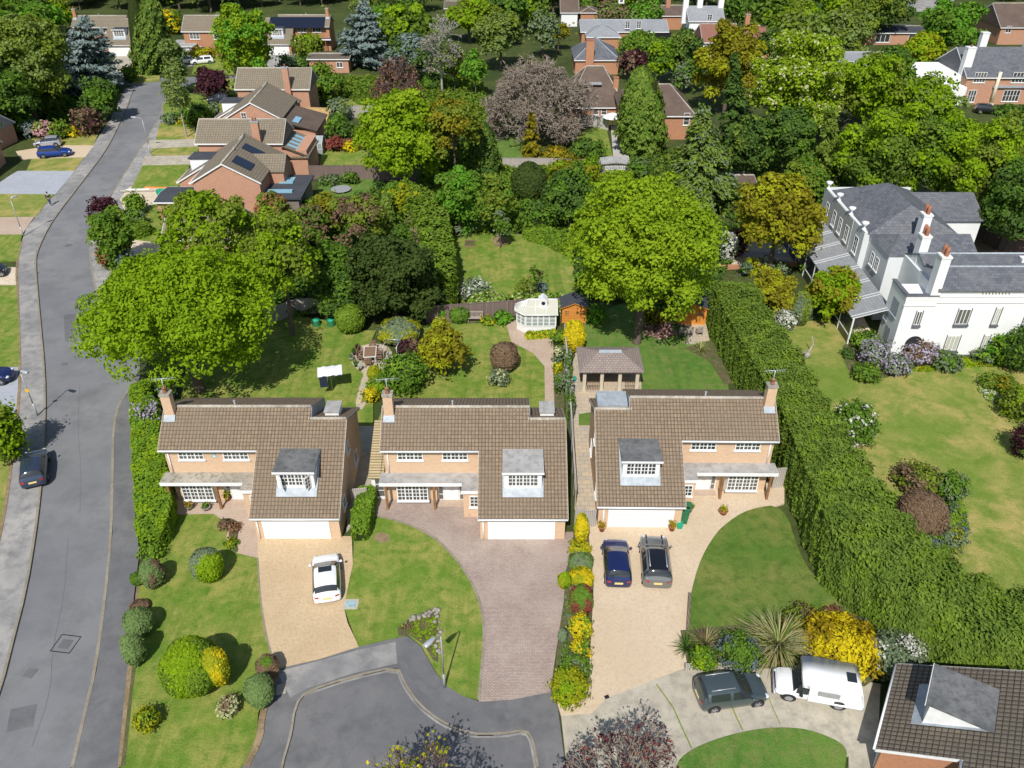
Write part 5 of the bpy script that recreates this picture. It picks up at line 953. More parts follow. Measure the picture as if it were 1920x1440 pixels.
fence('pale garden wall below the brown roofed house', [(1075, 240), (1110, 238), (1140, 246)], 1.8, 'concrete_pale', cat='wall', th=.2); fence('grey fence shaded by trees behind the villa', [(1795, 420), (1870, 470), (1990, 500)], 1.8, 'boards', 0); fence('grey weathered fence under the tree at left garden end', [(500, 612), (560, 590), (625, 588)], 1.6, 'boards_grey')
fence('short grey fence panel beside the right house front', [(1447, 918), (1466, 916)], 1.8, 'boards_grey'); fence('log edging below the corner flower bed', [(1283, 1258), (1340, 1256), (1400, 1258)], .45, 'boards_grey', cat='wall', th=.2); fence('dark timber edging beside the dark lawn', [(1292, 1120), (1288, 1185)], .35, 'boards', cat='wall', th=.15)
fence('grey decking panel behind the corner house', [(1740, 1205), (1790, 1240)], 1.2, 'boards_grey')
# ------------------------------------------------------------------ street lamps
def lamp(label, base, elbow, tip, h, base_h=1.2, signp=False):
    X, Y = G(*base); t = thing('street_lamp', label, 'street lamp', (X, Y, .1), 0, 'grey street lamps'); ex, ey = G(*elbow, h); tx, ty = G(*tip, h + .1)
    b = MB(); b.tube((0, 0, 0), (0, 0, base_h), .075, .07, 10); b.tube((0, 0, base_h), (0, 0, h - .25), .045, .038, 8); t_ = Vector((tx - X, ty - Y, 0)); L = t_.length; d = t_.normalized()
    pr = Vector((0, 0, h - .25))
    for k in range(1, 5): a = k * math.pi / 8; q = Vector((0, 0, h - .25)) + d * .25 * (1 - math.cos(a)) + Vector((0, 0, .25 * math.sin(a))); b.tube(pr, q, .035, n=6); pr = q
    L = max(.9, min(L, 1.7)); b.tube(pr, d * (L - .75) + Vector((0, 0, h + .05)), .033, n=6); b.build('pole', M['steel_grey'], t)
    s = Vector((-d.y, d.x, 0)); b = MB(); rows = []
    for f, w_, hh in ((0, .06, .05), (.15, .11, .08), (.4, .16, .11), (.75, .16, .10), (.8, .14, .06)):
        c = d * (L - .8 + f) + Vector((0, 0, h + .06)); rows.append([c + s * w_ * math.cos(q) + Vector((0, 0, hh * math.sin(q))) for q in [2 * math.pi * i / 10 for i in range(10)]])
    b.grid(rows, 0, True); b.face(rows[0]); b.face(rows[-1]); b.build('lantern', M['steel'], t)
    if signp: b = MB(); b.box(-.16, -.08, h * .55, .16, -.06, h * .55 + .28); b.build('lamp_sign', M['yellow'], t)
lamp('grey street lamp on the corner lawn of the close, between the drives', (833.8, 1291), (826, 1195), (796, 1214), 4.6); lamp('grey street lamp with small yellow sign, left pavement above the midnight blue car', (71.4, 781), (35, 703), (45, 698), 4.3, signp=True)
lamp('grey street lamp on the far left pavement beside the pink brick drive', (45, 445), (17, 374), (26, 370), 4.6); lamp('grey street lamp on the right pavement opposite the blue parked car', (282.5, 288), (262, 221), (245, 220), 5.0)
# ------------------------------------------------------------------ road furniture
def cover(px, s, label, mat='tarmac_patch', rz=0, frame=False, z=.022):
    X, Y = G(*px); t = thing('manhole_cover', label, 'manhole cover', (X, Y, z), rz); b = MB(); b.box(-s / 2, -s / 2, -.01, s / 2, s / 2, .004); b.build('lid', M[mat], t)
    if frame: b = MB(); [b.box(*q) for q in ((-s, -s * .95, -.01, s, -s * .95 + .05, .003), (-s, s * .95, -.01, s, s * .95 + .05, .003), (-s, -s * .95, -.01, -s + .05, s * .95, .0035), (s - .05, -s * .95, -.01, s, s * .95, .0035))]; b.build('frame', M['black'], t)
cover((123, 1208), .62, 'large framed manhole cover in the lower left road', frame=True, rz=R(-8)); cover((57, 1262), .6, 'dark square road cover below the framed one', rz=R(-12)); cover((160, 651), .55, 'dark square cover mid road left of the big tree'); cover((121, 683), .5, 'dark square cover just below another, left lane')
cover((240, 1004), .55, 'grey rectangular cover in the pavement beside the clipped hedge', z=.115); cover((128, 460), .7, 'flat dark cover in the road near the far lamp shadow'); cover((70, 512), .4, 'small drain beside the left kerb'); cover((166, 331), .5, 'small dark drain at the left kerb near the grey drive'); cover((229, 333), .5, 'small dark drain near the right kerb, upper road')
X, Y = G(657, 1136); t = thing('inspection_slab', 'pale square slab with weathered blue-grey lid at the lawn edge by the white car', 'access cover', (X, Y, .155)); b = MB(); b.box(-.45, -.4, 0, .5, .4, .01); b.build('slab', M['concrete'], t); b = MB(); b.box(-.22, -.25, .01, .35, .25, .022); b.build('lid', M['cover_blue'], t)
# ------------------------------------------------------------------ vehicles
CARN = [0]
def cr(P, n):       # smooth resampling of the stations
    P = np.array(P, float); out = []; m = len(P)
    for i in range(m - 1):
        p0, p1, p2, p3 = P[max(0, i - 1)], P[i], P[i + 1], P[min(m - 1, i + 2)]
        for k in range(n):
            t = k / n; q = .5 * (2 * p1 + (p2 - p0) * t + (2 * p0 - 5 * p1 + 4 * p2 - p3) * t * t + (3 * p1 - p0 - 3 * p2 + p3) * t ** 3); q[0] = p1[0] + (p2[0] - p1[0]) * t; out.append(q)
    out.append(P[-1]); return out
ST = {'hatch': [(0, .60, .34, .62, .64, .48), (.012, .82, .26, .80, .84, .66), (.032, .93, .22, .92, 1.0, .70), (.06, .96, .2, .95, 1.22, .66), (.10, .98, .2, .96, 1.40, .64), (.25, 1, .2, .95, 1.47, .66), (.46, 1, .2, .93, 1.46, .66), (.53, 1, .2, .92, 1.40, .64), (.735, .98, .2, .89, .95, .72), (.87, .95, .22, .81, .86, .72), (.94, .88, .25, .72, .76, .68), (.98, .76, .3, .62, .65, .58), (1, .55, .36, .50, .52, .42)],
      'estate': [(0, .66, .34, .66, .68, .52), (.012, .84, .26, .84, .88, .68), (.03, .95, .22, .95, 1.05, .68), (.055, .98, .2, .96, 1.27, .65), (.085, .99, .2, .96, 1.40, .64), (.28, 1, .2, .95, 1.46, .66), (.48, 1, .2, .93, 1.45, .66), (.55, 1, .2, .92, 1.39, .64), (.745, .98, .2, .89, .95, .70), (.86, .95, .22, .82, .87, .72), (.94, .88, .25, .72, .76, .68), (.98, .76, .3, .62, .65, .58), (1, .55, .36, .50, .52, .42)],
      'suv': [(0, .66, .42, .74, .76, .52), (.012, .84, .36, .96, 1.0, .68), (.03, .95, .30, 1.06, 1.14, .70), (.06, .98, .28, 1.08, 1.40, .66), (.10, .99, .28, 1.08, 1.57, .65), (.28, 1, .28, 1.06, 1.64, .66), (.46, 1, .28, 1.04, 1.63, .66), (.53, 1, .28, 1.03, 1.56, .64), (.72, .99, .28, 1.0, 1.06, .72), (.86, .97, .3, .94, 1.0, .74), (.94, .91, .33, .84, .88, .70), (.98, .80, .4, .72, .75, .60), (1, .6, .45, .58, .6, .46)]}
def car(label, rear, front, pt, style='hatch', W=1.76, L=None, roofm=None, sunroof=False, rails=False, rimm='rim', wheels_r=.32, z0=0.02, cat='car', dark_rear=False, stripes=False):
    a = Vector((*G(*rear, .5), 0)); c = Vector((*G(*front, .5), 0)); d = c - a; L = L or d.length; m = (a + c) / 2; rz = math.atan2(d.y, d.x) - math.pi / 2
    t = thing('car', label, cat, (m.x, m.y, z0), rz, 'parked cars'); st = cr(ST[style], 5); w2 = W / 2; rows = []
    for s, wf, zb, zs, zr, wr in st:
        y = (s - .5) * L; wv = w2 * wf; cab = max(0, min(1, (zr - zs - .06) / .25)); q = w2 * wr
        half = [(wv * .84, zb), (wv * .97, zb + .08), (wv, zb + (zs - zb) * .45), (wv * .985, zs - .08), (wv * .95, zs), (q * 1.10 * (1 - cab) + q * 1.16 * cab + .0, zs + (zr - zs) * (.55 if cab < .5 else .80)), (q * (.98), zr - .03 - .02 * cab), (q * .6, zr + .0), (0, zr + .02)]
        rows.append([Vector((-x, y, z)) for x, z in half] + [Vector((x, y, z)) for x, z in half[-2::-1]])
    n = len(rows[0]); bo, gl = MB(), MB(); S = [q[0] for q in st]; tops = ST[style]; rg = (tops[2][0] + .012, tops[4][0] + .0); ws = (tops[7][0] - .0, tops[8][0] + .0)
    for i in range(len(rows) - 1):
        s = (S[i] + S[i + 1]) / 2; cab = (st[i][4] - st[i][3]) > .16
        for j in range(n - 1):
            jj = min(j, n - 2 - j); q = [rows[i][j], rows[i][j + 1], rows[i + 1][j + 1], rows[i + 1][j]]
            side = jj == 4 and cab and rg[0] + .02 < s < ws[1] - .03 and not (.405 < s < .425) and not (abs(s - (rg[1] + .03)) < .012)
            rear_g = rg[0] < s < rg[1] and jj >= 5; wind = ws[0] < s < ws[1] and jj >= 5 and jj < 9
            tgt, mm = (gl, 0) if (side or rear_g or wind) else (bo, 1 if (roofm and jj >= 6 and rg[1] <= s <= ws[0]) else 0)
            tgt.face([tuple(p) for p in q], mm, True)
    for r_ in (rows[0], rows[-1]): bo.face([tuple(p) for p in r_], 0)
    bo.face([tuple(p) for r_ in rows for p in (r_[0],)] + [tuple(r_[-1]) for r_ in rows[::-1]], 2)
    bd = bo.build('body', [M[pt], M[roofm or pt], M['black']], t); gg = gl.build('windows', M['glass_car'], t)
    for s in (.185, .815):
        for sx_ in (-1, 1):
            R_ = wheels_r; y = (s - .5) * L; wh = MB(); x0 = sx_ * (w2 - .20); x1 = sx_ * (w2 + .005); wh.tube((x0, y, R_), (x1, y, R_), R_, n=18); w_ = wh.build('wheel', M['tyre'], t)
            rm = MB(); rm.tube((x1, y, R_), (x1 + sx_ * .008, y, R_), R_ * .68, n=16); [rm.fbox((x1 + sx_ * .008, y, R_), (0, math.cos(k), math.sin(k)), (0, -math.sin(k), math.cos(k)), .02, -.03, 0, R_ * .62, .03, .01 * sx_, 1) for k in [2 * math.pi * i / 5 for i in range(5)]]; rm.build('rim', [M['rim_dark'] if rimm == 'rim' else M['black'], M[rimm]], w_)
            ar = MB(); ar.tube((sx_ * (w2 - .25), y, R_ + .02), (sx_ * (w2 * 1.0 + .002), y, R_ + .02), R_ * 1.13, n=18); ar.build('wheel_arch', M['black'], t)
    h = tops[3][3]
    for sx_ in (-1, 1):
        q = MB(); q.grid([[(sx_ * w2 * a_, -.5 * L + b_, h + c_) for a_, b_, c_ in p_] for p_ in (((.56, .0, -.24), (.82, .05, -.26), (.93, .22, -.22)), ((.58, -.005, -.10), (.84, .05, -.08), (.93, .22, -.06)))], 0, False, True); q.grid([[(sx_ * w2 * .56, -.5 * L + .0, h - .24), (sx_ * w2 * .93, -.5 * L + .22, h - .22)], [(sx_ * w2 * .58, -.5 * L + .04, h - .10), (sx_ * w2 * .9, -.5 * L + .26, h - .06)]], 0, False, False); q.build('taillight', M['lamp_red'], t, norm=False)
        q = MB(); q.ico((sx_ * w2 * .72, .5 * L - .22, h - .29), .17, .09, n=5); q.build('headlight', M['headlight'], t)
        q = MB(); q.ico((sx_ * (w2 + .08), (ws[1] - .5) * L - .12, h + .02), .10, .07, n=5); q.build('mirror', M[pt], t)
    q = MB(); q.box(-.26, -.5 * L - .02, .60 if style != 'suv' else .72, .26, -.5 * L + .05, .72 if style != 'suv' else .84); q.build('number_plate', M['plate'], t)
    zt = tops[5][4] + .02
    if sunroof: q = MB(); q.box(-.40, -.12 * L, zt - .01, .40, -.12 * L + .45, zt + .012); q.build('sunroof', M['glass_car'], t)
    if rails:
        for sx_ in (-1, 1): q = MB(); q.tube((sx_ * w2 * .56, -.36 * L, zt - .0), (sx_ * w2 * .56, -.02 * L, zt + .02), .022, n=6); q.build('roof_rail', M['steel'], t)
    if stripes:
        for sx_ in (-1, 1): q = MB(); q.fbox((sx_ * .46, .25 * L, 1.02), (0, 1, -.09), (1, 0, 0), 0, 0, -.01, .9, .09 * sx_, .02); q.build('bonnet_stripe', M['black'], t)
    return t
car('white hatchback with a dark sunroof parked on the buff block drive', (614, 1126), (611, 1042), 'paint_white', sunroof=True); car('glossy dark navy hatchback parked left of the grey car on the right drive', (1160, 1098), (1152, 1013), 'paint_navy', W=1.72)
car('silver-grey crossover with black roof and silver rails parked on the right drive', (1233, 1101), (1224, 1009), 'paint_grey', 'suv', W=1.86, roofm='glass_car' if 0 else 'paint_black', rails=True, stripes=True, rimm='rim')
car('dark slate green estate car on the concrete drive, nose toward the white camper', (1306, 1305), (1434, 1288), 'paint_slate', 'estate', W=1.78, rails=True); car('dark midnight blue hatchback parked half on the left kerb', (63, 910), (68, 848), 'paint_midnight', W=1.76, z0=.08)
car('bright blue car parked on the gravel drive, upper left', (71, 290), (135, 285), 'paint_blue', 'hatch', W=1.8, z0=.12, rimm='rim'); car('silver car parked behind the bright blue car', (116, 267), (64, 271), 'paint_silver', 'hatch', W=1.8, z0=.12)
car('dark grey people carrier parked under the purple-leaved tree', (428, 187), (388, 190), 'paint_dark', 'suv', W=1.75, z0=.12); car('small white car parked nearest the far white garage', (352, 115), (336, 116), 'paint_white', z0=.12, L=3.9, W=1.7); car('long white car parked right of another white one, far forecourt', (395, 114), (362, 117), 'paint_white', 'estate', z0=.12, L=4.5)
car('black car just entering the left edge beside the mown verge', (-30, 512), (12, 506), 'paint_black', z0=.14); car('dark blue car mostly beyond the left edge on the pale drive', (-55, 712), (6, 706), 'paint_navy', z0=.14, L=4.2); car('dark car in front of the apartment block, upper right', (1838, 206), (1868, 208), 'paint_black', z0=.1, L=4.3)
car('dark car half hidden by the tree beside the villa path', (1415, 166), (1440, 170), 'paint_navy', z0=.1, L=4.0)
# camper van
a = Vector((*G(1612, 1303, .6), 0)); c = Vector((*G(1452, 1275, .6), 0)); d = c - a; m = (a + c) / 2; L = d.length; cvn = thing('camper_van', 'white camper van with a high moulded body and grey side windows on the concrete drive', 'camper van', (m.x, m.y, .14), math.atan2(d.y, d.x) - math.pi / 2); cvn.scale = (1, 1, .77)
h_ = L / 2; b = MB(); w2 = .86
b.grid([[(-w2 * .9 * q[1], q[0] * L - h_, q[2]), (-w2 * q[1], q[0] * L - h_, q[2] + .15), (-w2 * q[1], q[0] * L - h_, q[3] - .1), (-w2 * .9 * q[1], q[0] * L - h_, q[3]), (w2 * .9 * q[1], q[0] * L - h_, q[3]), (w2 * q[1], q[0] * L - h_, q[3] - .1), (w2 * q[1], q[0] * L - h_, q[2] + .15), (w2 * .9 * q[1], q[0] * L - h_, q[2])] for q in ((.45, 1, .35, 1.0), (.72, 1, .35, 1.02), (.86, .98, .35, .96), (.95, .95, .38, .88), (.99, .88, .42, .72), (1.0, .8, .48, .6))], 0, True)
b.face([(-.6, h_, .5), (.6, h_, .5), (.6, h_, .6), (-.6, h_, .6)]); b.build('cab', M['paint_white'], cvn)
b = MB(); pr = [(-h_, .55), (-h_ - .02, 1.1), (-h_ + .18, 2.05), (-h_ + .5, 2.28), (.5, 2.32), (.95, 2.18), (1.02, 1.95), (.62, 1.9), (.55, .55)]
rows = [[(x * k, y, z) for y, z in pr] for x, k in ((-.80, 1), (-.96, 1), (-.98, 1), (-.98, 1), (.98, 1), (.98, 1), (.96, 1), (.80, 1))]
ins = lambda f: [(y * (1 - .03 * f), 1.4 + (z - 1.4) * (1 - .07 * f)) for y, z in pr]
rows = [[(x, y, z) for y, z in ins(f)] for x, f in ((-.78, 1.6), (-.92, .6), (-.97, 0), (.97, 0), (.92, .6), (.78, 1.6))]; b.grid([r_ + [r_[0]] for r_ in rows], 0, False, True); b.face(rows[0]); b.face(rows[-1]); b.build('camper_body', M['paint_white'], cvn)
b = MB(); b.face([(-.80, L * .80 - h_, 1.02), (.80, L * .80 - h_, 1.02), (.66, .98, 1.80), (-.66, .98, 1.80)]); b.build('windscreen', M['glass_car'], cvn, norm=False)
for s in (-1, 1):
    b = MB(); b.face([(s * .865, L * .77 - h_, 1.02), (s * .865, .62, 1.02), (s * .80, .62, 1.72), (s * .76, 1.02, 1.72)]); b.build('side_window', M['glass_car'], cvn, norm=False)
    b = MB(); b.box(s * .955, -.95, 1.35, s * .995, .1, 1.78); b.build('side_window', M['steel_grey'], cvn); b = MB(); b.ico((s * 1.0, .95, 1.1), .1, .13, n=5); b.build('mirror', M['black'], cvn)
    b = MB(); b.ico((s * .62, h_ - .1, .66), .15, .1, n=5); b.build('headlight', M['headlight'], cvn)
    for y in (-h_ + 1.15, h_ - .75):
        wh = MB(); wh.tube((s * .66, y, .33), (s * .875, y, .33), .33, n=16); w_ = wh.build('wheel', M['tyre'], cvn); rm = MB(); rm.tube((s * .875, y, .33), (s * .885, y, .33), .22, n=14); rm.build('rim', M['rim'], w_); ar = MB(); ar.tube((s * .6, y, .36), (s * .868, y, .36), .39, n=16); ar.build('wheel_arch', M['black'], cvn)
b = MB(); b.box(-.3, -h_ + .45, 2.29, .3, -h_ + .95, 2.335); b.build('roof_vent', M['glass_car'], cvn); b = MB(); b.tube((-.82, h_ + .02, .5), (.82, h_ + .02, .5), .07, n=8); b.build('bumper', M['steel_grey'], cvn); b = MB(); b.box(-.7, h_ - .07, .55, .7, h_ + .0, .72); b.build('grille', M['black'], cvn)
# ------------------------------------------------------------------ person walking on the left pavement
X, Y = G(96, 387); pr_ = thing('person', 'person in a navy top and blue jeans walking along the left pavement', 'person', (X, Y, .11), R(20))
def skin(name, J, E, mat, par, sub=2):
    me = bpy.data.meshes.new(name); me.from_pydata([j[:3] for j in J], E, []); o = link(bpy.data.objects.new(name, me), par); me.materials.append(M[mat])
    md = o.modifiers.new('skin', 'SKIN'); md.use_smooth_shade = True
    for v_, j in zip(me.skin_vertices[0].data, J): v_.radius = (j[3], j[3] * (j[4] if len(j) > 4 else 1))
    me.skin_vertices[0].data[0].use_root = True; s_ = o.modifiers.new('sub', 'SUBSURF'); s_.levels = sub; s_.render_levels = sub; return o
J = [(0, 0, .95, .14, .75), (0, 0, 1.15, .13, .75), (0, .01, 1.38, .16, .65), (0, .01, 1.50, .06), (0, .03, 1.58, .055), (0, .04, 1.68, .095, 1.1), (-.19, 0, 1.42, .055), (-.25, -.1, 1.16, .045), (-.24, -.02, .93, .035), (-.24, .02, .85, .03), (.19, 0, 1.42, .055), (.25, .08, 1.16, .045), (.24, .2, .96, .035), (.24, .24, .9, .03),
     (-.09, 0, .88, .09), (-.09, .16, .5, .065), (-.09, .18, .1, .045), (-.09, .30, .05, .04), (.09, 0, .88, .09), (.09, -.08, .5, .065), (.09, -.28, .13, .045), (.09, -.20, .05, .04)]
skin('body', J, [(0, 1), (1, 2), (2, 3), (3, 4), (4, 5), (2, 6), (6, 7), (7, 8), (8, 9), (2, 10), (10, 11), (11, 12), (12, 13), (0, 14), (14, 15), (15, 16), (16, 17), (0, 18), (18, 19), (19, 20), (20, 21)], 'skin', pr_)
skin('top', [(0, 0, .96, .165, .78), (0, 0, 1.16, .15, .8), (0, .01, 1.38, .18, .7), (-.2, 0, 1.42, .075), (-.26, -.1, 1.16, .06), (-.245, -.03, .97, .05), (.2, 0, 1.42, .075), (.26, .08, 1.16, .06), (.245, .18, .99, .05)], [(0, 1), (1, 2), (2, 3), (3, 4), (4, 5), (2, 6), (6, 7), (7, 8)], 'cloth_navy', pr_)
skin('trousers', [(0, 0, .93, .155, .8), (-.09, 0, .85, .105), (-.09, .16, .5, .08), (-.09, .18, .13, .065), (.09, 0, .85, .105), (.09, -.08, .5, .08), (.09, -.27, .16, .065)], [(0, 1), (1, 2), (2, 3), (0, 4), (4, 5), (5, 6)], 'cloth_jean', pr_)
b = MB(); b.ico((0, .02, 1.71), .108, .11, n=6); b.build('hair', M['hair'], pr_)
# ------------------------------------------------------------------ garden furniture and small things
def chair(par_label, x, y, rz, mat='wood_brown', z=.17, group=None, cat='chair'):
    t = thing('garden_chair', par_label, cat, (x, y, z), rz, group); b = MB(); b.box(-.25, -.24, .40, .25, .24, .45); b.build('seat', M[mat], t); b = MB(); [b.box(-.25 + i * .12, .22, .46, -.17 + i * .12, .26, .95) for i in range(5)]; b.box(-.27, .21, .93, .27, .27, 1.0); b.build('backrest', M[mat], t)
    for sx_ in (-1, 1):
        for sy in (-1, 1): b = MB(); b.box(sx_ * .24 - .025, sy * .22 - .025, 0, sx_ * .24 + .025, sy * .22 + .025, .62); b.build('leg', M[mat], t)
        b = MB(); b.box(sx_ * .24 - .04, -.26, .62, sx_ * .24 + .04, .24, .66); b.build('armrest', M[mat], t)
    return t
tx, ty = G(694, 662, .75); tb_ = thing('garden_table', 'brown topped white framed garden table on the round stone patio', 'table', (tx, ty, .17), R(6)); b = MB(); b.box(-.5, -.85, .70, .5, .85, .74); b.build('tabletop', M['wood_brown'], tb_); b = MB(); [b.box(*q) for q in ((-.56, -.9, .69, -.501, .9, .75), (.501, -.9, .69, .56, .9, .75), (-.5, -.9, .69, .5, -.851, .75), (-.5, .851, .69, .5, .9, .75))]; b.build('rim', M['white'], tb_)
for sx_ in (-1, 1):
    for sy in (-1, 1): b = MB(); b.tube((sx_ * .45, sy * .8, 0), (sx_ * .45, sy * .8, .69), .03, n=6); b.build('leg', M['white'], tb_)
for (dx, dy, a, lb) in ((-.85, .45, 90, 'brown chair at the upper left side of the stone patio table'), (-.85, -.4, 90, 'brown chair at the lower left side of the stone patio table'), (.85, .45, -90, 'brown chair at the upper right side of the stone patio table'), (.85, -.4, -90, 'brown chair at the lower right side of the stone patio table'), (0, -1.25, 180, 'pale-armed brown chair at the near end of the patio table'), (0, 1.25, 0, 'brown chair at the far end of the patio table')): chair(lb, tx + dx, ty + dy, R(a), group='chairs around the patio table')
for i, (px, py) in enumerate(((1278, 632), (1292, 632), (1310, 631))): X, Y = G(px, py); chair(('left', 'middle', 'right')[i] + ' one of three grey wooden chairs on the paving below the shaded orange shed', X, Y, R(180 + 5 * i), 'wood_grey', .17, 'grey wooden chairs by the orange shed')
X, Y = G(892, 605); bn = thing('garden_bench', 'weathered grey garden bench against the dark brown fence', 'bench', (X, Y, .15)); b = MB(); b.box(-.7, -.25, .40, .7, .2, .45); b.build('seat', M['wood_grey'], bn); b = MB(); [b.box(-.68 + i * .12, .2, .46, -.61 + i * .12, .24, .9) for i in range(12)]; b.box(-.72, .19, .9, .72, .25, 1.0); b.build('backrest', M['wood_grey'], bn)
for sx_ in (-1, 1): b = MB(); b.box(sx_ * .7 - .03, -.25, 0, sx_ * .7 + .03, -.19, .65); b.box(sx_ * .7 - .03, .19, 0, sx_ * .7 + .03, .25, .65); b.box(sx_ * .7 - .04, -.27, .651, sx_ * .7 + .04, .25, .69); b.build('bench_end', M['wood_grey'], bn)
X, Y = G(624, 735); rd_ = thing('rotary_drier', 'white covered rotary clothes drier on the lawn behind the left house', 'clothes drier', (X, Y, .15), R(12)); b = MB(); b.tube((0, 0, 0), (0, 0, 2.0), .03, n=8); b.build('pole', M['steel'], rd_)
q4 = [(-1.0, -.75), (1.0, -.75), (1.0, .75), (-1.0, .75)]; b = MB(); [b.tube((0, 0, 1.3), (x, y, 1.98), .02, n=5) for x, y in q4]; b.build('arms', M['steel'], rd_); b = MB(); rows = [[(-1.0 + 2 * i / 8, -.75 + 1.5 * j / 6, 1.98 + .18 * (1 - abs(i - 4) / 4) * (1 - abs(j - 3) / 3) - .05 * math.sin(i * 2.3)) for i in range(9)] for j in range(7)]; b.grid(rows, 0, False, True); b.build('cover', M['fabric_white'], rd_, norm=False); b = MB(); b.box(-.9, -.72, .9, -.25, -.68, 1.95); b.build('hanging_cloth', M['cloth_navy'], rd_)
X, Y = G(722, 690); pg = thing('garden_arch', 'tall pale metal rose arch at the edge of the round stone patio', 'arch', (X, Y, .17), R(-10)); b = MB()
for x, y in ((0, 0), (0, 1.2), (1.2, 0), (1.2, 1.2)): b.tube((x, y, 0), (x, y, 2.1), .03, n=6)
for p, q in (((0, 0), (0, 1.2)), ((1.2, 0), (1.2, 1.2)), ((0, 1.2), (1.2, 1.2))): b.tube((*p, 2.1), (*q, 2.1), .035, n=6)
b.build('frame', M['steel'], pg); b = MB(); [b.tube((1.25 + k * .2, -.3, 0), (1.25 + k * .2, -.3, 1.6), .02, n=4) for k in range(6)]; [b.tube((1.25, -.3, .2 + k * .28), (2.25, -.3, .2 + k * .28), .02, n=4) for k in range(6)]; b.build('trellis', M['white'], pg)
X, Y = G(1147, 247); ps = thing('parasol', 'white garden parasol on the pale terrace of the brown roofed house', 'parasol', (X, Y, .16)); b = MB(); b.tube((0, 0, 0), (0, 0, 2.6), .04, n=6); b.build('pole', M['wood_brown'], ps); b = MB(); b.lathe((0, 0, 0), [(1.6, 2.1), (1.05, 2.42), (.4, 2.68), (0, 2.75)], 8); b.build('canopy', M['fabric_white'], ps)
def pot(px, py, label, mat='terracotta', r=.22, h=.35, cols=('golden',), pr=.32, z=.15, gname='pots by the garage doors'):
    X, Y = G(px, py); t = thing('flower_pot', label, 'flower pot', (X, Y, z), 0, gname); b = MB(); b.lathe((0, 0, 0), [(0, 0), (r * .7, 0), (r, h), (r * 1.12, h), (r * 1.12, h + .04), (r * .9, h + .04), (r * .85, h - .03), (0, h - .03)], 12); b.build('pot', M[mat], t); P = unit(90) * pr * rng.uniform(.3, 1, (90, 1)) + [0, 0, h + pr * .7]; leaf_mesh('plant', P, P - [0, 0, h], .10, cols, t); return t
pot(1128, 998, 'terracotta pot with a small grassy plant left of the right garage door'); pot(1259, 997, 'terracotta pot with golden plant beside the green bins'); pot(1292, 962, 'pot with a small fern by the right corner of the garage', 'stone', .22, .3, ('mid',), .35); pot(1355, 966, 'cluster of terracotta pots with a golden grass on the resin drive', 'rust', .3, .3, ('yelgreen',), .3)
pot(428, 942, 'planter with yellow-green plant by the left front door', 'terracotta', .2, .4, ('yelgreen', 'cream'), .35); pot(357, 958, 'golden potted conifer on the left forecourt', 'stone', .2, .25, ('golden',), .34); pot(388, 958, 'low stone trough with yellow flowers on the left forecourt', 'stone', .28, .2, ('mid', 'yellow'), .3); pot(880, 965, 'small low planting tub beside the middle garage wall', 'stone', .35, .15, ('sage', 'yelgreen'), .35)
for i, (px, py) in enumerate(((665, 668), (660, 679), (668, 690), (676, 697), (672, 660))): pot(px, py, ('dark leaved pot, uppermost but one', 'blue-grey pot, middle', 'green pot, second lowest', 'pale pot, lowest', 'dark pot, uppermost')[i] + ' on the round patio edge', ('black', 'steel', 'plastic_green', 'stone', 'black')[i], .18, .3, (('dark',), ('sage',), ('mid',), ('white',), ('purple',))[i], .25, gname='pots along the patio edge')
def bin_(x, y, rz, label, mat='plastic_green', h=1.05, z=.15):
    t = thing('wheelie_bin', label, 'wheelie bin', (x, y, z), rz, 'green wheelie bins'); b = MB(); b.grid([[(-.22, -.24, .08), (.22, -.24, .08), (.22, .24, .08), (-.22, .24, .08)], [(-.28, -.32, h), (.28, -.32, h), (.28, .32, h), (-.28, .32, h)]], 0, True, False); b.face([(-.22, -.24, .08), (.22, -.24, .08), (.22, .24, .08), (-.22, .24, .08)]); b.build('body', M[mat], t); b = MB(); b.box(-.30, -.36, h + .002, .30, .34, h + .06); b.build('lid', M[mat], t)
    for s in (-1, 1): b = MB(); b.tube((s * .2, .26, .1), (s * .26, .26, .1), .1, n=10); b.build('wheel', M['black'], t)
for i, (px, py, lb) in enumerate(((1281, 982, 'green wheelie bin nearest the right garage wall'), (1284, 972, 'green wheelie bin behind another beside the right garage'))): X, Y = G(px, py); bin_(X, Y, R(-12), lb)
X, Y = G(1273, 992); t = thing('recycling_box', 'small bright green recycling caddy at the garage corner', 'box', (X, Y, .15)); b = MB(); b.grid([[(-.15, -.15, 0), (.15, -.15, 0), (.15, .15, 0), (-.15, .15, 0)], [(-.2, -.2, .35), (.2, -.2, .35), (.2, .2, .35), (-.2, .2, .35)]], 0, True, False); b.build('body', M['green_plastic'], t); b = MB(); b.box(-.21, -.21, .351, .21, .21, .4); b.build('lid', M['green_plastic'], t)
for i, (px, py) in enumerate(((594, 612), (622, 612))): X, Y = G(px, py); bx_ = thing('compost_bin', ('left', 'right')[i] + ' green compost bin at the top edge of the left back lawn', 'compost bin', (X, Y, .15), R(20), 'green compost bins'); b = MB().lathe((0, 0, 0), [(.42, 0), (.34, .55)], 8); b.build('body', M['plastic_green'], bx_); b = MB().lathe((0, 0, .55), [(.36, 0), (.36, .06), (0, .1)], 8); b.build('lid', M['green_plastic'], bx_)
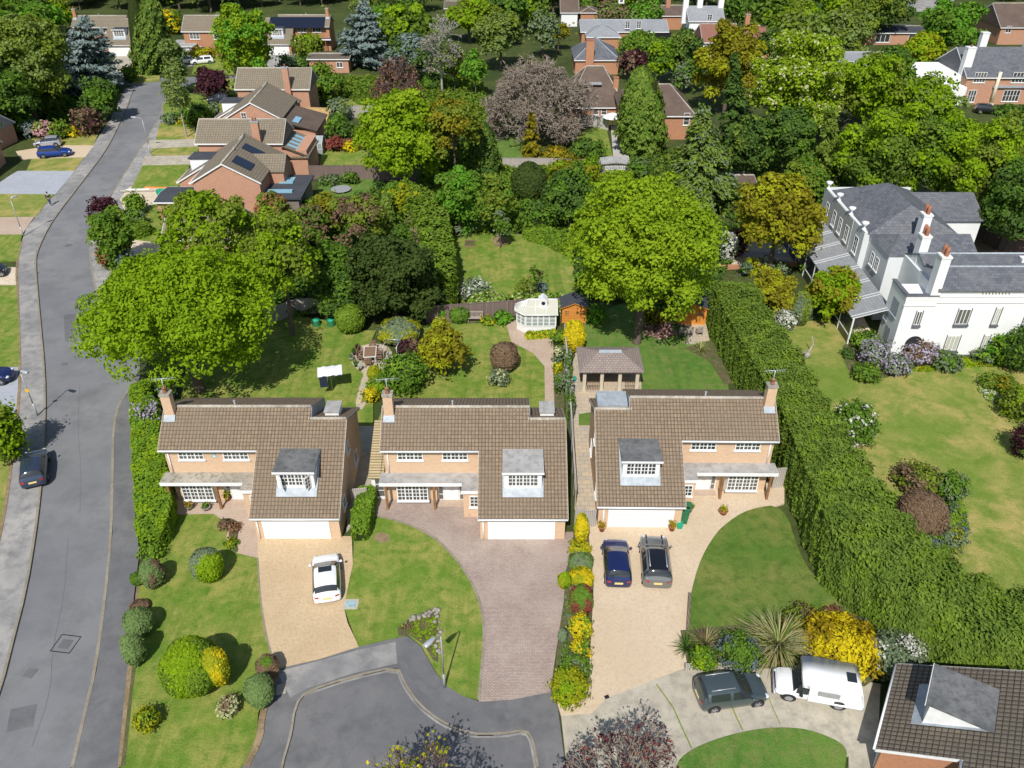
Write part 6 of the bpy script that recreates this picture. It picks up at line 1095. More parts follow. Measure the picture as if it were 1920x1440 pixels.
# building materials beside the road
X, Y = G(285, 362); random.seed(5)
for i in range(7):
    L_ = random.uniform(3, 4.6); t = thing('plank_stack', ('pale scaffold board, ', 'orange barrier, ')[i in (3, 5)] + ('lowest', 'second', 'third', 'fourth', 'fifth', 'sixth', 'topmost')[i] + ' in the heap on the gravel beside the road', 'boards' if i not in (3, 5) else 'barrier', (X + (-2 if i < 3 else .8) + random.uniform(-.3, .3), Y + i * .22, .14 + .05 * (i % 3)), R(random.uniform(-5, 5)), 'builders materials by the road'); b = MB(); [b.box(-L_ / 2, k * .12, .0, L_ / 2, k * .12 + .1, .07) for k in range(3)]; b.build('boards', M['orange' if i in (3, 5) else ('wood_grey', 'tan', 'white')[i % 3]], t)
X, Y = G(307, 372); t = thing('storage_crate', 'green plastic crate in front of the heap of building boards', 'crate', (X, Y, .14)); b = MB(); b.grid([[(-.5, -.4, 0), (.5, -.4, 0), (.5, .4, 0), (-.5, .4, 0)], [(-.6, -.5, .9), (.6, -.5, .9), (.6, .5, .9), (-.6, .5, .9)]], 0, True, False); b.build('body', M['green_plastic'], t); b = MB(); b.box(-.62, -.52, .9, .62, .52, 1.0); b.build('lid', M['green_plastic'], t)
X, Y = G(323, 372); t = tag(MB().ico((0, 0, .3), .7, .4, jit=.5, seed=3, n=8).build('rubble_sack', M['white']), 'white rubble sack beside the green crate', 'sack'); t.location = (X, Y, .14)
X, Y = G(881, 460); t = thing('raised_bed', 'small square dark soil bed with plank edges on the upper lawn', 'raised bed', (X, Y, .147)); b = MB(); [b.box(*q) for q in ((-.6, -.8, 0, .6, -.72, .16), (-.6, .72, 0, .6, .8, .16), (-.6, -.719, 0, -.52, .719, .16), (.52, -.719, 0, .6, .719, .16))]; b.build('edging', M['wood_brown'], t); b = MB(); b.box(-.52, -.72, 0, .52, .72, .1); b.build('soil', M['bed'], t)
# driftwood stump, dead limb, bird table
X, Y = G(1512, 672); t = thing('tree_stump', 'bleached forked stump on the dry villa lawn', 'stump', (X, Y, .14)); b = MB(); b.tube((0, 0, 0), (0, 0, .5), .3, .22, 9); b.tube((0, 0, .4), (-.9, -.1, .75), .12, .05, 6); b.tube((0, 0, .4), (.5, .4, 1.1), .13, .06, 6); b.tube((.5, .4, 1.1), (.4, .9, 1.7), .06, .03, 6); b.build('wood', M['bark_pale'], t)
t = thing('rockery', 'rough grey stone edging of the small triangular bed at the close', 'rockery', (*G(800, 1160), .16)); random.seed(8)
for i in range(46):
    f = i / 46; p = (765 + 60 * f * 1.6, 1168 - 20 * f * 1.6) if f < .6 else (822 + random.uniform(-3, 3), 1150 + (f - .6) * 2.4 * 90); q = G(p[0] + random.uniform(-5, 5), p[1] + random.uniform(-4, 4)); o_ = G(800, 1160); s = random.uniform(.07, .17)
    MB().ico((q[0] - o_[0], q[1] - o_[1], s * .4), s, s * .7, jit=.5, seed=i, n=5).build('stone', M['stone'], t)
X, Y = G(555, 352); 
t = thing('trampoline', 'low round grey trampoline in the rear garden right of the extension', 'trampoline', (*G(640, 360), .13)); b = MB(); b.tube((0, 0, .28), (0, 0, .32), 1.3, n=20); b.build('mat', M['steel_grey'], t); b = MB(); [b.tube((math.cos(a) * 1.2, math.sin(a) * 1.2, 0), (math.cos(a) * 1.2, math.sin(a) * 1.2, .28), .04, n=5) for a in (0.4, 1.97, 3.5, 5.1)]; b.build('frame', M['steel'], t)
t = thing('gas_flue', 'small turquoise tub on the side path', 'tub', (*G(1077, 716), .13)); MB().lathe((0, 0, 0), [(0, 0), (.14, 0), (.17, .35), (.14, .36), (0, .3)], 10).build('body', M['green_plastic'], t); t.name = 'plant_tub'
# ------------------------------------------------------------------ trees, hedges, shrubs (boxes are photo pixels: left, top, right, bottom)
T_, S_, C_ = tree, shrub, conifer
T_('maple_tree', 'very large round yellow-green tree overhanging the road behind the left house', 'tree', (168, 455, 512, 724), ['spring'], 2.2, 140, 2.4, 1.0, crs=.24, amp=.08)
T_('maple_tree', 'very large lime green domed tree behind the sheds of the right back garden', 'tree', (1060, 328, 1362, 602), ['lime'], 3.4, 150, 2.4, 1.0, crs=.22, amp=.07)
T_('tall_tree', 'tall olive green tree with loose crown beside the road, behind the large yellow-green tree', 'tree', (290, 352, 478, 520), ['spring', 'olive'], 4.5, 60, 2.8, .8, open_=1)
T_('tall_tree', 'tangled olive tree with pale twigs between the large maple and the dark yew', 'tree', (448, 388, 600, 585), ['olive', 'spring'], 3.0, 60, 2.6, .75, open_=1)
T_('yew_tree', 'broad dark yew tree above the round clipped bush in the left back garden', 'tree', (655, 432, 820, 612), ['yew'], .2, 60, 2.6, 1.3, crs=.30)
T_('garden_tree', 'bushy green tree with reddish flowers behind the dark yew', 'tree', (572, 450, 690, 580), ['mid', 'dark', 'pink'], .6, 40, 2.4, .9); T_('garden_tree', 'tan brown leaved tree in the garden right of the road row', 'tree', (620, 362, 735, 470), ['bronze', 'olive'], 1.5, 40, 2.4, .8, open_=1)
T_('garden_tree', 'amber leaved small tree behind the flat grey extension', 'tree', (580, 350, 640, 430), ['amber', 'olive'], 1.0, 24, 2.4, .9); T_('garden_tree', 'dull brown-green bush right of the amber small tree', 'tree', (530, 385, 620, 470), ['bronze', 'mid'], .6, 30, 2.4, .9); T_('garden_tree', 'reddish brown shrubby tree below the flat grey extension', 'tree', (478, 355, 545, 420), ['autumn', 'mid'], .8, 24, 2.4, .8)
C_('cypress', 'slender dark green cypress beside the tan brown leaved tree', 'tree', (703, 362, 742, 455), ['conifer'], 'cone', 2.4); T_('garden_tree', 'dark mixed shrub tree between the tangled olive tree and the yew', 'tree', (585, 520, 680, 600), ['dark', 'mid'], .2, 26, 2.4, 1.0)
hedge('tall_hedge', 'tall clipped dark green hedge casting shade on the upper lawn', [(735, 400), (785, 420), (815, 465), (825, 525), (826, 588)], 3.4, 4.2, ['hedge', 'conifer'], 2.4, 1.1)
for q, lb in (((742, 362, 796, 402), 'pale dead brushwood clump, uppermost of three'), ((768, 398, 812, 440), 'pale dead brushwood clump, middle of three'), ((772, 432, 812, 480), 'pale dead brushwood clump, lowest of three')): spiky('dead_brushwood', lb + ' inside the tall hedge', 'brushwood', ((q[0] + q[2]) / 2, q[3] - 0), 2.0, 2.2, ['thatch', 'straw'], 220, lw=.10, z0=1.6)
T_('garden_tree', 'small yellow-green tree inside the curve of the tall hedge', 'tree', (715, 340, 790, 420), ['yelgreen', 'mid'], .5, 24, 2.2); T_('garden_tree', 'green shrub left of the lowest brushwood clump', 'tree', (728, 415, 778, 480), ['mid', 'dark'], .3, 20, 2.2)
S_('clipped_bush', 'bright green clipped round bush at the head of the left back lawn', 'bush', (627, 570, 684, 625), ['hedge'], 2.2, 1.4)
S_('variegated_shrub', 'pale variegated flat-topped shrub above the round patio', 'shrub', (706, 593, 790, 645), ['sage', 'yelgreen'], 2.3, 1.3, amp=.04); S_('flowering_shrub', 'white flowering shrub below the variegated shrub', 'shrub', (745, 625, 775, 650), ['sage', 'white'], 2, 1, flower=.5, tight=False); S_('purple_shrub', 'purple leaved shrub right of the patio arch', 'shrub', (742, 636, 790, 682), ['purple', 'bronze'], 2.2, 1, tight=False)
T_('golden_tree', 'small golden yellow-green tree on the middle back lawn', 'tree', (784, 603, 880, 706), ['amber', 'yelgreen'], .5, 44, 2.6, 1.0, crs=.28); S_('evergreen_shrub', 'large glossy green shrub behind the chimney of the middle house', 'shrub', (714, 662, 798, 738), ['mid', 'laurel'], 2.5, 1.1, tight=False); S_('clipped_ball', 'small golden clipped ball beside the round patio', 'bush', (688, 686, 716, 714), ['yelgreen'], 2.2, 1.2); S_('golden_shrub', 'small golden bush in the gap between the left and middle house roofs', 'bush', (680, 728, 708, 754), ['yellow', 'yelgreen'], 2.2, 1.2, tight=False); S_('flowering_shrub', 'low green bush below the small golden ball', 'bush', (690, 706, 728, 740), ['laurel', 'spring'], 2.2, 1, tight=False)
S_('copper_bush', 'brown clipped ball on the middle back lawn', 'bush', (918, 642, 973, 698), ['bronze'], 2.0, 1.5); S_('variegated_shrub', 'pale variegated plants under the brown clipped ball', 'shrub', (919, 694, 952, 724), ['sage', 'cream'], 2.0, 1, tight=False)
hedge('mixed_hedge', 'cream and green flowering hedge along the dark brown fence', [(880, 580), (960, 583), (1080, 583)], 1.6, 1.5, ['laurel', 'cream'], 2.2, 1, rough=.2, flower=.25)
S_('flowering_shrub', 'pale grey flowering shrub on the upper lawn by the fence', 'shrub', (865, 522, 918, 566), ['sage', 'white'], 2.0, .9, flower=.3, tight=False); T_('sapling', 'thin purple-leaved sapling on the upper lawn', 'tree', (984, 494, 1018, 542), ['purple', 'mid'], 1.0, 12, 1.8, .3, open_=1); S_('blue_conifer', 'tiny blue-grey conifer on the upper lawn', 'shrub', (1008, 528, 1026, 549), ['blue'], 2.0, 1); T_('sapling', 'small green sapling beside the thin purple one', 'tree', (965, 515, 995, 560), ['olive'], .6, 10, 1.8, .4, open_=1)
S_('bush', 'round dark green bush left of the garden bench', 'bush', (842, 574, 880, 606), ['mid', 'dark'], 2.2, 1.1); S_('bush', 'bright green upright bush at the left end of the fence', 'bush', (818, 570, 840, 600), ['bright'], 2.2, 1.1); S_('bush', 'low green bush right of the garden bench', 'bush', (903, 594, 926, 610), ['laurel', 'yellow'], 2, 1, tight=False); S_('bush', 'bright leafy bush left of the white summerhouse', 'bush', (926, 585, 958, 608), ['bright'], 2.2, 1, tight=False)
S_('azalea', 'brilliant yellow flowering azalea below the orange shed', 'shrub', (1055, 602, 1099, 660), ['yellow', 'yelgreen'], 2.4, 1.3, flower=.12)
hedge('box_edging', 'low yellow and green edging along the white summerhouse front', [(985, 636), (1045, 632)], .8, .7, ['laurel', 'yellow'], 2, 1, flower=.35); S_('border_shrub', 'green border shrub against the side fence, uppermost', 'shrub', (1036, 622, 1056, 652), ['mid', 'laurel'], 2.0, 1, tight=False); S_('border_shrub', 'cream variegated border shrub against the side fence', 'shrub', (1038, 650, 1056, 684), ['sage', 'cream'], 2.0, 1, tight=False); S_('border_shrub', 'yellow border shrub against the side fence', 'shrub', (1038, 682, 1055, 700), ['yellow', 'spring'], 2.0, 1, tight=False); S_('border_shrub', 'grey-green border shrub against the side fence, lowest', 'shrub', (1040, 698, 1058, 740), ['sage', 'mid'], 2.0, 1, tight=False)
hedge('climber', 'pink flowering climber over the side fence by the pavilion', [(1063, 695), (1070, 790)], 1.5 * .3, 2.0, ['mid', 'lilac'], 1.7, 1.2, rough=.25, cat='climber'); S_('bush', 'dark green bush by the fence left of the pavilion roof', 'bush', (1056, 656, 1072, 684), ['mid', 'dark'], 2, 1)
S_('bush', 'bright green bush right of the plain orange shed', 'bush', (1096, 572, 1135, 606), ['bright', 'mid'], 2.2, 1, tight=False); S_('bush', 'shaded green and amber bush under the lime tree', 'bush', (1196, 562, 1262, 604), ['amber', 'dark'], 2.2, 1, tight=False)
ground_cover('heather_bed', 'patch of pale pinkish heather on the right back lawn', [(1205, 612), (1255, 608), (1268, 630), (1240, 640), (1210, 632)], .35, ['bronze', 'pink'], 1.8, flower=.4); spiky('yucca', 'spiky yellow-green yucca below the grey wooden chairs', 'plant', (1312, 662), 1.1, 1.3, ['straw', 'spring'], 60); ground_cover('herb_patch', 'grey-green low plants beside the grey chairs', [(1262, 612), (1285, 614), (1292, 650), (1275, 640)], .4, ['sage', 'mid'], 1.8)
# big conifer hedge on the right
prs = [((1335, 610), (1400, 512)), ((1345, 665), (1455, 590)), ((1385, 745), (1520, 672)), ((1440, 850), (1580, 782)), ((1478, 955), (1655, 885)), ((1516, 1072), (1745, 1000)), ((1600, 1155), (1850, 1092)), ((1700, 1200), (1950, 1180))]
HH = 4.6; pth, wds = [], []
for l_, r_ in prs: a = Vector(G(*l_, .2)); c = Vector(G(*r_, HH * .8)); m = a + (c - a) * .44; pth.append((m.x, m.y)); wds.append((c - a).length * .76)
pth.append((pth[-1][0] + 9, pth[-1][1] - 3.5)); wds.append(4.5); wds = [min(6.8, max(3.5, w_)) for w_ in wds]
hedge('conifer_hedge', 'very tall wide green conifer hedge between the right house and the villa lawn', pth[::-1], wds[::-1], HH, ['conifer', 'hedge'], 1.7, 1.0, rough=.09, tang=True, world=True)
S_('viburnum', 'green bush dotted with white flowers on the villa lawn', 'bush', (1555, 754, 1644, 836), ['mid', 'white'], 2.2, 1.1, flower=.14, tight=False); S_('bush', 'grey-brown twiggy bush on the villa lawn above the brown dome', 'bush', (1682, 868, 1768, 932), ['olive', 'bronze'], 2.2, 1, tight=False); S_('bush', 'grey-green bush right of the twiggy one on the villa lawn', 'bush', (1755, 886, 1814, 945), ['mid', 'sage'], 2.2, 1, tight=False); S_('copper_bush', 'brown clipped dome on the villa lawn by the conifer hedge', 'bush', (1680, 922, 1774, 1012), ['bronze'], 2.0, 1.6)
S_('bush', 'pale yellow-green shrub below the brown dome', 'shrub', (1756, 985, 1806, 1038), ['sage', 'yelgreen'], 2.2, 1, tight=False); S_('bush', 'mixed green shrub touching the conifer hedge below the brown dome', 'shrub', (1715, 1005, 1770, 1055), ['laurel', 'rosemary'], 2.2, 1, tight=False); ground_cover('flower_border', 'blue-green flower border along the villa lawn edge', [(1775, 935), (1810, 950), (1815, 1010), (1795, 1030), (1780, 990)], .5, ['laurel', 'rosemary'], 2.0)
T_('golden_tree', 'amber green shrubby tree above the clipped golden dome', 'tree', (1402, 500, 1492, 592), ['amber', 'yelgreen'], .4, 36, 2.4); S_('clipped_dome', 'tall olive clipped dome beside the villa path', 'bush', (1480, 547, 1524, 610), ['olive', 'sage'], 1.9, 1.5); T_('magnolia', 'yellow-green rounded tree in front of the villa verandah', 'tree', (1514, 500, 1612, 606), ['spring', 'amber'], .4, 40, 2.6, 1.1); S_('flowering_shrub', 'white flowering shrub at the edge of the conifer hedge', 'shrub', (1452, 580, 1490, 622), ['sage', 'white'], 2.0, 1.1, flower=.6, tight=False)
for q, lb, c in (((1398, 484, 1422, 508), 'small yellow shrub above the conifer hedge tip', ['yelgreen']), ((1425, 482, 1450, 502), 'small white-green shrub by the low wall', ['sage', 'white']), ((1445, 492, 1480, 512), 'grey-green shrub by the low wall right end', ['sage', 'mid']), ((1388, 495, 1410, 518), 'teal clump near the conifer hedge tip', ['rosemary', 'mid']), ((1500, 488, 1535, 515), 'green shrub at the top of the verandah', ['laurel', 'sage']), ((1352, 435, 1382, 492), 'white blossom shrub right of the large lime tree', ['white', 'sage']), ((1370, 430, 1400, 482), 'dark purple upright shrub by the white wall', ['purple', 'maroon'])): S_('border_shrub', lb, 'shrub', q, c, 2.0, 1, tight=False)
for q, lb, c, f in (((1612, 636, 1668, 690), 'lilac wisteria at the left corner of the villa', ['sage', 'lilac'], .6), ((1690, 636, 1762, 684), 'lilac wisteria across the arched villa window', ['bronze', 'lilac'], .5), ((1655, 664, 1708, 706), 'lilac wisteria spilling onto the flower bed', ['sage', 'lilac'], .45)): S_('wisteria', lb, 'climber', q, c, 2.0, 1.0, flower=f, tight=False, stem=False)
for q, lb, c in (((1595, 620, 1645, 655), 'green shrub at the foot of the villa verandah', ['mid', 'laurel']), ((1596, 682, 1652, 718), 'low dark green shrub in the villa bed', ['mid', 'olive']), ((1625, 655, 1660, 690), 'yellow-flecked shrub in the villa bed', ['mid', 'amber']), ((1580, 655, 1600, 672), 'tiny clipped ball in the villa bed', ['dark']), ((1752, 660, 1802, 698), 'sage green shrub at the foot of the villa wall', ['sage', 'mid']), ((1826, 655, 1862, 682), 'grey-green shrub between the villa windows', ['sage', 'laurel']),
    ((1855, 630, 1905, 684), 'bright green shrub at the foot of the villa wall, right', ['bright', 'laurel']), ((1885, 610, 1950, 700), 'dark green large shrub at the right edge by the villa', ['dark', 'mid']), ((1838, 700, 1880, 730), 'low olive clipped shrub on the villa lawn edge', ['olive', 'mid']), ((1870, 705, 1905, 740), 'amber and green shrub by the right edge', ['amber', 'mid']), ((1880, 725, 1960, 790), 'dark yellow-green shrub at the right edge below the amber one', ['olive', 'spring']), ((1902, 788, 1950, 860), 'dark purple shrub cut by the right edge', ['purple', 'dark'])): S_('border_shrub', lb, 'shrub', q, c, 2.1, 1, tight=False)
ground_cover('flower_border', 'white and green low border plants at the right lawn edge', [(1838, 720), (1865, 735), (1905, 770), (1900, 785), (1850, 755), (1832, 735)], .35, ['spring', 'white'], 1.9, flower=.3); ground_cover('flower_border', 'yellowish low planting along the villa wall', [(1790, 672), (1870, 676), (1880, 690), (1800, 692), (1740, 700), (1700, 700)], .3, ['spring', 'yelgreen'], 2.0)
T_('magnolia', 'large amber gold rounded tree above the white garden wall', 'tree', (1378, 318, 1548, 478), ['amber', 'yelgreen'], 2.4, 66, 3.0, 1.0, crs=.26)
C_('cedar', 'grey-green drooping conifer left of the amber tree', 'tree', (1225, 200, 1412, 430), ['conifer', 'sage'], 'spruce', 2.4, 1.2); C_('spruce', 'very dark tall spruce left of the white flowered chestnut', 'tree', (1332, 95, 1425, 325), ['dark'], 'spruce', 2.4, 1.1); C_('weeping_conifer', 'weeping dark conifer behind the left end of the villa', 'tree', (1500, 200, 1612, 402), ['conifer', 'olive', 'dark'][:2], 'weep', 2.3, 1.2)
T_('chestnut_tree', 'tall horse chestnut dotted with cream flowers, right of the dark spruce', 'tree', (1410, 52, 1586, 268), ['lime', 'cream'], 1.0, 110, 2.2, 1.1, flower=.10, crs=.22); T_('ochre_tree', 'ochre yellow tree in front of the rust red roofs', 'tree', (1302, 35, 1442, 192), ['amber', 'yelgreen'], 2, 56, 2.3, 1.0, crs=.25)
for q, lb, c, k in (((1575, 82, 1700, 250), 'yellow-green tree in front of the far white house', ['spring', 'olive'], .8), ((1665, 130, 1800, 262), 'light yellow-green tree before the apartment block', ['spring', 'birch'], .9), ((1575, 200, 1762, 380), 'broad mid green tree behind the villa roof, left part', ['wood', 'spring'], 1.1), ((1430, 190, 1530, 318), 'dark shaded tree below the flowering chestnut', ['dark', 'mid'], 1), ((1360, 215, 1440, 330), 'dark green tree between the grey-green conifer and the chestnut', ['dark', 'conifer'], 1), ((1695, 215, 1850, 385), 'broad yellow-green tree behind the villa roof, right part', ['spring', 'mid'], 1), ((1780, 208, 1930, 420), 'tall olive green tree at the right edge above the villa', ['olive', 'spring'], 1), ((1830, 300, 1990, 475), 'dense green tree at the right edge beside the villa roof', ['mid', 'dark'], 1), ((1690, 60, 1770, 130), 'small bright yellow tree near the low pavilion', ['yelgreen', 'spring'], 1), ((1725, 0, 1840, 100), 'bright green tree left of the top right roof', ['bright', 'mid'], 1), ((1540, 10, 1640, 100), 'grey-green twiggy tree at the top right', ['birch', 'olive'], .7), ((1460, 300, 1560, 372), 'green tree top between the amber tree and the weeping conifer', ['mid', 'olive'], 1), ((1860, 195, 1960, 260), 'dark shrub mass in front of the apartment block', ['dark', 'mid'], 1)):
    T_('broadleaf_tree', lb, 'tree', q, c, 2.0, 54, 2.4, k, crs=.26)
T_('maple_tree', 'large vivid yellow-green tree right of the road row gardens', 'tree', (662, 168, 834, 350), ['spring', 'lime'], 2, 90, 2.5, 1.1, crs=.24); T_('broadleaf_tree', 'olive tree with dark shaded side right of the vivid yellow-green one', 'tree', (788, 175, 905, 325), ['olive', 'amber'], 3, 50, 2.3, .8, open_=1); C_('dark_conifer', 'grey-green pointed evergreen between the olive tree and the amber conifer', 'tree', (872, 232, 940, 350), ['dark', 'olive'], 'cone', 2.2)
bare_tree('beech_tree', 'huge bare grey-brown tree with spreading fine branches, centre top', 'tree', (905, 62, 1112, 290), 'twig', .3, 15, 7, 5, ['bronze'], 1100, droop=-.03, thick=.8, ls=.22, base=(3.9, 123.5, 8.3, 7.0, 7.6))
C_('golden_conifer', 'amber golden conifer standing before the bare tree', 'tree', (972, 205, 1022, 320), ['amber', 'golden'], 'spruce', 2.0, 1.2); S_('bush', 'low amber bushes below the golden conifer', 'bush', (1010, 276, 1075, 308), ['amber', 'golden'], 2.1, 1, tight=False); S_('bush', 'green spreading shrub below the bare tree, right', 'bush', (1070, 262, 1135, 302), ['mid', 'dark'], 2.1, 1, tight=False)
T_('garden_tree', 'bright green upright tree at the top of the upper lawn', 'tree', (820, 298, 902, 440), ['bright', 'mid'], .6, 48, 2.5, 1.0); T_('garden_tree', 'olive loose tree between the bright tree and the dark dome', 'tree', (896, 315, 968, 440), ['olive', 'mid'], .5, 36, 2.3, .9); S_('yew_dome', 'very dark round dome of yew in the middle distance', 'bush', (957, 304, 1026, 382), ['yew'], 2.0, 1.5, amp=.03); T_('garden_tree', 'grey-green dense tree left of the large lime tree', 'tree', (1020, 302, 1118, 432), ['dark', 'mid'], .3, 40, 2.3, 1.1); S_('bush', 'dark green shrub below the dark yew dome', 'bush', (968, 372, 1042, 440), ['mid', 'dark'], 2.3, 1, tight=False)
hedge('clipped_hedge', 'clipped green hedge at the top right of the upper lawn', [(985, 446), (1030, 458), (1078, 482)], 1.8, 1.9, ['hedge', 'laurel'], 2.3, 1.1); T_('sapling', 'small white-stemmed tree on the soil patch of the upper lawn', 'tree', (920, 395, 955, 450), ['mid', 'sage'], 1.2, 12, 2, .6); S_('bush', 'low leafy plants at the upper lawn head, left', 'bush', (840, 408, 900, 440), ['bright', 'sage'], 2.1, 1, tight=False)
S_('bush', 'yellow-green bushes behind the dark dome by the grey fence', 'bush', (1025, 300, 1128, 345), ['amber', 'spring'], 2.1, 1, tight=False); S_('bush', 'bright green bushes left of the grey shed', 'bush', (1098, 296, 1124, 325), ['bright', 'spring'], 2, 1, tight=False); S_('bush', 'green shrub right of the grey shed', 'bush', (1175, 300, 1222, 335), ['mid', 'sage'], 2.1, 1, tight=False)
C_('cypress', 'tall broad green cone tree in front of the dark brown roof', 'tree', (1155, 128, 1252, 308), ['conifer', 'mid'], 'cone', 2.4, 1.1); T_('copper_tree', 'dark copper tree before the far long brick house', 'tree', (1158, 88, 1218, 142), ['purple', 'bronze'], .8, 24, 2.2)
for q, lb, c in (((1210, 72, 1268, 150), 'green tree right of the copper tree', ['mid', 'spring']), ((1250, 45, 1314, 138), 'dark green tree left of the tall white house', ['dark', 'conifer']), ((1262, 120, 1300, 165), 'pale green round bush left of the ochre tree', ['sage', 'mid']), ((1290, 100, 1325, 165), 'narrow dark shrub against the ochre tree', ['mid', 'dark']), ((1155, 68, 1250, 92), 'green planting in front of the far long brick house', ['hedge', 'mid'])): T_('broadleaf_tree', lb, 'tree', q, c, .8, 30, 2.2, 1)
# top left
T_('broadleaf_tree', 'large mottled olive green tree at the left edge, upper left', 'tree', (-60, 30, 128, 205), ['olive', 'birch'], 2, 80, 2.4, 1.0, crs=.22); T_('broadleaf_tree', 'dark green tree at the far left edge above the brick house', 'tree', (-70, 110, 70, 235), ['dark', 'mid'], 1.5, 60, 2.4, 1.0); C_('blue_cedar', 'large blue-grey cedar at the upper left beside the far brown roof', 'tree', (92, 32, 228, 205), ['blue'], 'cedar', 2.4, 1.1); C_('spruce', 'green spruce with drooping layers left of the blue cedar', 'tree', (38, 105, 138, 236), ['conifer', 'mid'], 'spruce', 2.4, 1.1)
T_('broadleaf_tree', 'dark green rounded tree casting shade on the far road', 'tree', (150, 148, 224, 218), ['mid', 'dark'], .8, 30, 2.3, 1.1); C_('cypress', 'tall dark green cone tree in front of the far brown roofed house', 'tree', (246, -10, 318, 152), ['conifer', 'dark'], 'cone', 2.3, 1.2); T_('birch_tree', 'thin pale birch on the corner right of the far road', 'tree', (305, 130, 362, 232), ['birch'], 2, 26, 1.9, .55, 'bark_pale', open_=1); T_('birch_tree', 'grey-green birch against the dark cone tree', 'tree', (298, 60, 348, 165), ['birch', 'dark'], 1, 28, 2.0, .9)
T_('maple_tree', 'bright lime green tree before the far house with solar array', 'tree', (396, 8, 516, 142), ['lime', 'bright'], 1.5, 66, 2.3, 1.0, crs=.24); T_('copper_tree', 'round dark purple tree above the grey people carrier', 'tree', (365, 130, 432, 178), ['purple'], .8, 32, 2.2, 1.2)
for q, lb, c in (((12, 214, 62, 248), 'bright green shrub at the far left above the silver car', ['bright', 'mid']), ((44, 228, 70, 256), 'blue-grey shrub above the silver car', ['blue', 'sage']), ((64, 228, 98, 262), 'pink and green shrub beside the clipped mound', ['pink', 'laurel']), ((90, 228, 130, 260), 'olive green clipped mound left of the yellow bush', ['hedge', 'olive']), ((126, 238, 152, 256), 'bright yellow low bush beside the pavement, upper left', ['yellow']), ((136, 205, 188, 252), 'brown-purple loose shrub at the pavement edge', ['bronze', 'purple']), ((228, 124, 257, 153), 'dark clipped bush at the end of the road', ['hedge', 'dark']), ((335, 195, 400, 232), 'dark green shrubs right of the thin birch', ['mid', 'dark']), ((306, 215, 334, 232), 'pale sage bush by the pavement', ['sage', 'mid']), ((339, 218, 354, 232), 'tiny bright yellow bush below the birch', ['yellow']), ((392, 195, 412, 225), 'sage green shrub beside the white dormer', ['sage']), ((350, 92, 405, 112), 'yellow and green hedge behind the far white cars', ['yelgreen', 'golden']), ((302, 22, 340, 62), 'bright yellow tree right of the dark cone tree', ['yellow', 'mid']), ((548, 64, 608, 108), 'olive tree in front of the far solar roof house', ['olive', 'spring']), ((522, 104, 560, 135), 'pale sage tree at the far drive', ['sage', 'mid']), ((556, 108, 582, 135), 'dark bush beside the far drive', ['dark', 'mid']), ((583, 120, 618, 142), 'bright green clipped bush before the low outbuilding', ['hedge']), ((585, 140, 650, 190), 'olive leafy bush behind the row gardens', ['mid', 'olive'])): S_('garden_shrub', lb, 'shrub', q, c, 2.1, 1, tight=False)
T_('purple_shrub', 'dark purple twiggy shrub tree beside the road bend', 'tree', (162, 360, 218, 420), ['purple'], .8, 24, 1.9, .6, open_=1); T_('evergreen_tree', 'dense mid green evergreen at the roadside below the purple shrub', 'tree', (170, 385, 246, 505), ['mid', 'hedge'], .1, 50, 2.4, 1.3); S_('bush', 'small bright green bush on the gravel yard', 'bush', (236, 362, 272, 402), ['laurel', 'mid'], 2.2, 1, tight=False); S_('autumn_shrub', 'orange-brown shrub at the foot of the roadside evergreen', 'shrub', (183, 458, 222, 505), ['autumn', 'mid'], 2.2, 1, tight=False); S_('bush', 'grey-green shrub right of the orange-brown one', 'shrub', (205, 465, 248, 510), ['rosemary', 'mid'], 2.2, 1, tight=False)
hedge('clipped_hedge', 'bright green clipped hedge by the hidden house', [(240, 448), (284, 436)], 2.4, 1.6, ['hedge'], 2.3, 1.1); S_('bush', 'mixed green shrubs behind the gravel yard', 'bush', (228, 395, 275, 425), ['mid', 'sage'], 2.2, 1, tight=False)
T_('garden_tree', 'round dark green tree on the narrow lawn behind the row', 'tree', (608, 212, 664, 268), ['dark', 'mid'], .4, 28, 2.2, 1.2)
for q, lb, c in (((616, 258, 644, 284), 'dark red shrub by the red-brown fence', ['maroon']), ((644, 266, 670, 284), 'bright yellow bush by the red-brown fence', ['yellow']), ((670, 202, 692, 213), 'tiny yellow bush on the grey fence', ['yellow']), ((642, 325, 672, 345), 'dark bush against the dark brown fence', ['mid', 'dark']), ((600, 330, 640, 348), 'sage clump against the dark brown fence', ['sage', 'mid']), ((615, 185, 655, 225), 'pale sage small tree by the new fence', ['sage', 'birch']), ((555, 372, 600, 402), 'dark green shrubs beside the flat grey extension', ['hedge', 'dark'])): S_('garden_shrub', lb, 'shrub', q, c, 2.1, 1, tight=False)
C_('blue_cedar', 'blue-grey cedar behind the road row gardens, left one of two', 'tree', (625, 5, 742, 150), ['blue'], 'cedar', 2.3, 1.0); T_('blue_conifer', 'round blue-green conifer right of the blue-grey cedar', 'tree', (722, 52, 806, 150), ['blue', 'dark'], .5, 44, 2.2, 1.1); bare_tree('twiggy_tree', 'reddish brown bare tree below the blue-green conifer', 'tree', (690, 92, 792, 190), 'twig_dark', 1.0, 12, 6, 9, ['bronze', 'autumn'], 1500, thick=.8, ls=.25)
bare_tree('white_birch', 'tall bare white birch at the top centre', 'tree', (785, -40, 862, 140), 'bark_pale', 3.0, 9, 6, 12, ['birch'], 900, thick=.8, ls=.28); S_('bush', 'dark clipped hedge block under the white birch', 'bush', (790, 140, 835, 168), ['dark', 'mid'], 2.1, 1.2)
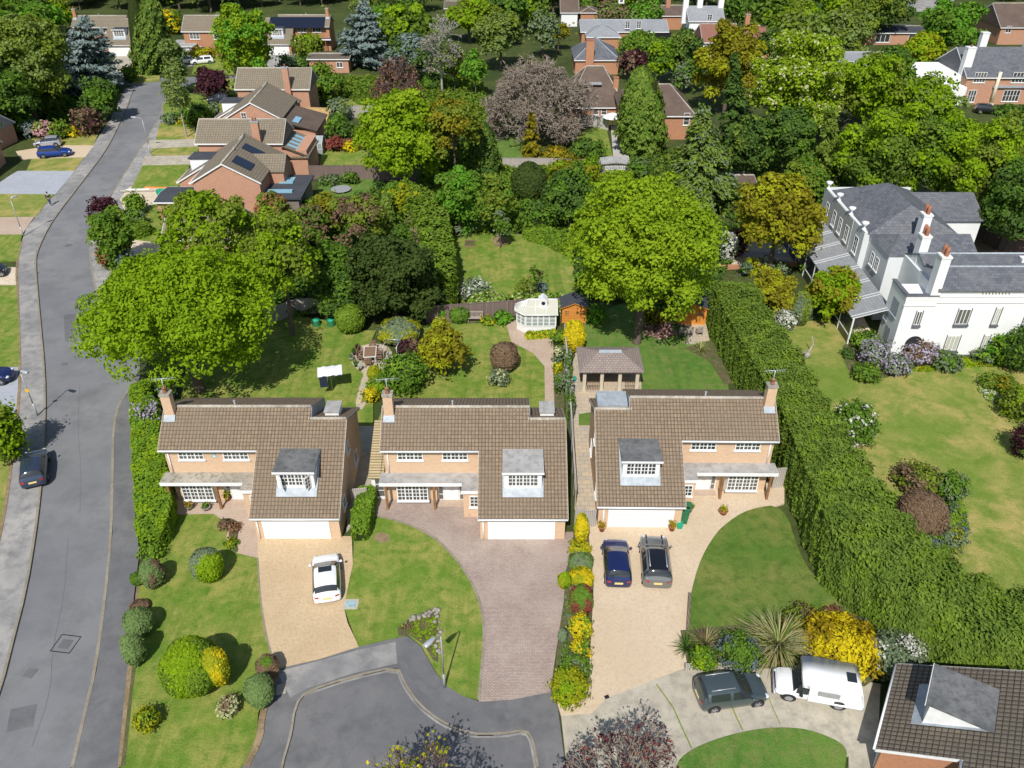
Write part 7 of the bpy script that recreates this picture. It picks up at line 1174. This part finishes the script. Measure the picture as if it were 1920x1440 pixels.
for q, lb, c, k in (((738, 8, 780, 55), 'bright yellow tree top near the white birch', ['yelgreen', 'lime'], 1), ((890, 10, 985, 110), 'pale straw-green tree left of the bare grey tree', ['birch', 'olive'], .8), ((830, 85, 872, 150), 'golden green tree right of the white birch', ['amber', 'mid'], .9), ((868, 95, 912, 160), 'bright green tree left of the bare grey tree', ['bright', 'mid'], 1), ((990, 20, 1050, 90), 'pale blossom tree above the bare grey tree', ['birch', 'sage'], .8), ((1030, 40, 1065, 75), 'small amber conifer near the timber framed house', ['amber'], 1), ((830, 0, 930, 60), 'yellow-green woodland tree at the top centre', ['spring', 'olive'], 1), ((1120, 0, 1180, 40), 'pale twiggy tree above the white cupola', ['birch', 'bronze'], .7), ((1180, -5, 1245, 45), 'light green tree right of the white cupola', ['bright', 'birch'], .9), ((1350, -10, 1420, 48), 'dark green tree right of the tall white house', ['dark', 'mid'], 1), ((1420, -5, 1540, 70), 'olive tree behind the flowering chestnut', ['olive', 'spring'], 1), ((1600, -30, 1720, 60), 'tall dark pine like tree above the low pavilion', ['dark', 'olive'], .8)):
    T_('woodland_tree', lb, 'tree', q, c, 2.0, 44, 2.2, k, crs=.25)
# front gardens
hedge('clipped_hedge', 'long clipped yellow-green laurel hedge beside the pavement, left of the left house', [(272, 745), (278, 800), (290, 900), (300, 985), (292, 1035)], [1.6, 1.9, 2.3, 2.4, 1.8], 2.0, ['laurel', 'spring'], 2.2, 1.15, rough=.07)
S_('lilac_bush', 'pale lilac flowering bush at the gable of the left house', 'shrub', (255, 752, 308, 818), ['laurel', 'lilac'], 2.2, 1, flower=.5, tight=False); S_('bush', 'bright green bush at the lower end of the laurel hedge', 'bush', (262, 1018, 306, 1052), ['laurel', 'hedge'], 2.2, 1.1, tight=False); S_('bush', 'large yellow-green bush at the left edge beside the lamp shadow', 'bush', (-34, 758, 42, 866), ['spring', 'olive'], 2.6, 1.1, tight=False); S_('white_shrub', 'white blossom by the chimney of the left house', 'shrub', (283, 715, 325, 755), ['mid', 'white'], 2, .9, flower=.25, tight=False)
hedge('clipped_hedge', 'glossy green clipped hedge between the left drive and middle lawn', [(694, 935), (684, 975), (676, 1018)], 1.25, 1.5, ['laurel', 'mid'], 2.2, 1.1)
S_('variegated_shrub', 'clipped ball half silver and half yellow on the left front lawn', 'bush', (358, 1027, 418, 1092), ['sage', 'spring'], 2.2, 1.4, patch=True); S_('clipped_dome', 'largest clipped dome, yellow-green, on the left front lawn', 'bush', (300, 1196, 414, 1305), ['spring', 'hedge'], 2.1, 1.6, amp=.02); S_('golden_shrub', 'golden variegated shrub hugging the right side of the largest dome', 'bush', (380, 1206, 430, 1296), ['yelgreen', 'yellow'], 2.0, 1.3, squash=.75)
for q, lb, c in (((253, 1328, 298, 1370), 'small golden-green cone bush at the bottom of the left front lawn', ['yelgreen', 'hedge']), ((410, 1308, 446, 1343), 'small cream and bronze bush on the left front lawn', ['cream', 'bronze'])): S_('small_bush', lb, 'bush', q, c, 2.2, 1.2, tight=False)
for q, lb, c in (((232, 1139, 286, 1194), 'grey-green heather mound, upper of two at the pavement edge', ['heather']), ((229, 1190, 271, 1248), 'grey-green heather mound, lower of two at the pavement edge', ['heather']), ((459, 1266, 513, 1327), 'round grey-green heather mound at the close corner', ['heather']), ((262, 1050, 308, 1102), 'green heather mound with brown patches below the laurel hedge', ['heather', 'bronze']), ((245, 1072, 272, 1098), 'small dark green mound beside the pavement', ['mid', 'dark']), ((480, 1228, 523, 1272), 'bronze and purple heather at the corner of the buff drive', ['bronze', 'mid']), ((243, 1126, 280, 1150), 'brown dried heather above the upper mound', ['bronze'])): S_('heather', lb, 'heather', q, c, 1.9, 1.5, amp=.06)
for q, lb, c in (((412, 976, 430, 992), 'left brown tuft in the small island bed', ['bronze']), ((426, 981, 449, 998), 'right brown tuft in the small island bed', ['bronze', 'autumn']), ((422, 1012, 446, 1027), 'yellow-green tuft in the small island bed', ['yelgreen', 'mid'])): S_('small_bush', lb, 'plant', q, c, 1.9, 1.2, tight=False)
for q, lb, c, tg in (((1077, 958, 1104, 1026), 'tall brilliant yellow clipped shrub at the head of the border between the drives', ['yellow', 'yelgreen'], True), ((1068, 1016, 1108, 1042), 'yellow and green shrub, second in the border between the drives', ['yelgreen', 'yellow'], False), ((1064, 1034, 1114, 1070), 'grey-green heather in the border between the drives', ['heather', 'sage'], True), ((1066, 1064, 1114, 1100), 'brilliant yellow heather in the border between the drives', ['yellow', 'yelgreen'], True), ((1045, 1073, 1071, 1104), 'round yellow-green bush jutting out of the border toward the mauve drive', ['spring', 'yelgreen'], True), ((1066, 1098, 1113, 1160), 'dark green and maroon shrub in the border between the drives', ['mid', 'maroon'], True), ((1070, 1154, 1107, 1204), 'yellow flowering shrub below the maroon one', ['yellow', 'laurel'], False), ((1072, 1204, 1106, 1240), 'yellow tufted shrub above the lowest border shrubs', ['yellow', 'mid'], False), ((1052, 1228, 1105, 1276), 'dark green shrub near the foot of the border', ['mid', 'sage'], False), ((1034, 1256, 1102, 1322), 'large yellow-green shrub at the foot of the border', ['yelgreen', 'spring'], False), ((1046, 1180, 1063, 1207), 'tiny pale sage plant on the soil beside the mauve drive', ['sage'], True)): S_('border_shrub', lb, 'shrub', q, c, 2.0, 1.3, tight=tg)
spiky('flax_plant', 'large cream striped spiky flax behind the camper van nose', 'plant', (1455, 1222), 2.7, 2.4, ['straw', 'straw', 'olive', 'cream'], 420, lw=.075); spiky('flax_plant', 'smaller bronze-green spiky flax at the left end of the corner bed', 'plant', (1322, 1216), 1.3, 1.4, ['straw', 'bronze', 'mid'], 160, lw=.06); spiky('palm_plant', 'dark green spiky palm beside the resin drive edge', 'plant', (1286, 1222), 1.0, 1.2, ['mid', 'dark'], 90, lw=.06)
for q, lb, c in (((1345, 1188, 1428, 1258), 'blue-grey flowering shrub behind the estate car', ['mid', 'rosemary']), ((1630, 1190, 1730, 1276), 'white variegated shrub behind the camper van rear', ['sage', 'white']), ((1468, 1138, 1545, 1190), 'olive grassy shrub above the big flax', ['olive', 'bronze']), ((1542, 1142, 1592, 1175), 'bronze low shrub under the conifer hedge', ['bronze', 'autumn']), ((1590, 1160, 1650, 1205), 'mixed green shrub under the conifer hedge', ['laurel', 'rosemary']), ((1295, 1215, 1345, 1260), 'green plants above the log edging', ['mid', 'spring'])): S_('border_shrub', lb, 'shrub', q, c, 2.1, 1.0, tight=False)
S_('golden_conifer', 'large golden orange shrub behind the white camper van', 'shrub', (1508, 1160, 1650, 1262), ['yellow', 'golden'], 2.4, 1.2, tight=False, asp=2.2)
ground_cover('border_plants', 'low mixed plants covering the soil of the border between the drives', [(1062, 1080), (1076, 1080), (1075, 1200), (1045, 1300), (1052, 1200)], .18, ['sage', 'mid'], 1.8, .35); ground_cover('rockery_plants', 'low pale plants among the rockery stones of the close', [(748, 1182), (800, 1155), (820, 1160), (818, 1235), (800, 1212), (770, 1192)], .25, ['spring', 'bronze'], 1.8, .6); ground_cover('bed_plants', 'low mixed plants in the corner bed behind the cars', [(1290, 1200), (1640, 1170), (1680, 1230), (1600, 1270), (1440, 1250), (1300, 1250)], .3, ['mid', 'bronze'], 2.0, .6)
ground_cover('scrub', 'tangle of mixed undergrowth between the back gardens and the road row', [(500, 470), (560, 400), (760, 345), (820, 380), (815, 520), (800, 590), (640, 590), (520, 600), (440, 560)], 1.1, ['mid', 'dark'], 2.6, .9); ground_cover('scrub', 'undergrowth across the middle distance gardens above the upper lawn', [(790, 310), (930, 300), (1070, 322), (1160, 335), (1090, 440), (1000, 440), (830, 440), (780, 380)], 1.0, ['mid', 'olive'], 2.4, .9); ground_cover('scrub', 'dark undergrowth around the large lime tree and hedge head', [(1070, 470), (1400, 420), (1370, 500), (1330, 560), (1200, 575), (1080, 560)], .9, ['dark', 'mid'], 2.4, .8)
ground_cover('scrub', 'undergrowth beneath the conifers right of the middle', [(1180, 300), (1420, 250), (1600, 300), (1560, 420), (1380, 420), (1240, 340)], .9, ['dark', 'olive'], 2.4, .8); ground_cover('scrub', 'undergrowth beneath the trees behind the road row', [(600, 150), (900, 140), (930, 250), (920, 320), (840, 320), (690, 210)], .9, ['mid', 'olive'], 2.3, .8); ground_cover('scrub', 'undergrowth under the upper left trees', [(-60, 130), (140, 110), (225, 155), (190, 215), (60, 245), (-60, 240)], .9, ['dark', 'mid'], 2.4, .8)
# trees whose tops just enter the bottom edge, throwing lacy shade on the close
X, Y = G(835, 1385, 7.2); bare_tree('yellow_leaved_tree', 'sparse tree with yellow leaf tufts entering the bottom edge over the close', 'tree', (0, 0, 1, 1), 'twig_dark', 2.2, 10, 5, 21, ['yelgreen', 'yellow'], 1300, base=(X - 1.3, Y - 1.9, 4.2, 2.6, 4.6), ls=.13, thick=.6)
X, Y = G(1165, 1328, 5.9); bare_tree('maroon_tree', 'twiggy maroon leaved tree entering the bottom edge by the concrete drive', 'tree', (0, 0, 1, 1), 'twig', 1.2, 13, 5, 33, ['purple', 'maroon'], 1300, base=(X, Y - 1.9, 3.5, 2.8, 3.2), ls=.12, thick=.55)
# ------------------------------------------------------------------ far woodland: each tree a copy of one of the kinds below
FK = [('wood', 'mid'), ('spring', 'olive'), ('dark', 'mid'), ('olive', 'birch'), ('mid', 'bright'), ('dark', 'yew'), ('birch', 'olive'), ('wood', 'spring')]
LBL = ['mid green round-crowned tree', 'yellow-green tree', 'dark green tree', 'dull olive loose-crowned tree', 'fresh green tree', 'very dark evergreen tree', 'grey-green thin-leaved tree', 'deep green tree with light shoots']
protos = []
for i, c in enumerate(FK):
    t = tree('woodland_tree', LBL[i] + ' in the far woodland along the top of the photo', 'tree', (900, 6 + i, 962, 68 + i), list(c), 1.6, 40, 2.4, .95, crs=.27, group='trees of the far woodland', seed=100 + i); t.location = (0, 330 + 14 * i, 0); protos.append(t)
clear = [(145, 25, 262, 152), (330, 28, 425, 130), (500, 18, 630, 140), (205, 120, 330, 160), (1060, 35, 1250, 110), (1270, 15, 1400, 100), (1080, 110, 1300, 262), (1135, 220, 1180, 305), (1740, 95, 1960, 215), (1620, 55, 1730, 92), (1860, 5, 1960, 85), (1690, -5, 1800, 28), (435, 120, 600, 300), (560, 180, 705, 340), (830, 0, 872, 30), (925, 250, 990, 322), (0, 225, 330, 470), (1460, 330, 1990, 700), (300, 140, 450, 300), (930, 100, 1090, 240)]
tclear = [(1518, 205, 1605, 398), (1332, 95, 1425, 325), (1232, 205, 1405, 425), (1410, 52, 1586, 268), (662, 168, 834, 350), (625, 5, 806, 150), (690, 92, 792, 190), (785, 0, 862, 140), (972, 205, 1022, 320), (92, 32, 228, 205), (246, 0, 345, 152), (396, 8, 516, 142), (1155, 128, 1252, 308), (1302, 35, 1442, 192)]
rf = random.Random(4); placed = []; k = 0
for row in range(25):
    Y = 112 + row * 8.2
    if Y > 305: break
    n = int(Y * 1.5 / 8.8) 
    for j in range(n):
        x = (-.5 + (j + .5) / n) * Y * 1.5 + rf.uniform(-3, 3); y = Y + rf.uniform(-3, 3); s = rf.uniform(.65, 1.15); r = 5.6 * s; h = 10 * s
        def pj(x, y, z): d = DEP(x, y, z); return 960 + CF * x / d, 720 - CF * (y * sT + (z - CH) * cT) / d
        bx_, by_ = pj(x, y, 0); tx_, ty_ = pj(x, y, h); d = DEP(x, y, h / 2); hw = CF * r / d
        if bx_ < -150 or bx_ > 2070 or by_ < -40: continue
        if any(x0 < tx_ + hw and tx_ - hw < x1 and y0 < by_ and ty_ < y1 for x0, y0, x1, y1 in clear): continue
        if any(x0 < tx_ + hw and tx_ - hw < x1 and ty_ < y1 and by_ > y1 - 15 for x0, y0, x1, y1 in tclear): continue
        if by_ > 330 or k >= 290: continue
        i = rf.choice([0, 0, 1, 2, 2, 3, 4, 5, 6, 7]); t = copy_tree(protos[i]); t.location = (x, y, 0); t.rotation_euler = (0, 0, rf.uniform(0, 6.28)); base_r = 4.9; q = r / base_r * 1.1; t.scale = (q, q, q * rf.uniform(.9, 1.25)); k += 1
for t in protos: 
    q = 1.15; t.scale = (q, q, q)
print('woodland copies', k)
